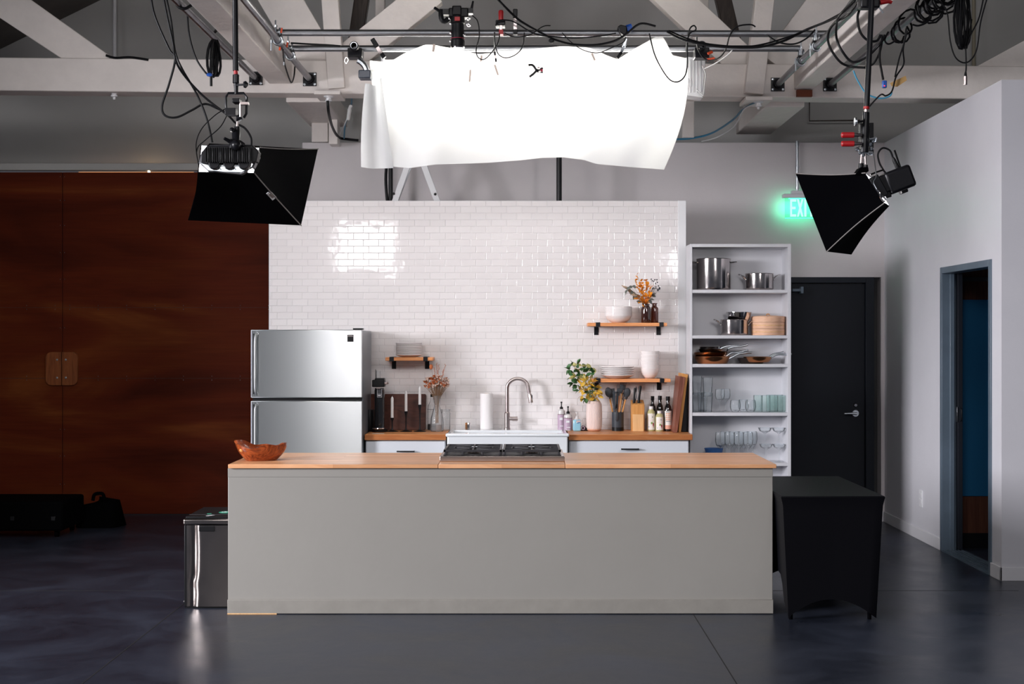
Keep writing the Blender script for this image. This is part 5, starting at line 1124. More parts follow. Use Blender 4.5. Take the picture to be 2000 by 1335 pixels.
# cooktop
cD0, cD1 = 8.80, 9.36
c0, c1 = xa(858.5, cD0), xa(1103, cD0)
zc0 = 0.911
ct = thing('gas_cooktop', 'steel gas cooktop with black cast iron grates set on the island', 'cooktop', ((c0+c1)/2, cD0, zc0))
MB().box(c0, c1, cD0, cD1, zc0, zc0+0.034).build('steel_tray', 'cook_steel', ct, bevel=0.004)
MB().box(c0+0.02, c1-0.02, cD0+0.045, cD1-0.02, zc0+0.0345, zc0+0.038).build('dark_well', 'black_metal', ct, bevel=0.001)
zg2 = zc0+0.038
hw = (c1-c0-0.05)/2
for k in range(2):
    x0 = c0+0.022+k*(hw+0.006); x1 = x0+hw; y0, y1 = cD0+0.05, cD1-0.025; m_ = MB(); zt_ = zg2+0.032
    for (a, b, c, d) in ((x0, x1, y0, y0+0.014), (x0, x1, y1-0.014, y1), (x0, x0+0.014, y0, y1), (x1-0.014, x1, y0, y1), (x0, x1, (y0+y1)/2-0.006, (y0+y1)/2+0.006)): m_.box(a, b, c, d, zt_-0.014, zt_)
    for bx3 in (0.5,):
        cxx = (x0+x1)/2
        for by in (0.27, 0.73):
            cyy = y0+(y1-y0)*by
            for a in range(8):
                an = a*PI/4+PI/8*0; r0 = 0.03; r1 = min((x1-x0)/2/max(abs(math.cos(an)), 1e-3), (y1-y0)*0.26/max(abs(math.sin(an)), 1e-3))
                m_.obox((cxx+r0*math.cos(an), cyy+r0*math.sin(an), zt_-0.006), (cxx+r1*math.cos(an), cyy+r1*math.sin(an), zt_-0.006), 0.010, 0.012)
    for xx in (x0+0.012, x0+hw/3, x0+2*hw/3, x1-0.012):
        for yy in (y0+0.008, y1-0.008): m_.box(xx-0.007, xx+0.007, yy-0.007, yy+0.007, zg2-0.001, zt_-0.01)
    m_.build('cast_iron_grate', mat('cast_iron_%d' % k, (0.018, 0.018, 0.022), 0.42, bump=0.2, bscale=120), ct, bevel=0.002)
    for by in (0.27, 0.73):
        cyy = y0+(y1-y0)*by
        MB().lathe([(0, 0), (0.036, 0), (0.040, 0.006), (0.034, 0.012), (0.026, 0.013), (0.024, 0.018), (0, 0.019)], ((x0+x1)/2, cyy, zg2), 24).build('burner', 'cook_steel', ct, sm=True)
for k in range(5):
    x = c0+0.08+k*(c1-c0-0.16)/4
    MB().lathe([(0, 0), (0.015, 0), (0.014, 0.016), (0, 0.017)], (x, cD0+0.024, zc0+0.034), 16).build('knob', 'cook_steel', ct, sm=True) if False else None

# carved wooden bowl
bD = 8.92; bxx = xa(508.5, bD)
t = thing('carved_wooden_bowl', 'reddish brown hand carved root wood bowl on the left end of the island', 'bowl', (bxx, bD, 0.91))
def bowl_fn(u, v, inner):
    a = 2*PI*u; rx, ry = 0.150, 0.115
    wob = 1+0.05*math.sin(2*a+0.4)+0.045*math.sin(3*a+1.2)+0.025*math.sin(5*a)
    ear = 0.10*math.exp(-((math.atan2(math.sin(a-PI*0.97), math.cos(a-PI*0.97)))/0.30)**2)
    H = 0.098+0.012*math.sin(2*a+2.2)+0.008*math.sin(5*a+1)+0.11*ear-0.004*math.cos(a)
    if not inner:
        rr = 0.62+0.38*math.sin(min(1, v*1.15)*PI/2) + (ear*v**4)*1.3; z = H*v
    else:
        rr = (0.62+0.38*math.sin(min(1, v*1.15)*PI/2))*0.88 + (ear*v**4)*1.25; z = 0.018+(H-0.018)*v
        if v == 0: rr = 0.4
    if v >= 0.999: z = H
    return (bxx+rx*rr*wob*math.cos(a), bD+ry*rr*wob*math.sin(a), 0.911+z)
nb_, nv_ = 56, 10
vs, fs = [], []
for inner in (False, True):
    for j in range(nv_+1):
        for i in range(nb_): vs.append(bowl_fn(i/nb_, (j/nv_) if not inner else 1-j/nv_, inner))
tot = 2*(nv_+1)
for j in range(tot-1):
    for i in range(nb_): fs.append((j*nb_+i, j*nb_+(i+1) % nb_, (j+1)*nb_+(i+1) % nb_, (j+1)*nb_+i))
fs.append(tuple(range(nb_-1, -1, -1))); fs.append(tuple((tot-1)*nb_+i for i in range(nb_)))
mb_ = MB().add(vs, fs); ob = mb_.build('bowl_body', 'burl', t, sm=True)
MB().ball((bxx-0.098, bD-0.092, 0.911+0.068), 0.016, 10, (1, 0.6, 0.8)).build('knot', 'maple', t, sm=True)

# ================================================================== TRASH CAN
TD = 8.82; t0 = xa(357.5, TD); t1_ = t0+0.33; tb_ = 9.34; th2 = 0.565
tc_ = thing('trash_can', 'stainless steel bin with a black lid and round stickers, left of the island', 'trash can', ((t0+t1_)/2, TD, 0))
m_ = MB()
def front_y(u, v): return TD+0.004+0.010*math.sin(PI*u)*-1+0.016*math.exp(-((u-0.13-0.045*math.sin(v*2.4)+0.03*math.exp(-((v-0.28)/0.07)**2))/0.055)**2)
m_.grid(lambda u, v: (t0+0.022+(t1_-t0-0.03)*u, front_y(u, v), 0.012+(th2-0.062)*v), 30, 20)
m_.build('steel_front', 'bin_steel', tc_, sm=True)
MB().box(t0+0.005, t1_-0.006, TD+0.021, tb_, 0.008, th2-0.05).box(t0+0.006, t0+0.024, TD+0.004, TD+0.03, 0.012, th2-0.05).box(t1_-0.012, t1_-0.006, TD+0.004, TD+0.03, 0.012, th2-0.05).build('bin_body', 'black', tc_, bevel=0.004)
MB().box(t0, t1_, TD-0.004, tb_+0.01, th2-0.048, th2-0.010).build('lid_rim', 'bin_steel', tc_, bevel=0.010, seg=3)
lidp = MB().box(t0+0.012, t1_-0.012, TD+0.018, tb_, th2-0.010, th2+0.002).build('lid', 'black', tc_, bevel=0.003)
MB().box(t0+0.012, t1_-0.012, TD+0.115, TD+0.121, th2+0.0015, th2+0.003).build('lid_seam', 'print_dark', tc_)
MB().box(xa(389, TD), xa(420, TD), TD-0.012, TD+0.003, za(1037, TD), za(1026, TD)).build('handle_opening', 'black', tc_, bevel=0.004)
def disc(x, y, r, m, nm='sticker', e=0.0): return MB().lathe([(0, 0.0005), (r, 0.0005), (r, 0.0012+e), (0, 0.0012+e)], (x, y, th2+0.002), 28).build(nm, m, lidp)
disc(t0+0.225, TD+0.235, 0.052, 'sticker_green'); disc(t0+0.275, TD+0.40, 0.052, 'sticker_blue'); disc(t0+0.13, TD+0.155, 0.016, 'sticker_green')
def arrow(x, y, s):
    m_ = MB()
    for k in range(3):
        a = k*2*PI/3+0.3; p = Vector((x+s*math.cos(a), y+s*math.sin(a), th2+0.0042)); q = Vector((x+s*math.cos(a+1.5), y+s*math.sin(a+1.5), th2+0.0042))
        m_.obox(p, q, s*0.45, 0.0006)
    m_.build('sticker_print', 'print_white', lidp)
arrow(t0+0.262, TD+0.40, 0.018); arrow(t0+0.208, TD+0.235, 0.018)
MB().box(t0+0.235, t0+0.262, TD+0.225, TD+0.245, th2+0.0036, th2+0.0044).box(t0+0.29, t0+0.315, TD+0.39, TD+0.41, th2+0.0036, th2+0.0044).build('sticker_print', 'print_white', lidp)
MB().prism([(t0+0.13, TD+0.05), (t0+0.15, TD+0.05), (t0+0.18, TD+0.085), (t0+0.158, TD+0.09)], 'z', th2+0.002, th2+0.003).build('sticker_print', 'print_white', lidp)
MB().box(t0+0.01, t1_-0.01, TD+0.01, tb_-0.01, 0.0, 0.012).build('base_ring', 'black', tc_)
MB().tube([(t0-0.018, TD+0.12, 0.02), (t0+0.01, TD+0.12, 0.02)], 0.008, 8).ball((t0-0.016, TD+0.12, 0.02), 0.012, 8).build('side_catch', 'black', tc_, sm=True)

# ================================================================== BLACK COVERED TABLE
q0, q1, y0_, y1_, hz_ = 1.533, 2.152, 8.40, 9.63, 0.742
tt = thing('covered_table', 'small table under a tight black stretch cover, right of the island', 'table', ((q0+q1)/2, y0_, 0))
nu_ = 24
per = []
def edge_pts(a, b, n): return [(a[0]+(b[0]-a[0])*k/n, a[1]+(b[1]-a[1])*k/n, k/n) for k in range(n)]
cor = [(q0, y0_), (q1, y0_), (q1, y1_), (q0, y1_)]
ins = 0.06
arches = [0.115, 0.26, 0.115, 0.27]
ring = []
for s in range(4):
    for (x, y, u) in edge_pts(cor[s], cor[(s+1) % 4], nu_):
        ring.append((x, y, u, s))
rows2 = []
NV = 14; cxm, cym = (q0+q1)/2, (y0_+y1_)/2
for j in range(NV+1):
    v = j/NV; row = []
    for (x, y, u, s) in ring:
        cd_ = min(u, 1-u)*2
        if s in (0, 2): zb_ = 0.012+arches[s]*(math.sin(PI*u)**0.8)
        else:
            e_ = min(u, 1-u); zb_ = 0.012+arches[s]*min(1, (e_/0.10))**1.0*(0.82+0.18*math.sin(PI*u))
        z = hz_-0.006-(hz_-0.006-zb_)*v
        zz = 1-z/hz_
        k_ = ins*(0.22*min(1, zz/0.06)+0.78*zz) + 0.006*math.sin(PI*min(1, zz))*(1-abs(2*u-1))
        dx = 1 if x < cxm else -1; dy = 1 if y < cym else -1
        X_ = x; Y_ = y
        if s in (0, 2): X_ = x+(cxm-x)/((q1-q0)/2)*k_*0.9; Y_ = y+dy*k_*0.7
        else: Y_ = y+(cym-y)/((y1_-y0_)/2)*k_*0.9; X_ = x+dx*k_*0.7
        row.append((X_, Y_, z))
    rows2.append(row)
m_ = MB(); nR = len(ring); vs = [p for r in rows2 for p in r]
fs = [(j*nR+i, j*nR+(i+1) % nR, (j+1)*nR+(i+1) % nR, (j+1)*nR+i) for j in range(NV) for i in range(nR)]
o_ = len(vs); vs += [(x+(0.006 if x < cxm else -0.006)*1, y+(0.006 if y < cym else -0.006), hz_) for (x, y, u, s) in ring]
fs += [(o_+i, o_+(i+1) % nR, (i+1) % nR, i) for i in range(nR)]; fs.append(tuple(o_+i for i in range(nR)))
m_.add(vs, fs).build('stretch_cover', 'spandex', tt, sm=True)
MB().box(q0+0.01, q1-0.01, y0_+0.01, y1_-0.01, hz_-0.04, hz_-0.008).build('tabletop', 'black', tt)
for x in (q0+0.075, q1-0.075):
    for y in (y0_+0.085, y1_-0.085): MB().tube([(x, y, 0), (x, y, hz_-0.04)], 0.012, 10).build('leg', 'black_fabric', tt, sm=True)

# ================================================================== DARK GEAR, LOWER LEFT
GD = 11.9
gx = lambda p: xa(p, GD)
gz = lambda p: za(p, GD)
M['gear'] = mat('dull_black_case', (0.0015, 0.0015, 0.0018), 0.8, spec=0.03)
t = thing('equipment_case', 'low black equipment case on the floor in the dark corner at left', 'equipment case', (gx(20), GD, 0))
MB().box(gx(-80), gx(122), GD, GD+0.6, 0.06, gz(979)).build('case_body', 'gear', t, bevel=0.02)
for a in (20, 100): MB().box(gx(a), gx(a+8), GD-0.008, GD, gz(1016), gz(1008)).build('latch', 'black', t, bevel=0.002)
for a in (-60, 104):
    for dy in (0.1, 0.5): MB().lathe([(0, -0.015), (0.03, -0.015), (0.03, 0.015), (0, 0.015)], (gx(a), GD+dy, 0.031), 14, 'x').build('caster', 'gear', t, sm=True)
t = thing('gear_bag', 'soft black gear bag slumped on the floor behind the equipment case', 'bag', (gx(130), GD+0.3, 0))
def bag_fn(u, v):
    a = 2*PI*u; zz = v
    L_ = 0.21*(1-0.25*zz)*(1 if v < 0.999 else 0.0); W_ = 0.15*(1-0.5*zz)*(1 if v < 0.999 else 0.0)
    return (gx(140)+L_*math.copysign(abs(math.cos(a))**0.6, math.cos(a))*(1+0.1*math.sin(3*a)), GD+0.78+W_*math.copysign(abs(math.sin(a))**0.6, math.sin(a)), 0.002+0.235*zz+0.03*math.cos(a)*zz)
MB().grid(bag_fn, 28, 8).build('bag_body', 'gear', t, sm=True)
MB().tube(smooth([(gx(128), GD+0.76, 0.23), (gx(132), GD+0.76, 0.285), (gx(148), GD+0.76, 0.29), (gx(152), GD+0.76, 0.235)], 5), 0.016, 8).build('bag_handle', 'gear', t, sm=True)

# ================================================================== LIGHTING RIG
# ---- LED tube bank behind the diffusion sheet
tb = thing('tube_light_bank', 'bank of lit tubes behind the white diffusion sheet, its ribbed end sticking out right', 'light', (0.1, 10.82, 3.80))
tx0, tx1 = xa(745, 10.8), xa(1340, 10.8)
zb0, zb1 = za(186, 10.8), za(118, 10.8)
for k in range(3):
    z = zb0+0.04+(zb1-zb0-0.08)*k/2
    MB().tube([(tx0+0.02, 10.80, z), (tx1-0.02, 10.80, z)], 0.022, 12).build('tube_lamp', 'tube', tb, sm=True)
cv = MB()
ex0, ex1 = xa(1340, 10.8), xa(1374, 10.8)
cv.add([(ex0, 10.74, zb0-0.01), (ex1-0.012, 10.74, zb0-0.03), (ex1+0.008, 10.74, zb1), (ex0, 10.74, zb1+0.02), (ex0, 10.90, zb0-0.01), (ex1-0.012, 10.90, zb0-0.03), (ex1+0.008, 10.90, zb1), (ex0, 10.90, zb1+0.02)],
       [(0,1,2,3), (7,6,5,4), (0,4,5,1), (1,5,6,2), (2,6,7,3), (3,7,4,0)])
for k in range(4):
    x = ex0+0.02+k*0.026; cv.box(x, x+0.008, 10.732, 10.742, zb0+0.01, zb1-0.01)
cv.build('end_housing', 'white_paint', tb, bevel=0.006)
MB().lathe([(0, 0), (0.055, 0), (0.055, 0.10), (0.045, 0.11), (0, 0.11)], (xa(1322, 10.8), 10.78, za(165, 10.8)), 20, 'x').build('paper_roll_end', 'white_paint', tb, sm=True)
MB().box(tx0, tx1, 10.88, 10.90, zb0-0.03, zb1+0.02).box(tx0, tx1, 10.84, 10.90, zb0-0.045, zb0-0.03).box(tx0, tx0+0.02, 10.76, 10.9, zb0, zb1+0.02).build('frame', 'white_paint', tb)
# ---- diffusion sheet
top = [(722, 118), (760, 122), (790, 104), (830, 87), (850, 88), (900, 98), (935, 106), (985, 101), (1040, 96), (1100, 90), (1150, 93), (1185, 108), (1206, 116), (1240, 95), (1290, 66), (1300, 80), (1313, 108), (1342, 114)]
bot = [(762, 325), (800, 328), (850, 321), (950, 318), (1015, 313), (1060, 308), (1100, 307), (1140, 312), (1165, 320), (1230, 326), (1297, 331)]
def lerp_pts(P, t):
    L = [0]
    for a, b in zip(P, P[1:]): L.append(L[-1]+math.hypot(b[0]-a[0], b[1]-a[1]))
    d = t*L[-1]
    for i in range(len(P)-1):
        if d <= L[i+1] or i == len(P)-2:
            q = (d-L[i])/(L[i+1]-L[i]); return P[i][0]+(P[i+1][0]-P[i][0])*q, P[i][1]+(P[i+1][1]-P[i][1])*q
def sheet_fn(u, v):
    a = lerp_pts(top, u); b = lerp_pts(bot, u)
    px = a[0]+(b[0]-a[0])*(v**1.4); py = a[1]+(b[1]-a[1])*v
    if u > 0.9: px += (u-0.9)*10*18*math.sin(PI*min(1, v*1.0))*0.6
    D = 10.60-0.05*v+0.022*math.sin(u*17+v*2.2)*(0.3+v)+0.012*math.sin(u*41+v*5)*(1-v*0.5)+0.03*math.sin(v*PI)*math.sin(u*6+1)
    if v < 0.12: D = min(D, 10.572)+0.0*u
    return at(px, py, D-0.05)
sh = MB().grid(sheet_fn, 96, 24)
o_sheet = sh.build('diffusion_sheet', 'sheet', None, at(1000, 200, 10.6), sm=True)
tag(o_sheet, 'large creased white paper sheet hung over the rig, glowing from the lights behind it', 'diffusion sheet')
def flap_fn(u, v):
    tp = lerp_pts([(713, 163), (722, 163), (731, 168), (745, 150)], u); bt = lerp_pts([(705, 326), (725, 329), (742, 329), (768, 328)], u)
    px = tp[0]+(bt[0]-tp[0])*v - 3*math.sin(PI*v)*(1-u); py = tp[1]+(bt[1]-tp[1])*v
    return at(px, py, 10.46+0.05*u-0.01*math.sin(u*9))
MB().grid(flap_fn, 8, 12).build('sheet_flap', 'sheet', o_sheet, sm=True)
def tape(px0, py0, px1, py1, w_, D, lab):
    D -= 0.06; a = Vector(at(px0, py0, D)); b = Vector(at(px1, py1, D)); x, y, z = a
    tag(MB().obox(a, b, w_, 0.0015, (0, 1, 0)).build('tape_strip', 'tape', None, (x, y, z)), lab, 'tape')
tape(848, 86, 846, 101, 0.018, 10.49, 'beige tape tab at the left peak of the diffusion sheet')
tape(941, 108, 939, 120, 0.016, 10.46, 'small beige tape tab on the sheet just right of the hanging camera')
tape(966, 126, 973, 147, 0.016, 10.42, 'crooked beige tape strip on the sheet below the red handled clamp')
tape(919, 136, 917, 160, 0.016, 10.42, 'faint beige tape strip on the sheet below the hanging camera')
tape(1156, 104, 1162, 118, 0.016, 10.46, 'beige tape tab on the upper right fold of the sheet')

# ---- softboxes
def loft(small, large, n=8, sag=0.02, inset=0.0):
    S = [Vector(p) for p in small]; L = [Vector(p) for p in large]
    c = sum(S, Vector())/4*0.5+sum(L, Vector())/4*0.5
    rows = []
    for i in range(n+1):
        t = i/n; ring = []
        for k in range(4):
            a = S[k].lerp(L[k], t); b = S[(k+1) % 4].lerp(L[(k+1) % 4], t)
            for q in range(6):
                u = q/6; p = a.lerp(b, u)
                ax = sum(S, Vector())/4*(1-t)+sum(L, Vector())/4*t
                k2 = sag*math.sin(PI*t)*(0.5+0.5*math.sin(PI*u))
                d = (ax-p).normalized(); ring.append(p+d*(k2+inset))
        rows.append(ring)
    m = MB(); nn = len(rows[0]); vs = [p for r in rows for p in r]
    fs = [(i*nn+k, i*nn+(k+1) % nn, (i+1)*nn+(k+1) % nn, (i+1)*nn+k) for i in range(n) for k in range(nn)]
    m.add(vs, fs); return m, rows
def softbox(base, label, small, large, emat, seams, sag):
    t = thing('softbox_light', label, 'softbox light', base)
    m, rows = loft(small, large, 8, sag); m.build('fabric_shell', 'black_fabric', t, sm=True)
    m2, _ = loft(small, large, 8, sag, 0.007); m2.build('silver_lining', 'silver_lining', t, sm=True)
    for k in seams:
        pts = [r[k*6] for r in rows]; c = sum((Vector(p) for p in large), Vector())/4
        pts = [p+(p-c).normalized()*0.003 for p in pts]
        MB().tube(pts, 0.0032, 6).build('seam_piping', 'piping_grey', t, sm=True)
    L = [Vector(p) for p in large]; S = [Vector(p) for p in small]
    sc = sum(S, Vector())/4; lc = sum(L, Vector())/4; back = (sc-lc).normalized()
    q = [p+back*0.06+(lc-p).normalized()*0.045 for p in L]
    MB().add(q, [(0,1,2,3)]).build('diffuser', emat, t)
    return t, sc, lc, rows

# left softbox, seen from behind; corners BL BR TR TL
P = lambda a, b, D: Vector(at(a, b, D))
sL = [P(386, 336, 8.08), P(497, 338, 8.10), P(508, 288, 8.20), P(392, 283, 8.18)]
BL, BR, TR = P(367, 430, 8.58), P(588, 440, 8.68), P(621, 291, 9.00)
LL = [BL, BR, TR, BL+TR-BR]
rod_x, rod_D = xa(460, 8.45), 8.45
tl, scL, lcL, rowsL = softbox(at(460, 300, 8.5), 'large black softbox hanging at left, seen from behind, bright lamp at its narrow end', sL, LL, 'soft_l', (1, 2), 0.03)
# bright slot under the fixture, lamp body, fins and the lit rim
hb = MB()
cxp = (sL[0]+sL[1]+sL[2]+sL[3])/4
poly = [(388, 318), (394, 296), (410, 283), (488, 282), (503, 291), (505, 306), (495, 327), (470, 340), (405, 334)]
ring = [P(a, b, 8.05) for a, b in poly]; ring2 = [p+Vector((0, 0.06, 0)) for p in ring]; n_ = len(ring)
inner = [cxp+(p-cxp)*0.93+Vector((0, -0.005, 0)) for p in ring]
rim = MB().add(ring+inner, [(i, (i+1) % n_, n_+(i+1) % n_, n_+i) for i in range(n_)]).add(ring+ring2, [(i, (i+1) % n_, n_+(i+1) % n_, n_+i) for i in range(n_)])
rim.build('speed_ring', 'pipe_dark', tl)
MB().prism([(xa(a_, 8.02), za(b_, 8.02)) for a_, b_ in [(392, 318), (393, 298), (404, 284), (493, 283), (505, 296), (501, 315), (484, 322), (408, 322)]], 'y', 8.02, 8.10).build('back_plate', 'black_metal', tl, bevel=0.004)
MB().add([P(a_, b_, 8.13) for a_, b_ in [(390, 318), (400, 312), (500, 312), (496, 328), (471, 341), (405, 334)]], [tuple(range(6))]).build('lamp_glow', emis('lamp_leak', (0.85, 0.93, 1.0), 1.3), tl)
f = MB()
for k, px in enumerate((418, 447, 476)):
    x, y, z = at(px, 303, 8.00)
    f.box(x-0.043, x+0.043, 7.98, 8.1, z-0.04, z+0.045)
    for i in range(7):
        xx = x-0.04+i*0.0125; f.box(xx, xx+0.004, 7.965, 7.98, z-0.045, z+0.04)
    f.lathe([(0, -0.02), (0.03, -0.02), (0.036, 0), (0.036, 0.02)], (x, 8.02, z-0.045), 14, 'y')
f.box(xa(404, 8.), xa(490, 8.), 7.99, 8.08, za(300, 8.), za(286, 8.))
f.build('lamp_housing', 'black_metal', tl, bevel=0.003)
g_ = MB()
for k in range(3):
    for i in range(6):
        x0, y0, z0 = at(404+k*29+i*4, 318+i*0.7, 8.04); x1, y1, z1 = at(412+k*29+i*4, 329+i*0.5, 8.08); g_.obox((x0, y0, z0), (x1, y1, z1), 0.003, 0.003)
g_.build('cooling_fin', 'black_metal', tl)
MB().obox(P(524, 375, 8.32), P(536, 388, 8.38), 0.03, 0.003, (0, 1, 0)).build('sewn_label', 'print_white', tl)
MB().obox(P(526, 378, 8.313), P(533.5, 386, 8.37), 0.012, 0.003, (0, 1, 0)).build('label_print', 'piping_grey', tl)
yk = MB()
yk.tube(smooth([P(452, 290, 7.98), P(456, 281, 7.98), P(466, 279, 7.98), P(474, 284, 8.)], 4), 0.018, 10)
yk.ball(at(461, 283, 7.96), 0.03, 12).tube([P(438, 270, 7.96), P(449, 276, 7.98)], [0.009, 0.012], 8).tube([P(449, 276, 7.98), P(470, 280, 8.)], 0.016, 8)
yk.tube([P(461, 281, 8.), P(461, 262, 8.02), P(463, 256, 8.03), P(463, 247, 8.03)], [0.02, 0.024, 0.018, 0.016], 12)
yk.tube([P(463, 254, 8.02), P(452, 253, 8.)], 0.006, 8).ball(at(453, 253, 8.), 0.014, 8)
yk.build('tilt_bracket', 'black_metal', tl, sm=True)

# hanging rods
def hang_rod(label, px_t, px_b, D, top_z, bot_py):
    b = Vector(at(px_b, bot_py, D)); tpt = Vector((xa(px_t, D), D, top_z))
    t = thing('hanging_rod', label, 'drop rod', tuple(b))
    return t, b, tpt
hr, b, tp_ = hang_rod('black telescopic drop rod holding the left softbox', 459, 461, 8.03, 3.62, 247)
def pt(px, py, D): return Vector(at(px, py, D))
MB().tube([(XL1, 8.03, ZL1-0.03), (XL1+0.02, 8.03, ZL1-0.07), tp_, pt(460.5, 138, 8.03)], 0.0165, 14).build('outer_tube', 'black_metal', hr, sm=True)
MB().tube([pt(460.5, 138, 8.03), pt(461, 145, 8.03)], 0.012, 12).build('band', 'red', hr, sm=True)
MB().tube([pt(461, 146, 8.03), pt(461, 162, 8.03), pt(461.5, 163, 8.03), pt(461.5, 172, 8.03), pt(461.5, 184, 8.03)], [0.019, 0.019, 0.015, 0.012, 0.011], 12).tube([pt(462, 166, 8.02), pt(478, 165, 8.)], 0.006, 8).lathe([(0, 0), (0.018, 0), (0.021, 0.012), (0.006, 0.025)], tuple(pt(476, 165, 8.)), 8, 'x').build('collar', 'black_metal', hr, bevel=0.001)
fr = [(442, 214), (441, 190), (446, 182), (476, 182), (482, 190), (481, 222), (476, 230)]
MB().tube([pt(a, b_, 8.03) for a, b_ in fr], 0.0075, 8).build('frame_loop', 'black_metal', hr, sm=True)
MB().box(xa(441, 8.03), xa(462, 8.03), 8., 8.06, za(226, 8.03), za(212, 8.03)).box(xa(456, 8.03), xa(470, 8.03), 7.99, 8.07, za(202, 8.03), za(194, 8.03)).tube([pt(465, 228, 8.03), pt(462, 232, 8.03), pt(472, 228, 8.03)], 0.02, 8).build('grip_head', 'black_metal', hr, bevel=0.003)
MB().tube([pt(470, 202, 8.01), pt(470, 228, 8.01)], 0.007, 8).box(xa(470, 8.), xa(486, 8.), 7.98, 8.01, za(205, 8.), za(200, 8.)).build('grip_handle', 'nickel', hr, sm=True)
MB().tube([pt(464, 232, 8.03), pt(463.5, 248, 8.03)], 0.007, 10).build('spigot', 'nickel', hr, sm=True)
MB().lathe([(0.0165, -0.05), (0.035, -0.05), (0.04, 0), (0.035, 0.05), (0.0165, 0.05)], (XL1, 8.03, ZL1), 12, 'y').build('pipe_hook', 'black_metal', hr, sm=True)

# right softbox; corners near-top, near-bottom, far-bottom, far-top
T, B, FB = P(1554, 339, 8.20), P(1614, 491, 8.20), P(1663, 497, 8.57)
LR = [T, B, FB, T+FB-B]
st, sb, fb2 = P(1690, 338, 7.97), P(1727, 396, 7.95), P(1737, 402, 8.13)
SR = [st, sb, fb2, st+fb2-sb]
t2, scR, lcR, rowsR = softbox(at(1690, 370, 8.4), 'large black softbox hanging at right in front of the exit sign, seen from its side', SR, LR, 'soft_r', (0, 1), 0.03)
def rotbox(c, hx, hy, hz, ang, m=None):
    mm = m or MB(); R_ = Matrix.Rotation(ang, 3, 'Y'); vs = []
    for x in (-hx, hx):
        for y in (-hy, hy):
            for z in (-hz, hz): vs.append(Vector(c)+R_ @ Vector((x, y, z)))
    return mm.add(vs, [(0,1,3,2), (4,6,7,5), (0,4,5,1), (2,3,7,6), (0,2,6,4), (1,5,7,3)])
rotbox(at(1753, 352, 8.05), 0.078, 0.07, 0.064, -0.36).build('lamp_housing', 'black_metal', t2, bevel=0.016, seg=2)
m_ = rotbox(at(1722, 361, 8.05), 0.03, 0.06, 0.05, -0.36); rotbox(at(1710, 367, 8.05), 0.03, 0.075, 0.065, -0.5, m_); rotbox(at(1732, 380, 8.03), 0.018, 0.03, 0.02, -0.3, m_); rotbox(at(1764, 372, 8.05), 0.02, 0.03, 0.016, -0.36, m_)
m_.build('lamp_neck', 'black_metal', t2, bevel=0.006)
MB().tube([pt(1759, 328, 8.05), pt(1747, 293, 8.05)], 0.0055, 8).build('antenna', 'black', t2, sm=True)
MB().tube([pt(1754, 329, 8.03), pt(1746, 312, 8.03), pt(1744, 307, 8.03)], [0.013, 0.011, 0.006], 10).build('cable_plug', 'black', t2, sm=True)
MB().tube(smooth([pt(1744, 308, 8.03), pt(1738, 294, 8.03), pt(1724, 289, 8.03), pt(1715, 300, 8.03), pt(1717, 316, 8.03), pt(1724, 330, 8.03), pt(1730, 338, 8.03)], 5), 0.0055, 8).build('power_lead', 'cable', t2, sm=True)
MB().tube(smooth([pt(1700, 341, 8.01), pt(1712, 336, 8.01), pt(1724, 332, 8.03)], 4), 0.005, 8).build('brace_wire', 'black', t2, sm=True)
MB().tube(smooth([pt(1706, 300, 8.01), pt(1710, 330, 7.95), pt(1711, 345, 7.93), pt(1706, 356, 7.92), pt(1714, 372, 7.9)], 4), 0.003, 6).build('safety_wire', 'zinc', t2, sm=True)
MB().tube(smooth([pt(1712, 370, 7.9), pt(1718, 376, 7.89), pt(1719, 384, 7.89), pt(1726, 393, 7.89), pt(1729, 388, 7.89), pt(1723, 383, 7.89)], 4), 0.005, 8).build('snap_hook', 'chrome', t2, sm=True)
MB().prism([(xa(1667, 8.03), za(343, 8.03)), (xa(1677, 8.03), za(328, 8.03)), (xa(1692, 8.03), za(328, 8.03)), (xa(1693, 8.03), za(336, 8.03)), (xa(1680, 8.03), za(344, 8.03))], 'y', 7.98, 8.08).build('corner_flap', 'black_fabric', t2, bevel=0.004)

hr2, b, tp_ = hang_rod('black telescopic drop rod with two red handled clamps holding the right softbox', 1703, 1692, 8.07, 3.62, 322)
MB().tube([(XR1, 8.07, ZR1-0.03), (XR1-0.02, 8.07, ZR1-0.07), tp_, pt(1692.5, 212, 8.07)], 0.0165, 14).build('outer_tube', 'black_metal', hr2, sm=True)
MB().tube([pt(1692.4, 208, 8.065), pt(1692, 213, 8.065)], 0.0172, 12).build('band', 'red', hr2, sm=True)
MB().tube([pt(1692, 213, 8.07), pt(1691.5, 220, 8.07)], 0.012, 12).build('inner_tube', 'nickel', hr2, sm=True)
c_ = MB().tube([pt(1691.5, 219, 8.07), pt(1691, 240, 8.07), pt(1690, 255, 8.07), pt(1688, 298, 8.07)], [0.02, 0.02, 0.024, 0.024], 12)
c_.box(xa(1678, 8.1), xa(1690, 8.1), 8.07, 8.12, za(292, 8.1), za(242, 8.1)).box(xa(1696, 8.1), xa(1704, 8.1), 8.07, 8.11, za(300, 8.1), za(241, 8.1))
c_.tube([pt(1690, 236, 8.07), pt(1676, 238, 8.05)], 0.007, 8).build('collar', 'black_metal', hr2, bevel=0.002)
MB().lathe([(0, -0.01), (0.024, -0.006), (0.026, 0.004), (0, 0.012)], tuple(pt(1671, 238, 8.04)), 12, 'x').build('knob', 'zinc', hr2, sm=True)
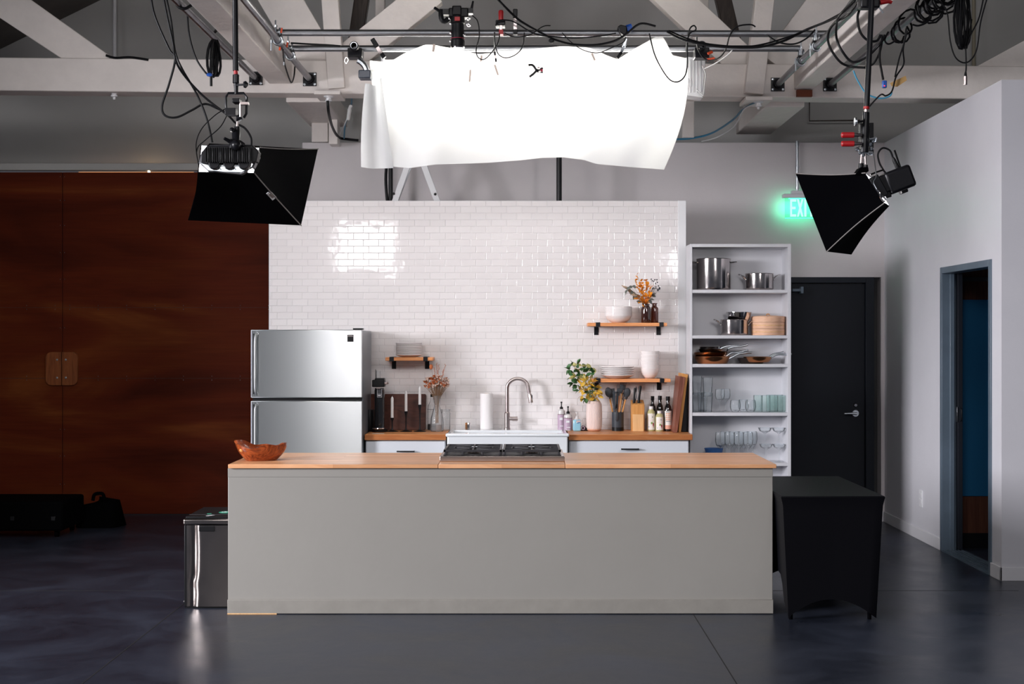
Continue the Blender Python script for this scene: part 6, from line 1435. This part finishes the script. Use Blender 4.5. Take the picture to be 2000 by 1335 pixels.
for py in (263.5, 280.5):
    MB().tube([pt(1643, py, 8.03), pt(1645, py, 8.03), pt(1668, py, 8.03)], [0.012, 0.0165, 0.0165], 10).build('clamp_grip', 'red', hr2, bevel=0.002)
    MB().tube([pt(1668, py, 8.03), pt(1675, py, 8.03), pt(1682, py, 8.05)], [0.014, 0.010, 0.008], 10).build('clamp_shank', 'nickel', hr2, sm=True)
kn = MB()
for a, b_ in ((1674, 291), (1680, 298), (1686, 302), (1696, 299), (1702, 290), (1705, 275), (1709, 271), (1700, 282)):
    kn.ball(tuple(pt(a, b_, 8.07)), 0.013, 8)
kn.tube([pt(1698, 272, 8.05), pt(1711, 269, 8.05), pt(1710, 277, 8.05)], 0.006, 8).tube([pt(1677, 296, 8.07), pt(1704, 299, 8.07)], 0.012, 8).build('swivel_head', 'zinc', hr2, sm=True)
MB().tube([pt(1683, 302, 8.07), pt(1681.5, 324, 8.07)], 0.0075, 10).tube([pt(1690, 300, 8.07), pt(1691, 330, 8.07)], 0.006, 10).build('spigot', 'nickel', hr2, sm=True)
MB().tube([pt(1682, 319, 8.07), pt(1681, 332, 8.07)], 0.015, 10).tube([pt(1691, 322, 8.07), pt(1692, 334, 8.07)], 0.012, 10).build('stud_socket', 'black_metal', hr2, sm=True)
MB().lathe([(0.0165, -0.05), (0.035, -0.05), (0.04, 0), (0.035, 0.05), (0.0165, 0.05)], (XR1, 8.07, ZR1), 12, 'y').build('pipe_hook', 'black_metal', hr2, sm=True)
rc = thing('pipe_hook_clamp', 'black hook clamp with a red handle on the right pipe, above the right drop rod', 'clamp', at(1700, 10, 8.15))
rotbox(at(1697, 6, 8.15), 0.055, 0.04, 0.035, 0).build('clamp_body', 'black_metal', rc, bevel=0.01)
MB().tube([pt(1719, 5, 8.13), pt(1735, 2, 8.13), pt(1742, 5, 8.13)], [0.014, 0.014, 0.010], 10).build('handle', 'red', rc, sm=True)
MB().tube([pt(1717, 14, 8.13), pt(1725, 25, 8.13)], 0.006, 8).build('bolt', 'zinc', rc, sm=True)

# ---- DSLR pointing straight down from the nearer cross pipe
cx_, cz_ = xa(893, 10.0), 0
cm = thing('hanging_camera', 'black camera with a long lens pointing straight down from the nearer cross pipe', 'camera', at(893, 95, 10.02))
def zb(py): return za(py, 10.02)
def xb(px): return xa(px, 10.02)
MB().box(xb(877), xb(915), 9.97, 10.07, zb(36), zb(18)).box(xb(884), xb(902), 9.95, 9.97, zb(34), zb(15)).build('camera_body', 'black', cm, bevel=0.008)
g1 = MB().tube(smooth([pt(861, 19, 10.0), pt(862, 36, 10.0), pt(868, 42, 10.0), pt(876, 36, 10.0)], 3), 0.018, 8).tube([pt(848, 15, 10.0), pt(860, 23, 10.0)], [0.011, 0.011], 8).box(xb(859), xb(880), 9.99, 10.04, zb(30), zb(19))
MB().box(xb(910), xb(924), 9.98, 10.05, zb(28), zb(18)).tube([pt(920, 24, 10.0), pt(924, 2, 10.0)], [0.011, 0.007], 8).build('bracket_arm', 'black_metal', cm, bevel=0.002)
g1.build('mounting_bracket', 'black_metal', cm, bevel=0.002)
xc = xb(894)
MB().lathe([(0.038, zb(95)-zb(92)), (0.050, 0), (0.050, zb(80)-zb(92)), (0.044, zb(78)-zb(92)), (0.046, zb(64)-zb(92)), (0.044, zb(60)-zb(92)), (0.044, zb(48)-zb(92)), (0.05, zb(46)-zb(92)), (0.05, zb(34)-zb(92)), (0, zb(34)-zb(92))], (xc, 10.01, zb(92)), 24).build('lens_barrel', 'black', cm, sm=True)
MB().lathe([(0, -0.008), (0.046, -0.008), (0.05, 0.0), (0.044, 0.006)], (xc, 10.01, zb(93)), 24).build('lens_glass', 'chrome', cm, sm=True)
MB().lathe([(0.0505, 0), (0.0515, 0.002), (0.0505, 0.004)], (xc, 10.01, zb(77)), 24).build('red_ring', 'print_red', cm)
MB().box(xc-0.019, xc+0.019, 9.945, 9.953, zb(45), zb(37)).build('red_plate', 'red', cm, bevel=0.002)
q_ = MB()
for a, b_ in ((878, 36), (880, 46), (914, 38), (917, 35), (913, 47), (880, 64), (880, 80), (906, 68)): q_.ball(tuple(pt(a, b_, 9.99)), 0.010, 8)
q_.tube(smooth([pt(914, 46, 9.98), pt(919, 51, 9.98), pt(914, 52, 9.98), pt(911, 48, 9.98)], 3), 0.003, 6)
q_.build('mount_hardware', 'chrome', cm, sm=True)

# ---- small grip gear on the pipes
def spring_clip(name, pts, D, label, mats=('black', 'nickel', 'black'), w_=0.024):
    (a, b_, c, d) = [pt(x, y, D) for x, y in pts]
    t = thing(name, label, 'clamp', tuple(d))
    MB().obox(a, b_, w_, w_*0.9, (0,1,0)).build('grip', mats[0], t, bevel=0.005)
    MB().obox(b_, c, w_*0.8, w_*0.6, (0,1,0)).build('jaw_plate', mats[1], t, bevel=0.002)
    MB().obox(c, d, w_*0.9, w_*0.8, (0,1,0)).build('jaw_tip', mats[2], t, bevel=0.003)
    return t
spring_clip('spring_clamp', [(727, 76), (737, 92), (745, 105), (751, 113)], 10.5, 'slanted black spring clamp on the left end of the diffusion sheet', w_=0.034)
spring_clip('spring_clamp', [(1006.5, 18), (1006, 36), (1006.5, 58), (1006.5, 68)], 10.02, 'upright black and steel spring clamp gripping the nearer cross pipe', w_=0.032)
spring_clip('spring_clamp', [(965.5, 98), (967, 108), (968, 114), (969, 121)], 10.35, 'small dark clip pinching the top of the diffusion sheet', w_=0.016)
spring_clip('spring_clamp', [(1223, 75), (1218, 92), (1214, 102), (1206, 114)], 10.45, 'silver slanted spring clamp holding the right of the diffusion sheet', ('zinc', 'zinc', 'black'), 0.026)
t = thing('bar_clamp', 'red handled bar clamp gripping the nearer cross pipe right of the hanging camera', 'clamp', at(978, 60, 10.0))
MB().tube([pt(978.5, 20, 10.0), pt(978.5, 23, 10.0), pt(978.5, 40, 10.0)], [0.014, 0.018, 0.017], 10).build('handle', 'red', t, bevel=0.003)
MB().box(xa(968, 10.0), xa(987, 10.0), 9.98, 10.1, za(50, 10), za(40, 10)).build('jaw_body', 'black_metal', t, bevel=0.006)
MB().box(xa(976, 9.98), xa(981, 9.98), 9.975, 10.02, za(60, 9.98), za(49, 9.98)).build('screw', 'nickel', t, bevel=0.002)
MB().box(xa(974.5, 9.98), xa(983, 9.98), 9.97, 10.04, za(67, 9.98), za(58, 9.98)).build('jaw_pad', 'red', t, bevel=0.003)
t = thing('ratchet_clamp', 'small open black claw clamp pinching the middle of the diffusion sheet', 'clamp', at(1050, 138, 10.4))
c_ = MB()
c_.tube(smooth([pt(1032, 127, 10.38), pt(1040, 127, 10.38), pt(1045, 133, 10.38), pt(1047, 138, 10.38), pt(1042, 144, 10.38), pt(1034, 150, 10.38)], 4), 0.009, 8).tube([pt(1047, 137, 10.38), pt(1060, 133, 10.4)], 0.008, 8).tube([pt(1046, 139, 10.38), pt(1060, 141, 10.4)], 0.008, 8)
c_.build('claw_arms', 'black', t, sm=True)
MB().ball(at(1052, 133, 10.37), 0.012, 8).ball(at(1054, 139, 10.37), 0.010, 8).build('pivot', 'nickel', t, sm=True)
MB().ball(at(1058, 137, 10.37), 0.011, 8).build('jaw_pad', 'print_red', t, sm=True)
# T fittings
t = thing('pipe_tee_fitting', 'black tee fitting with an open ring on the farther cross pipe at left', 'pipe fitting', at(695, 105, 10.5))
MB().box(xa(681, 10.55), xa(709, 10.55), 10.48, 10.60, za(115, 10.55), za(97, 10.55)).build('sleeve', 'black_metal', t, bevel=0.006)
MB().lathe([(0.02, -0.09), (0.033, -0.09), (0.033, 0.02), (0.02, 0.02)], (xa(694, 10.5), 10.5, za(94, 10.5)), 20, 'y').build('ring', 'black_metal', t, sm=True)
MB().lathe([(0.0215, -0.005), (0.026, -0.005), (0.026, 0.0)], (xa(694, 10.5), 10.408, za(94, 10.5)), 20, 'y').build('ring_edge', 'zinc', t, sm=True)
t = thing('pipe_tee_fitting', 'lower black tee fitting with a silver elbow, left of the diffusion sheet', 'pipe fitting', at(712, 140, 10.5))
MB().box(xa(701, 10.5), xa(725, 10.5), 10.46, 10.58, za(154, 10.5), za(138, 10.5)).build('sleeve', mat('slate_metal', (0.035, 0.045, 0.065), 0.3), t, bevel=0.008)
MB().tube(smooth([pt(699, 118, 10.52), pt(706, 122, 10.52), pt(713, 130, 10.52), pt(716, 138, 10.52)], 4), 0.022, 12).build('elbow', 'zinc', t, sm=True)
MB().tube(smooth([pt(676, 124, 10.45), pt(673, 119, 10.45), pt(676, 112, 10.45), pt(680, 117, 10.45), pt(676, 125, 10.45)], 4), 0.0035, 6).build('split_pin', 'chrome', t, sm=True)
t = thing('pipe_tee_fitting', 'black tee fitting with orange levers on the farther cross pipe, right of the sheet', 'pipe fitting', at(1370, 105, 10.5))
MB().box(xa(1355, 10.55), xa(1383, 10.55), 10.48, 10.60, za(116, 10.55), za(96, 10.55)).build('sleeve', 'black_metal', t, bevel=0.006)
MB().lathe([(0.02, -0.09), (0.032, -0.09), (0.032, 0.02), (0.02, 0.02)], (xa(1368, 10.5), 10.5, za(93, 10.5)), 20, 'y').build('ring', 'black_metal', t, sm=True)
for a, b_, c, d in ((1382, 105, 1392, 101), (1381, 117, 1396, 114)):
    MB().obox(pt(a, b_, 10.45), pt(c, d, 10.45), 0.02, 0.012, (0,1,0)).build('lever', 'orange', t, bevel=0.003)
t = thing('hook_and_loop_strap', 'black strap wrapped around the nearer cross pipe with a blue tab', 'strap', at(1217, 60, 10.05))
MB().prism([(xb(1206), zb(53)), (xb(1212), zb(49)), (xb(1224), zb(52)), (xb(1224), zb(66)), (xb(1217), zb(69)), (xb(1209), zb(62))], 'y', 10.0, 10.13).build('strap_pad', 'black', t, bevel=0.006)
MB().tube([pt(1224, 56, 10.05), pt(1234, 53, 10.05)], 0.026, 12).build('blue_tab', 'blue', t, sm=True)

# ---- cables
def cable(pts, r, label, mt='cable', name='hanging_cable', n=8):
    P3 = [at(*p) for p in pts]
    return tag(MB().tube(smooth(P3, n), r, 8).build(name, mt, None, P3[0], sm=True), label, 'cable')
cable([(293, -20, 8.3), (302, 30, 8.3), (330, 95, 8.3), (342, 115, 8.3), (330, 165, 8.35), (317, 205, 8.4), (322, 225, 8.4), (345, 229, 8.4), (375, 215, 8.42), (400, 203, 8.43), (425, 212, 8.43), (445, 222, 8.44)], 0.0065, 'black cable looping down and swinging right to the left softbox rod')
cable([(317, -20, 8.3), (325, 25, 8.3), (338, 85, 8.3), (343, 118, 8.3), (362, 150, 8.35), (400, 190, 8.4), (445, 225, 8.42), (460, 240, 8.44), (478, 250, 8.44), (490, 268, 8.44), (491, 283, 8.45)], 0.0065, 'black cable running diagonally down to the top of the left softbox')
cable([(321, -20, 8.35), (334, 40, 8.35), (342, 100, 8.35), (356, 135, 8.35), (385, 185, 8.4), (405, 235, 8.42), (415, 278, 8.45)], 0.006, 'black cable dropping to the left end of the left softbox lamp')
cable([(441, 212, 8.44), (420, 225, 8.4), (395, 250, 8.4), (384, 275, 8.4), (384, 300, 8.44), (390, 330, 8.46)], 0.003, 'thin black lead curving around the left end of the left softbox lamp')
cable([(443, 226, 8.44), (430, 248, 8.4), (405, 270, 8.4), (388, 285, 8.42), (384, 296, 8.44)], 0.003, 'thin black lead from the grip head down to the left softbox corner')
cable([(366, 28, 9.3), (370, 70, 9.3), (382, 112, 9.3), (400, 140, 9.3), (408, 146, 9.3)], 0.006, 'black cable hanging from the far left pipe and ending in a blue tie')
cable([(338, -15, 9.0), (346, 10, 9.0), (360, 17, 9.0), (374, 10, 9.0)], 0.010, 'black cable wrapped around the far left pipe at the top')
cable([(420, 62, 10.2), (426, 55, 10.1), (434, 47, 10.0)], 0.011, 'short thick black cable stub above the far left pipe')
tag(MB().ball(at(409, 146, 9.28), 0.016, 8, (1.3, 1, 0.8)).build('cable_tie', 'blue', None, at(409, 146, 9.28), sm=True), 'small blue tie on the coiled cable under the far left pipe', 'cable tie')
def coil(px, py0, py1, D, wpx, n, label, r=0.006, mt='cable', cat='coiled cable'):
    pts = []
    x, y, z = at(px, py0, D); zl = at(px, py1, D)[2]; rw_ = wpx*D/F/2
    for k in range(n*14+1):
        a = 2*PI*k/14; lp = k/14
        ph = math.sin(lp*2.4)*0.35
        pts.append((x+0.35*rw_*math.sin(lp*2.9)+rw_*math.cos(a)*(0.62+0.38*math.sin(lp*5)), y+0.02*math.sin(lp*3.1)+0.012*math.cos(a), (z+zl)/2+(z-zl)/2*(1-0.07*abs(math.sin(lp*1.7)))*math.sin(a)+ph*0.01))
    return tag(MB().tube(pts, r, 6).build('cable_coil', mt, None, (x, y, z), sm=True), label, cat)
coil(419, 77, 151, 9.4, 19, 4, 'coil of thick black cable tied under the far left pipe', 0.009)
cable([(413, 145, 9.35), (412.5, 155, 9.35), (412.5, 168, 9.35)], 0.009, 'short black cable end pointing down from the coil under the far left pipe')
coil(1880, -25, 98, 8.2, 32, 9, 'large coil of black cable hanging at the upper right', 0.0048)
coil(1874, -25, 88, 8.25, 20, 5, 'inner coil of thinner black cable hanging at the upper right', 0.0042)
cable([(1838, 5, 8.2), (1850, 25, 8.2), (1856, 80, 8.2), (1865, 110, 8.2), (1880, 122, 8.2), (1895, 118, 8.2), (1908, 95, 8.2), (1916, 40, 8.2), (1933, -20, 8.2)], 0.0042, 'long thin black cable looping below the coil at the upper right')
cable([(1884, 60, 8.2), (1886, 95, 8.2), (1887, 130, 8.2), (1886, 142, 8.2)], 0.0045, 'black cable drop ending in a microphone connector')
cable([(1888, 95, 8.2), (1896, 68, 8.2), (1912, 35, 8.2), (1924, -20, 8.2)], 0.0042, 'thin black cable rising steeply right from the coil at the upper right')
t = thing('microphone_connector', 'metal microphone cable connector hanging below the coil at upper right', 'connector', at(1885.5, 166, 8.2))
MB().tube([pt(1886, 141, 8.2), pt(1885.6, 149, 8.2)], [0.006, 0.009], 10).build('strain_relief', 'black', t, sm=True)
MB().tube([pt(1885.6, 149, 8.2), pt(1885.3, 166, 8.2)], 0.0105, 14).build('shell', 'nickel', t, sm=True)
# cable bundle wound around the far right pipe
def wind(xc0, zc, y0, y1, turns, r, rr, label):
    pts = []
    for k in range(turns*12+1):
        a = 2*PI*k/12; tt = k/(turns*12); R_ = rr*(1+0.35*math.sin(k*0.37))
        pts.append((xc0+R_*math.cos(a), y0+(y1-y0)*tt, zc-0.01+R_*1.1*math.sin(a)-0.02*abs(math.sin(k*.21))))
    return tag(MB().tube(pts, r, 6).build('cable_bundle', 'cable', None, pts[0], sm=True), label, 'cable bundle')
wind(XR2, ZR2, 8.25, 8.95, 9, 0.0075, 0.05, 'tangled black cable wound around the far right pipe near the top edge')
wind(XR2, ZR2, 9.15, 9.6, 3, 0.007, 0.055, 'black cable wound loosely around the middle of the far right pipe')
wind(XR2, ZR2, 8.3, 8.8, 6, 0.0065, 0.075, 'second loose black cable wound around the far right pipe near the top edge')
cable([(1782, 48, 8.7), (1795, 50, 8.7), (1812, 42, 8.7), (1817, 28, 8.7), (1812, 20, 8.7)], 0.006, 'black cable loop sticking out right of the far right pipe')
cable([(1735, 62, 9.1), (1728, 78, 9.1), (1735, 86, 9.1), (1747, 80, 9.1), (1746, 72, 9.1)], 0.006, 'small black cable loop hanging under the far right pipe')
cable([(1770, 55, 8.9), (1765, 85, 8.95), (1756, 115, 9.0), (1748, 150, 9.0)], 0.0052, 'thin black cable dropping from the far right pipe to the kraft tag, right strand')
cable([(1772, 60, 8.9), (1764, 95, 8.95), (1765, 125, 9.0), (1750, 150, 9.0), (1742, 178, 9.0), (1730, 187, 9.0), (1720, 185, 9.0), (1698, 208, 8.6)], 0.0052, 'black cable dropping from the far right pipe and back to the right drop rod')
cable([(1728, 68, 9.1), (1720, 90, 9.1), (1718, 115, 9.1), (1722, 140, 9.1), (1725, 156, 9.1)], 0.0075, 'black cable hanging from the far right pipe to a blue plug')
t = thing('power_plug', 'blue plug with a red light hanging from the far right pipe', 'plug', at(1727, 172, 9.1))
MB().box(xa(1723, 9.1), xa(1731, 9.1), 9.08, 9.11, za(172, 9.1), za(158, 9.1)).build('plug_body', 'blue', t, bevel=0.004)
MB().ball(at(1727.5, 167.5, 9.08), 0.004, 8).build('indicator', emis('red_indicator', (1, 0.03, 0.05), 3), t)
MB().prism([(xa(1724, 9.2), za(173, 9.2)), (xa(1752, 9.2), za(159, 9.2)), (xa(1756, 9.2), za(166, 9.2)), (xa(1738, 9.2), za(179, 9.2)), (xa(1727, 9.2), za(178, 9.2))], 'y', 9.2, 9.203)
tag(MB().prism([(xa(1724, 9.2), za(172, 9.2)), (xa(1754, 9.2), za(158, 9.2)), (xa(1756, 9.2), za(167, 9.2)), (xa(1738, 9.2), za(179, 9.2)), (xa(1727, 9.2), za(178, 9.2))], 'y', 9.015, 9.02).build('paper_tag', 'kraft', None, at(1740, 178, 9.02)), 'crumpled orange brown paper tag hanging beside the blue plug', 'paper tag')
cable([(1667, 138, 10.2), (1674, 155, 10.2), (1688, 178, 10.2), (1700, 187, 10.2), (1720, 192, 10.2), (1737, 188, 10.2), (1742, 180, 10.2)], 0.006, 'light blue network cable sagging in front of the truss chord at right', mat('sky_blue_cable', (0.08, 0.40, 0.62), 0.5))
# cables around the right pipe and beam
cable([(1690, -20, 8.6), (1660, 25, 8.9), (1630, 45, 9.2), (1618, 65, 9.3), (1620, 90, 9.3), (1640, 120, 9.3), (1662, 130, 9.3), (1690, 132, 9.2)], 0.008, 'thick black cable hooping over the right beam, outer loop')
cable([(1670, 0, 8.8), (1640, 30, 9.0), (1634, 50, 9.2), (1634, 75, 9.3), (1645, 100, 9.3), (1665, 121, 9.3), (1692, 112, 9.2), (1715, 90, 9.1), (1730, 70, 9.1)], 0.008, 'thick black cable hooping over the right beam, inner loop')
cable([(1680, 15, 8.9), (1675, 35, 8.9), (1680, 62, 8.9), (1694, 78, 8.9), (1712, 80, 8.9), (1720, 68, 8.9)], 0.008, 'short black cable loop hanging behind the right drop rod')
cable([(1690, 130, 9.2), (1705, 125, 9.2), (1717, 105, 9.15), (1722, 85, 9.1), (1722, 68, 9.1)], 0.007, 'black cable curving up from behind the right drop rod to the far right pipe')
cable([(1303, 62, 10.0), (1330, 76, 9.95), (1370, 86, 9.9), (1420, 92, 9.9), (1480, 92, 9.9), (1530, 80, 9.9), (1575, 58, 9.95), (1630, 35, 9.6), (1670, 5, 9.2)], 0.0085, 'thick black cable swagged under the right half of the nearer cross pipe')
cable([(1306, 60, 10.02), (1350, 78, 9.97), (1400, 88, 9.95), (1470, 90, 9.95), (1540, 72, 9.97), (1600, 48, 9.9), (1650, 22, 9.4)], 0.006, 'thinner black cable swagged beside the thick one under the nearer cross pipe')
cable([(1340, 100, 10.3), (1346, 60, 10.0), (1355, 50, 9.98), (1359, 58, 9.98), (1344, 72, 9.98), (1342, 130, 10.0), (1335, 152, 10.0), (1320, 160, 10.0), (1303, 150, 10.0), (1280, 110, 10.0), (1268, 65, 10.0)], 0.0052, 'thin dark cable looping low in front of the right side of the glowing sheet')
cable([(1361, 64, 10.1), (1362, 90, 10.3), (1370, 108, 10.4), (1385, 118, 10.4), (1405, 112, 10.3), (1418, 95, 10.2), (1425, 70, 10.05), (1440, 52, 9.98), (1465, 48, 9.98), (1475, 52, 10.0)], 0.0055, 'thin black cable sagging between the tee fitting and the nearer cross pipe at right')
cable([(1492, 64, 10.1), (1520, 82, 10.0), (1550, 86, 10.0), (1575, 75, 10.0), (1592, 58, 10.0)], 0.006, 'short black cable sagging below the right end of the nearer cross pipe')
cable([(955, -20, 9.9), (985, 12, 9.9), (1010, 36, 9.95), (1031, 50, 9.97), (1060, 66, 9.97), (1080, 76, 9.97), (1115, 86, 9.97), (1160, 88, 9.97), (1200, 80, 9.97), (1225, 65, 9.97), (1243, 50, 9.97), (1257, 46, 9.97), (1280, 51, 10.0)], 0.008, 'thick black cable crossing in front of the nearer cross pipe, right of the hanging camera')
cable([(968, 50, 9.95), (975, 40, 9.95), (995, 40, 9.95), (1010, 46, 9.95), (1045, 66, 9.95), (1085, 72, 9.97), (1130, 74, 9.97), (1175, 70, 9.97), (1203, 65, 10.0)], 0.005, 'thin black cable drooping right from the red handled clamp')
cable([(966, 63, 9.95), (967, 85, 9.95), (973, 105, 9.95), (988, 113, 9.95), (1008, 106, 9.95), (1021, 90, 9.95), (1024, 64, 9.95)], 0.004, 'thin black loop hanging under the red handled clamp')
cable([(976, 66, 9.95), (972, 85, 9.95), (958, 105, 9.95), (945, 116, 9.95), (934, 112, 9.95), (930, 98, 9.95), (936, 70, 9.95), (933, 42, 9.95), (922, 30, 9.97)], 0.004, 'thin black lead looping from the hanging camera to the red handled clamp')
cable([(985, 64, 9.95), (1005, 72, 9.95), (1035, 68, 9.95), (1060, 52, 9.95), (1075, 50, 9.97)], 0.004, 'thin black cable arching between the two upright clamps and the pipe')
cable([(1098, 64, 10.0), (1115, 82, 10.0), (1140, 98, 10.0), (1168, 103, 10.0), (1195, 93, 10.0), (1218, 82, 10.0), (1222, 72, 10.0)], 0.0035, 'thin grey cable sagging across the right folds of the diffusion sheet')
cable([(966, 64, 10.0), (966, 80, 10.1), (966, 100, 10.3)], 0.0055, 'straight dark cord dropping from the nearer cross pipe to the small clip')
tag(MB().ball(at(1077, 80, 9.96), 0.018, 8, (1.2, 0.8, 1)).build('cable_tie', 'black', None, at(1077, 80, 9.96), sm=True), 'black knot of tape on the thick cable below the nearer cross pipe', 'cable tie')
cable([(568, 84, 10.5), (600, 86, 10.5), (640, 88, 10.5), (665, 90, 10.5)], 0.007, 'black cable lying along the top of the farther cross pipe at left')
cable([(553, 97, 10.2), (555, 120, 10.6), (562, 145, 10.9), (569, 161, 11.2), (574, 150, 11.4), (576, 130, 11.5)], 0.006, 'black cable hanging down beside the left beam end')
cable([(640, 197, 11.5), (642, 220, 11.6), (650, 250, 12.3), (662, 268, 12.9), (680, 272, 12.93), (700, 274, 12.93)], 0.012, 'thick black cable dropping from the truss to the top of the partition at left')
cable([(687, 190, 11.9), (686, 205, 12.1), (680, 225, 12.4), (674, 245, 12.7), (672, 270, 12.93)], 0.007, 'blue cable dropping to the top of the partition at left', 'cable_blue')
cable([(681, 225, 12.1), (672, 245, 12.3), (664, 262, 12.8)], 0.005, 'thin white cable beside the blue cable at left', 'cable_white')
tag(MB().tube([at(685, 207, 11.95), at(683, 214, 12.0), at(680, 233, 12.05)], [0.014, 0.018, 0.015], 8).build('cable_tie', 'cable_white', None, at(680, 233, 12.05), sm=True), 'white wrapped bundle on the blue cable at left', 'cable tie')
cable([(1312, 272, 12.95), (1350, 270, 12.95), (1390, 260, 12.8), (1430, 235, 12.3), (1450, 215, 11.9), (1475, 200, 11.62)], 0.009, 'blue cable rising from the partition top to the truss right of the sheet', 'cable_blue')
cable([(1370, 276, 12.93), (1400, 268, 12.9), (1430, 250, 12.4), (1443, 232, 12.1), (1455, 212, 11.8), (1478, 202, 11.6)], 0.006, 'white cable rising beside the blue one to the truss right of the sheet', 'cable_white')
cable([(1376, 134, 10.6), (1400, 122, 10.5), (1420, 108, 10.4), (1430, 98, 10.3)], 0.004, 'thin white cord running up right from the ribbed lamp end', 'cable_white')
cable([(1360, 174, 10.7), (1370, 183, 10.7), (1374, 185, 10.7), (1376, 165, 10.7), (1378, 145, 10.7), (1372, 128, 10.7)], 0.005, 'white safety loop hanging from the ribbed lamp end', 'cable_white')
cable([(207, 108, 11.6), (225, 113, 11.6), (255, 112, 11.6), (290, 117, 11.6)], 0.010, 'black cable lying on top of the truss chord at far left')

# stands and ladder behind the tile wall
def stand(px, py_top, D, label, r):
    x = xa(px, D)
    t = thing('backdrop_stand', label, 'stand', (x, D, 0))
    MB().tube([(x, D, 0.02), (x, D, za(py_top, D))], r, 14).build('pole', 'black_metal', t, sm=True)
    for a in (0.5, 2.6, 4.7):
        MB().tube([(x, D, 0.5), (x+0.22*math.cos(a), D+0.22*math.sin(a), 0.01)], 0.011, 8).build('leg', 'black_metal', t, sm=True)
    return t
s1 = stand(763, 250, 12.78, 'dark upright stand pole behind the tile wall beside the ladder', 0.020)
MB().tube(smooth([at(757, 300, 12.76), at(753.5, 350, 12.76), at(757, 400, 12.76)], 5), 0.014, 8).build('cable', 'cable', s1, sm=True)
stand(1092, 250, 12.45, 'dark upright stand pole behind the tile wall below the middle of the sheet', 0.024)
ld = thing('step_ladder', 'white step ladder whose top legs show above the tile wall at left', 'ladder', (xa(812, 12.5), 12.5, 0))
for a, b_, c, d, D in ((798, 318, 762, 420, 12.4), (826, 318, 864, 420, 12.4)):
    A = pt(a, b_, D); B_ = pt(c, d, D); v_ = (B_-A).normalized(); E = A+v_*((0.01-A.z)/v_.z)
    tp2 = A-v_*0.12
    MB().obox(tp2, E, 0.052, 0.03, (0, 1, 0)).build('side_rail', 'white_paint', ld, bevel=0.003)
A = pt(804, 322, 12.44); B_ = pt(766, 420, 12.44); v_ = (B_-A).normalized(); E = A+v_*((0.01-A.z)/v_.z)
MB().obox(A-v_*0.1, E, 0.012, 0.05, (0, 1, 0)).build('rear_rail', 'zinc', ld)
MB().box(xa(795, 12.4), xa(830, 12.4), 12.36, 12.52, za(300, 12.4), za(290, 12.4)).build('ladder_top', 'white_paint', ld, bevel=0.006)
for px, py in ((769, 378), (850, 379)): MB().lathe([(0, -0.008), (0.01, -0.006), (0.012, 0)], at(px, py, 12.38), 12, 'y').build('rivet', 'black', ld, sm=True)
for z in (0.4, 0.8, 1.2, 1.6, 2.0, 2.4):
    q = (A.z-z)/(A.z-E.z)
    xl_ = A.x+(E.x-A.x)*q; xr2 = 2*xa(812, 12.4)-xl_
    MB().box(xl_, xr2, 12.36, 12.44, z, z+0.025).build('step', 'white_paint', ld, bevel=0.002)

# exit sign
ex = thing('exit_sign', 'lit green exit sign hanging on the back wall, half hidden by the right softbox', 'exit sign', at(1565, 375, 12.9))
De = 12.9
MB().box(xa(1528, De), xa(1620, De), De-0.05, De+0.03, za(387, De), za(379, De)).build('housing', 'steel_frame' if False else 'shelf_white', ex, bevel=0.008)
MB().box(xa(1546, De), xa(1570, De), De-0.02, De+0.06, za(380, De), za(372, De)).build('canopy', 'shelf_white', ex, bevel=0.003)
MB().box(xa(1533, De), xa(1616, De), De-0.006, De+0.006, za(427, De), za(387, De)).build('clear_panel', thin_glass('green_lit_acrylic', (0.72, 1.0, 0.88)), ex)
lt = MB()
zt_, zbm = za(389, De), za(423, De); hgt = zt_-zbm
def bar(x0, x1, z0, z1): lt.box(x0, x1, De-0.0075, De-0.0065, z0, z1)
x = xa(1543, De); W_ = 0.055; s_ = 0.017
bar(x, x+s_, zbm, zt_); bar(x, x+W_, zt_-0.022, zt_); bar(x, x+W_, zbm, zbm+0.022); bar(x, x+W_*0.9, (zt_+zbm)/2-0.011, (zt_+zbm)/2+0.011)
x = xa(1556, De)
for sg in (0, 1):
    a0, a1 = (x, x+0.042) if sg == 0 else (x+0.042, x)
    lt.prism([(a0, zbm), (a0+0.018, zbm), (a1+0.018, zt_), (a1, zt_)], 'y', De-0.0078-0.0004*sg, De-0.0065)
x = xa(1570.5, De); bar(x, x+s_+0.003, zbm, zt_)
x = xa(1578, De); bar(x, x+0.058, zt_-0.022, zt_); bar(x+0.02, x+0.038, zbm, zt_)
lt.build('exit_lettering', 'led_green', ex)
MB().box(xa(1533, De), xa(1616, De), De-0.008, De-0.002, za(426.5, De), za(425, De)).box(xa(1540, De), xa(1616, De), De-0.012, De+0.01, za(388.5, De), za(387, De)).build('lit_edge', 'led_edge', ex)
d = bpy.data.lights.new('exit_glow', 'AREA'); d.shape = 'RECTANGLE'; d.size = 0.35; d.size_y = 0.12; d.energy = 0.6; d.color = (0.12, 1.0, 0.55)
g_o = bpy.data.objects.new('exit_glow', d); C.objects.link(g_o); g_o.location = (xa(1560, De), De-0.0, za(405, De)); g_o.rotation_euler = (PI/2, 0, 0); g_o.rotation_euler = (math.radians(90), 0, 0)
g_o.parent = None
cd = thing('conduit', 'metal conduit coming down the back wall to the exit sign', 'conduit', at(1557, 340, 12.94))
MB().tube([at(1557, 275, 12.96), at(1557, 374, 12.96)], 0.013, 10).build('tube', 'zinc', cd, sm=True)
for py in (282, 326, 367): MB().tube([at(1557, py-2.5, 12.955), at(1557, py+2.5, 12.955)], 0.018, 10).build('coupling', 'zinc', cd, sm=True)
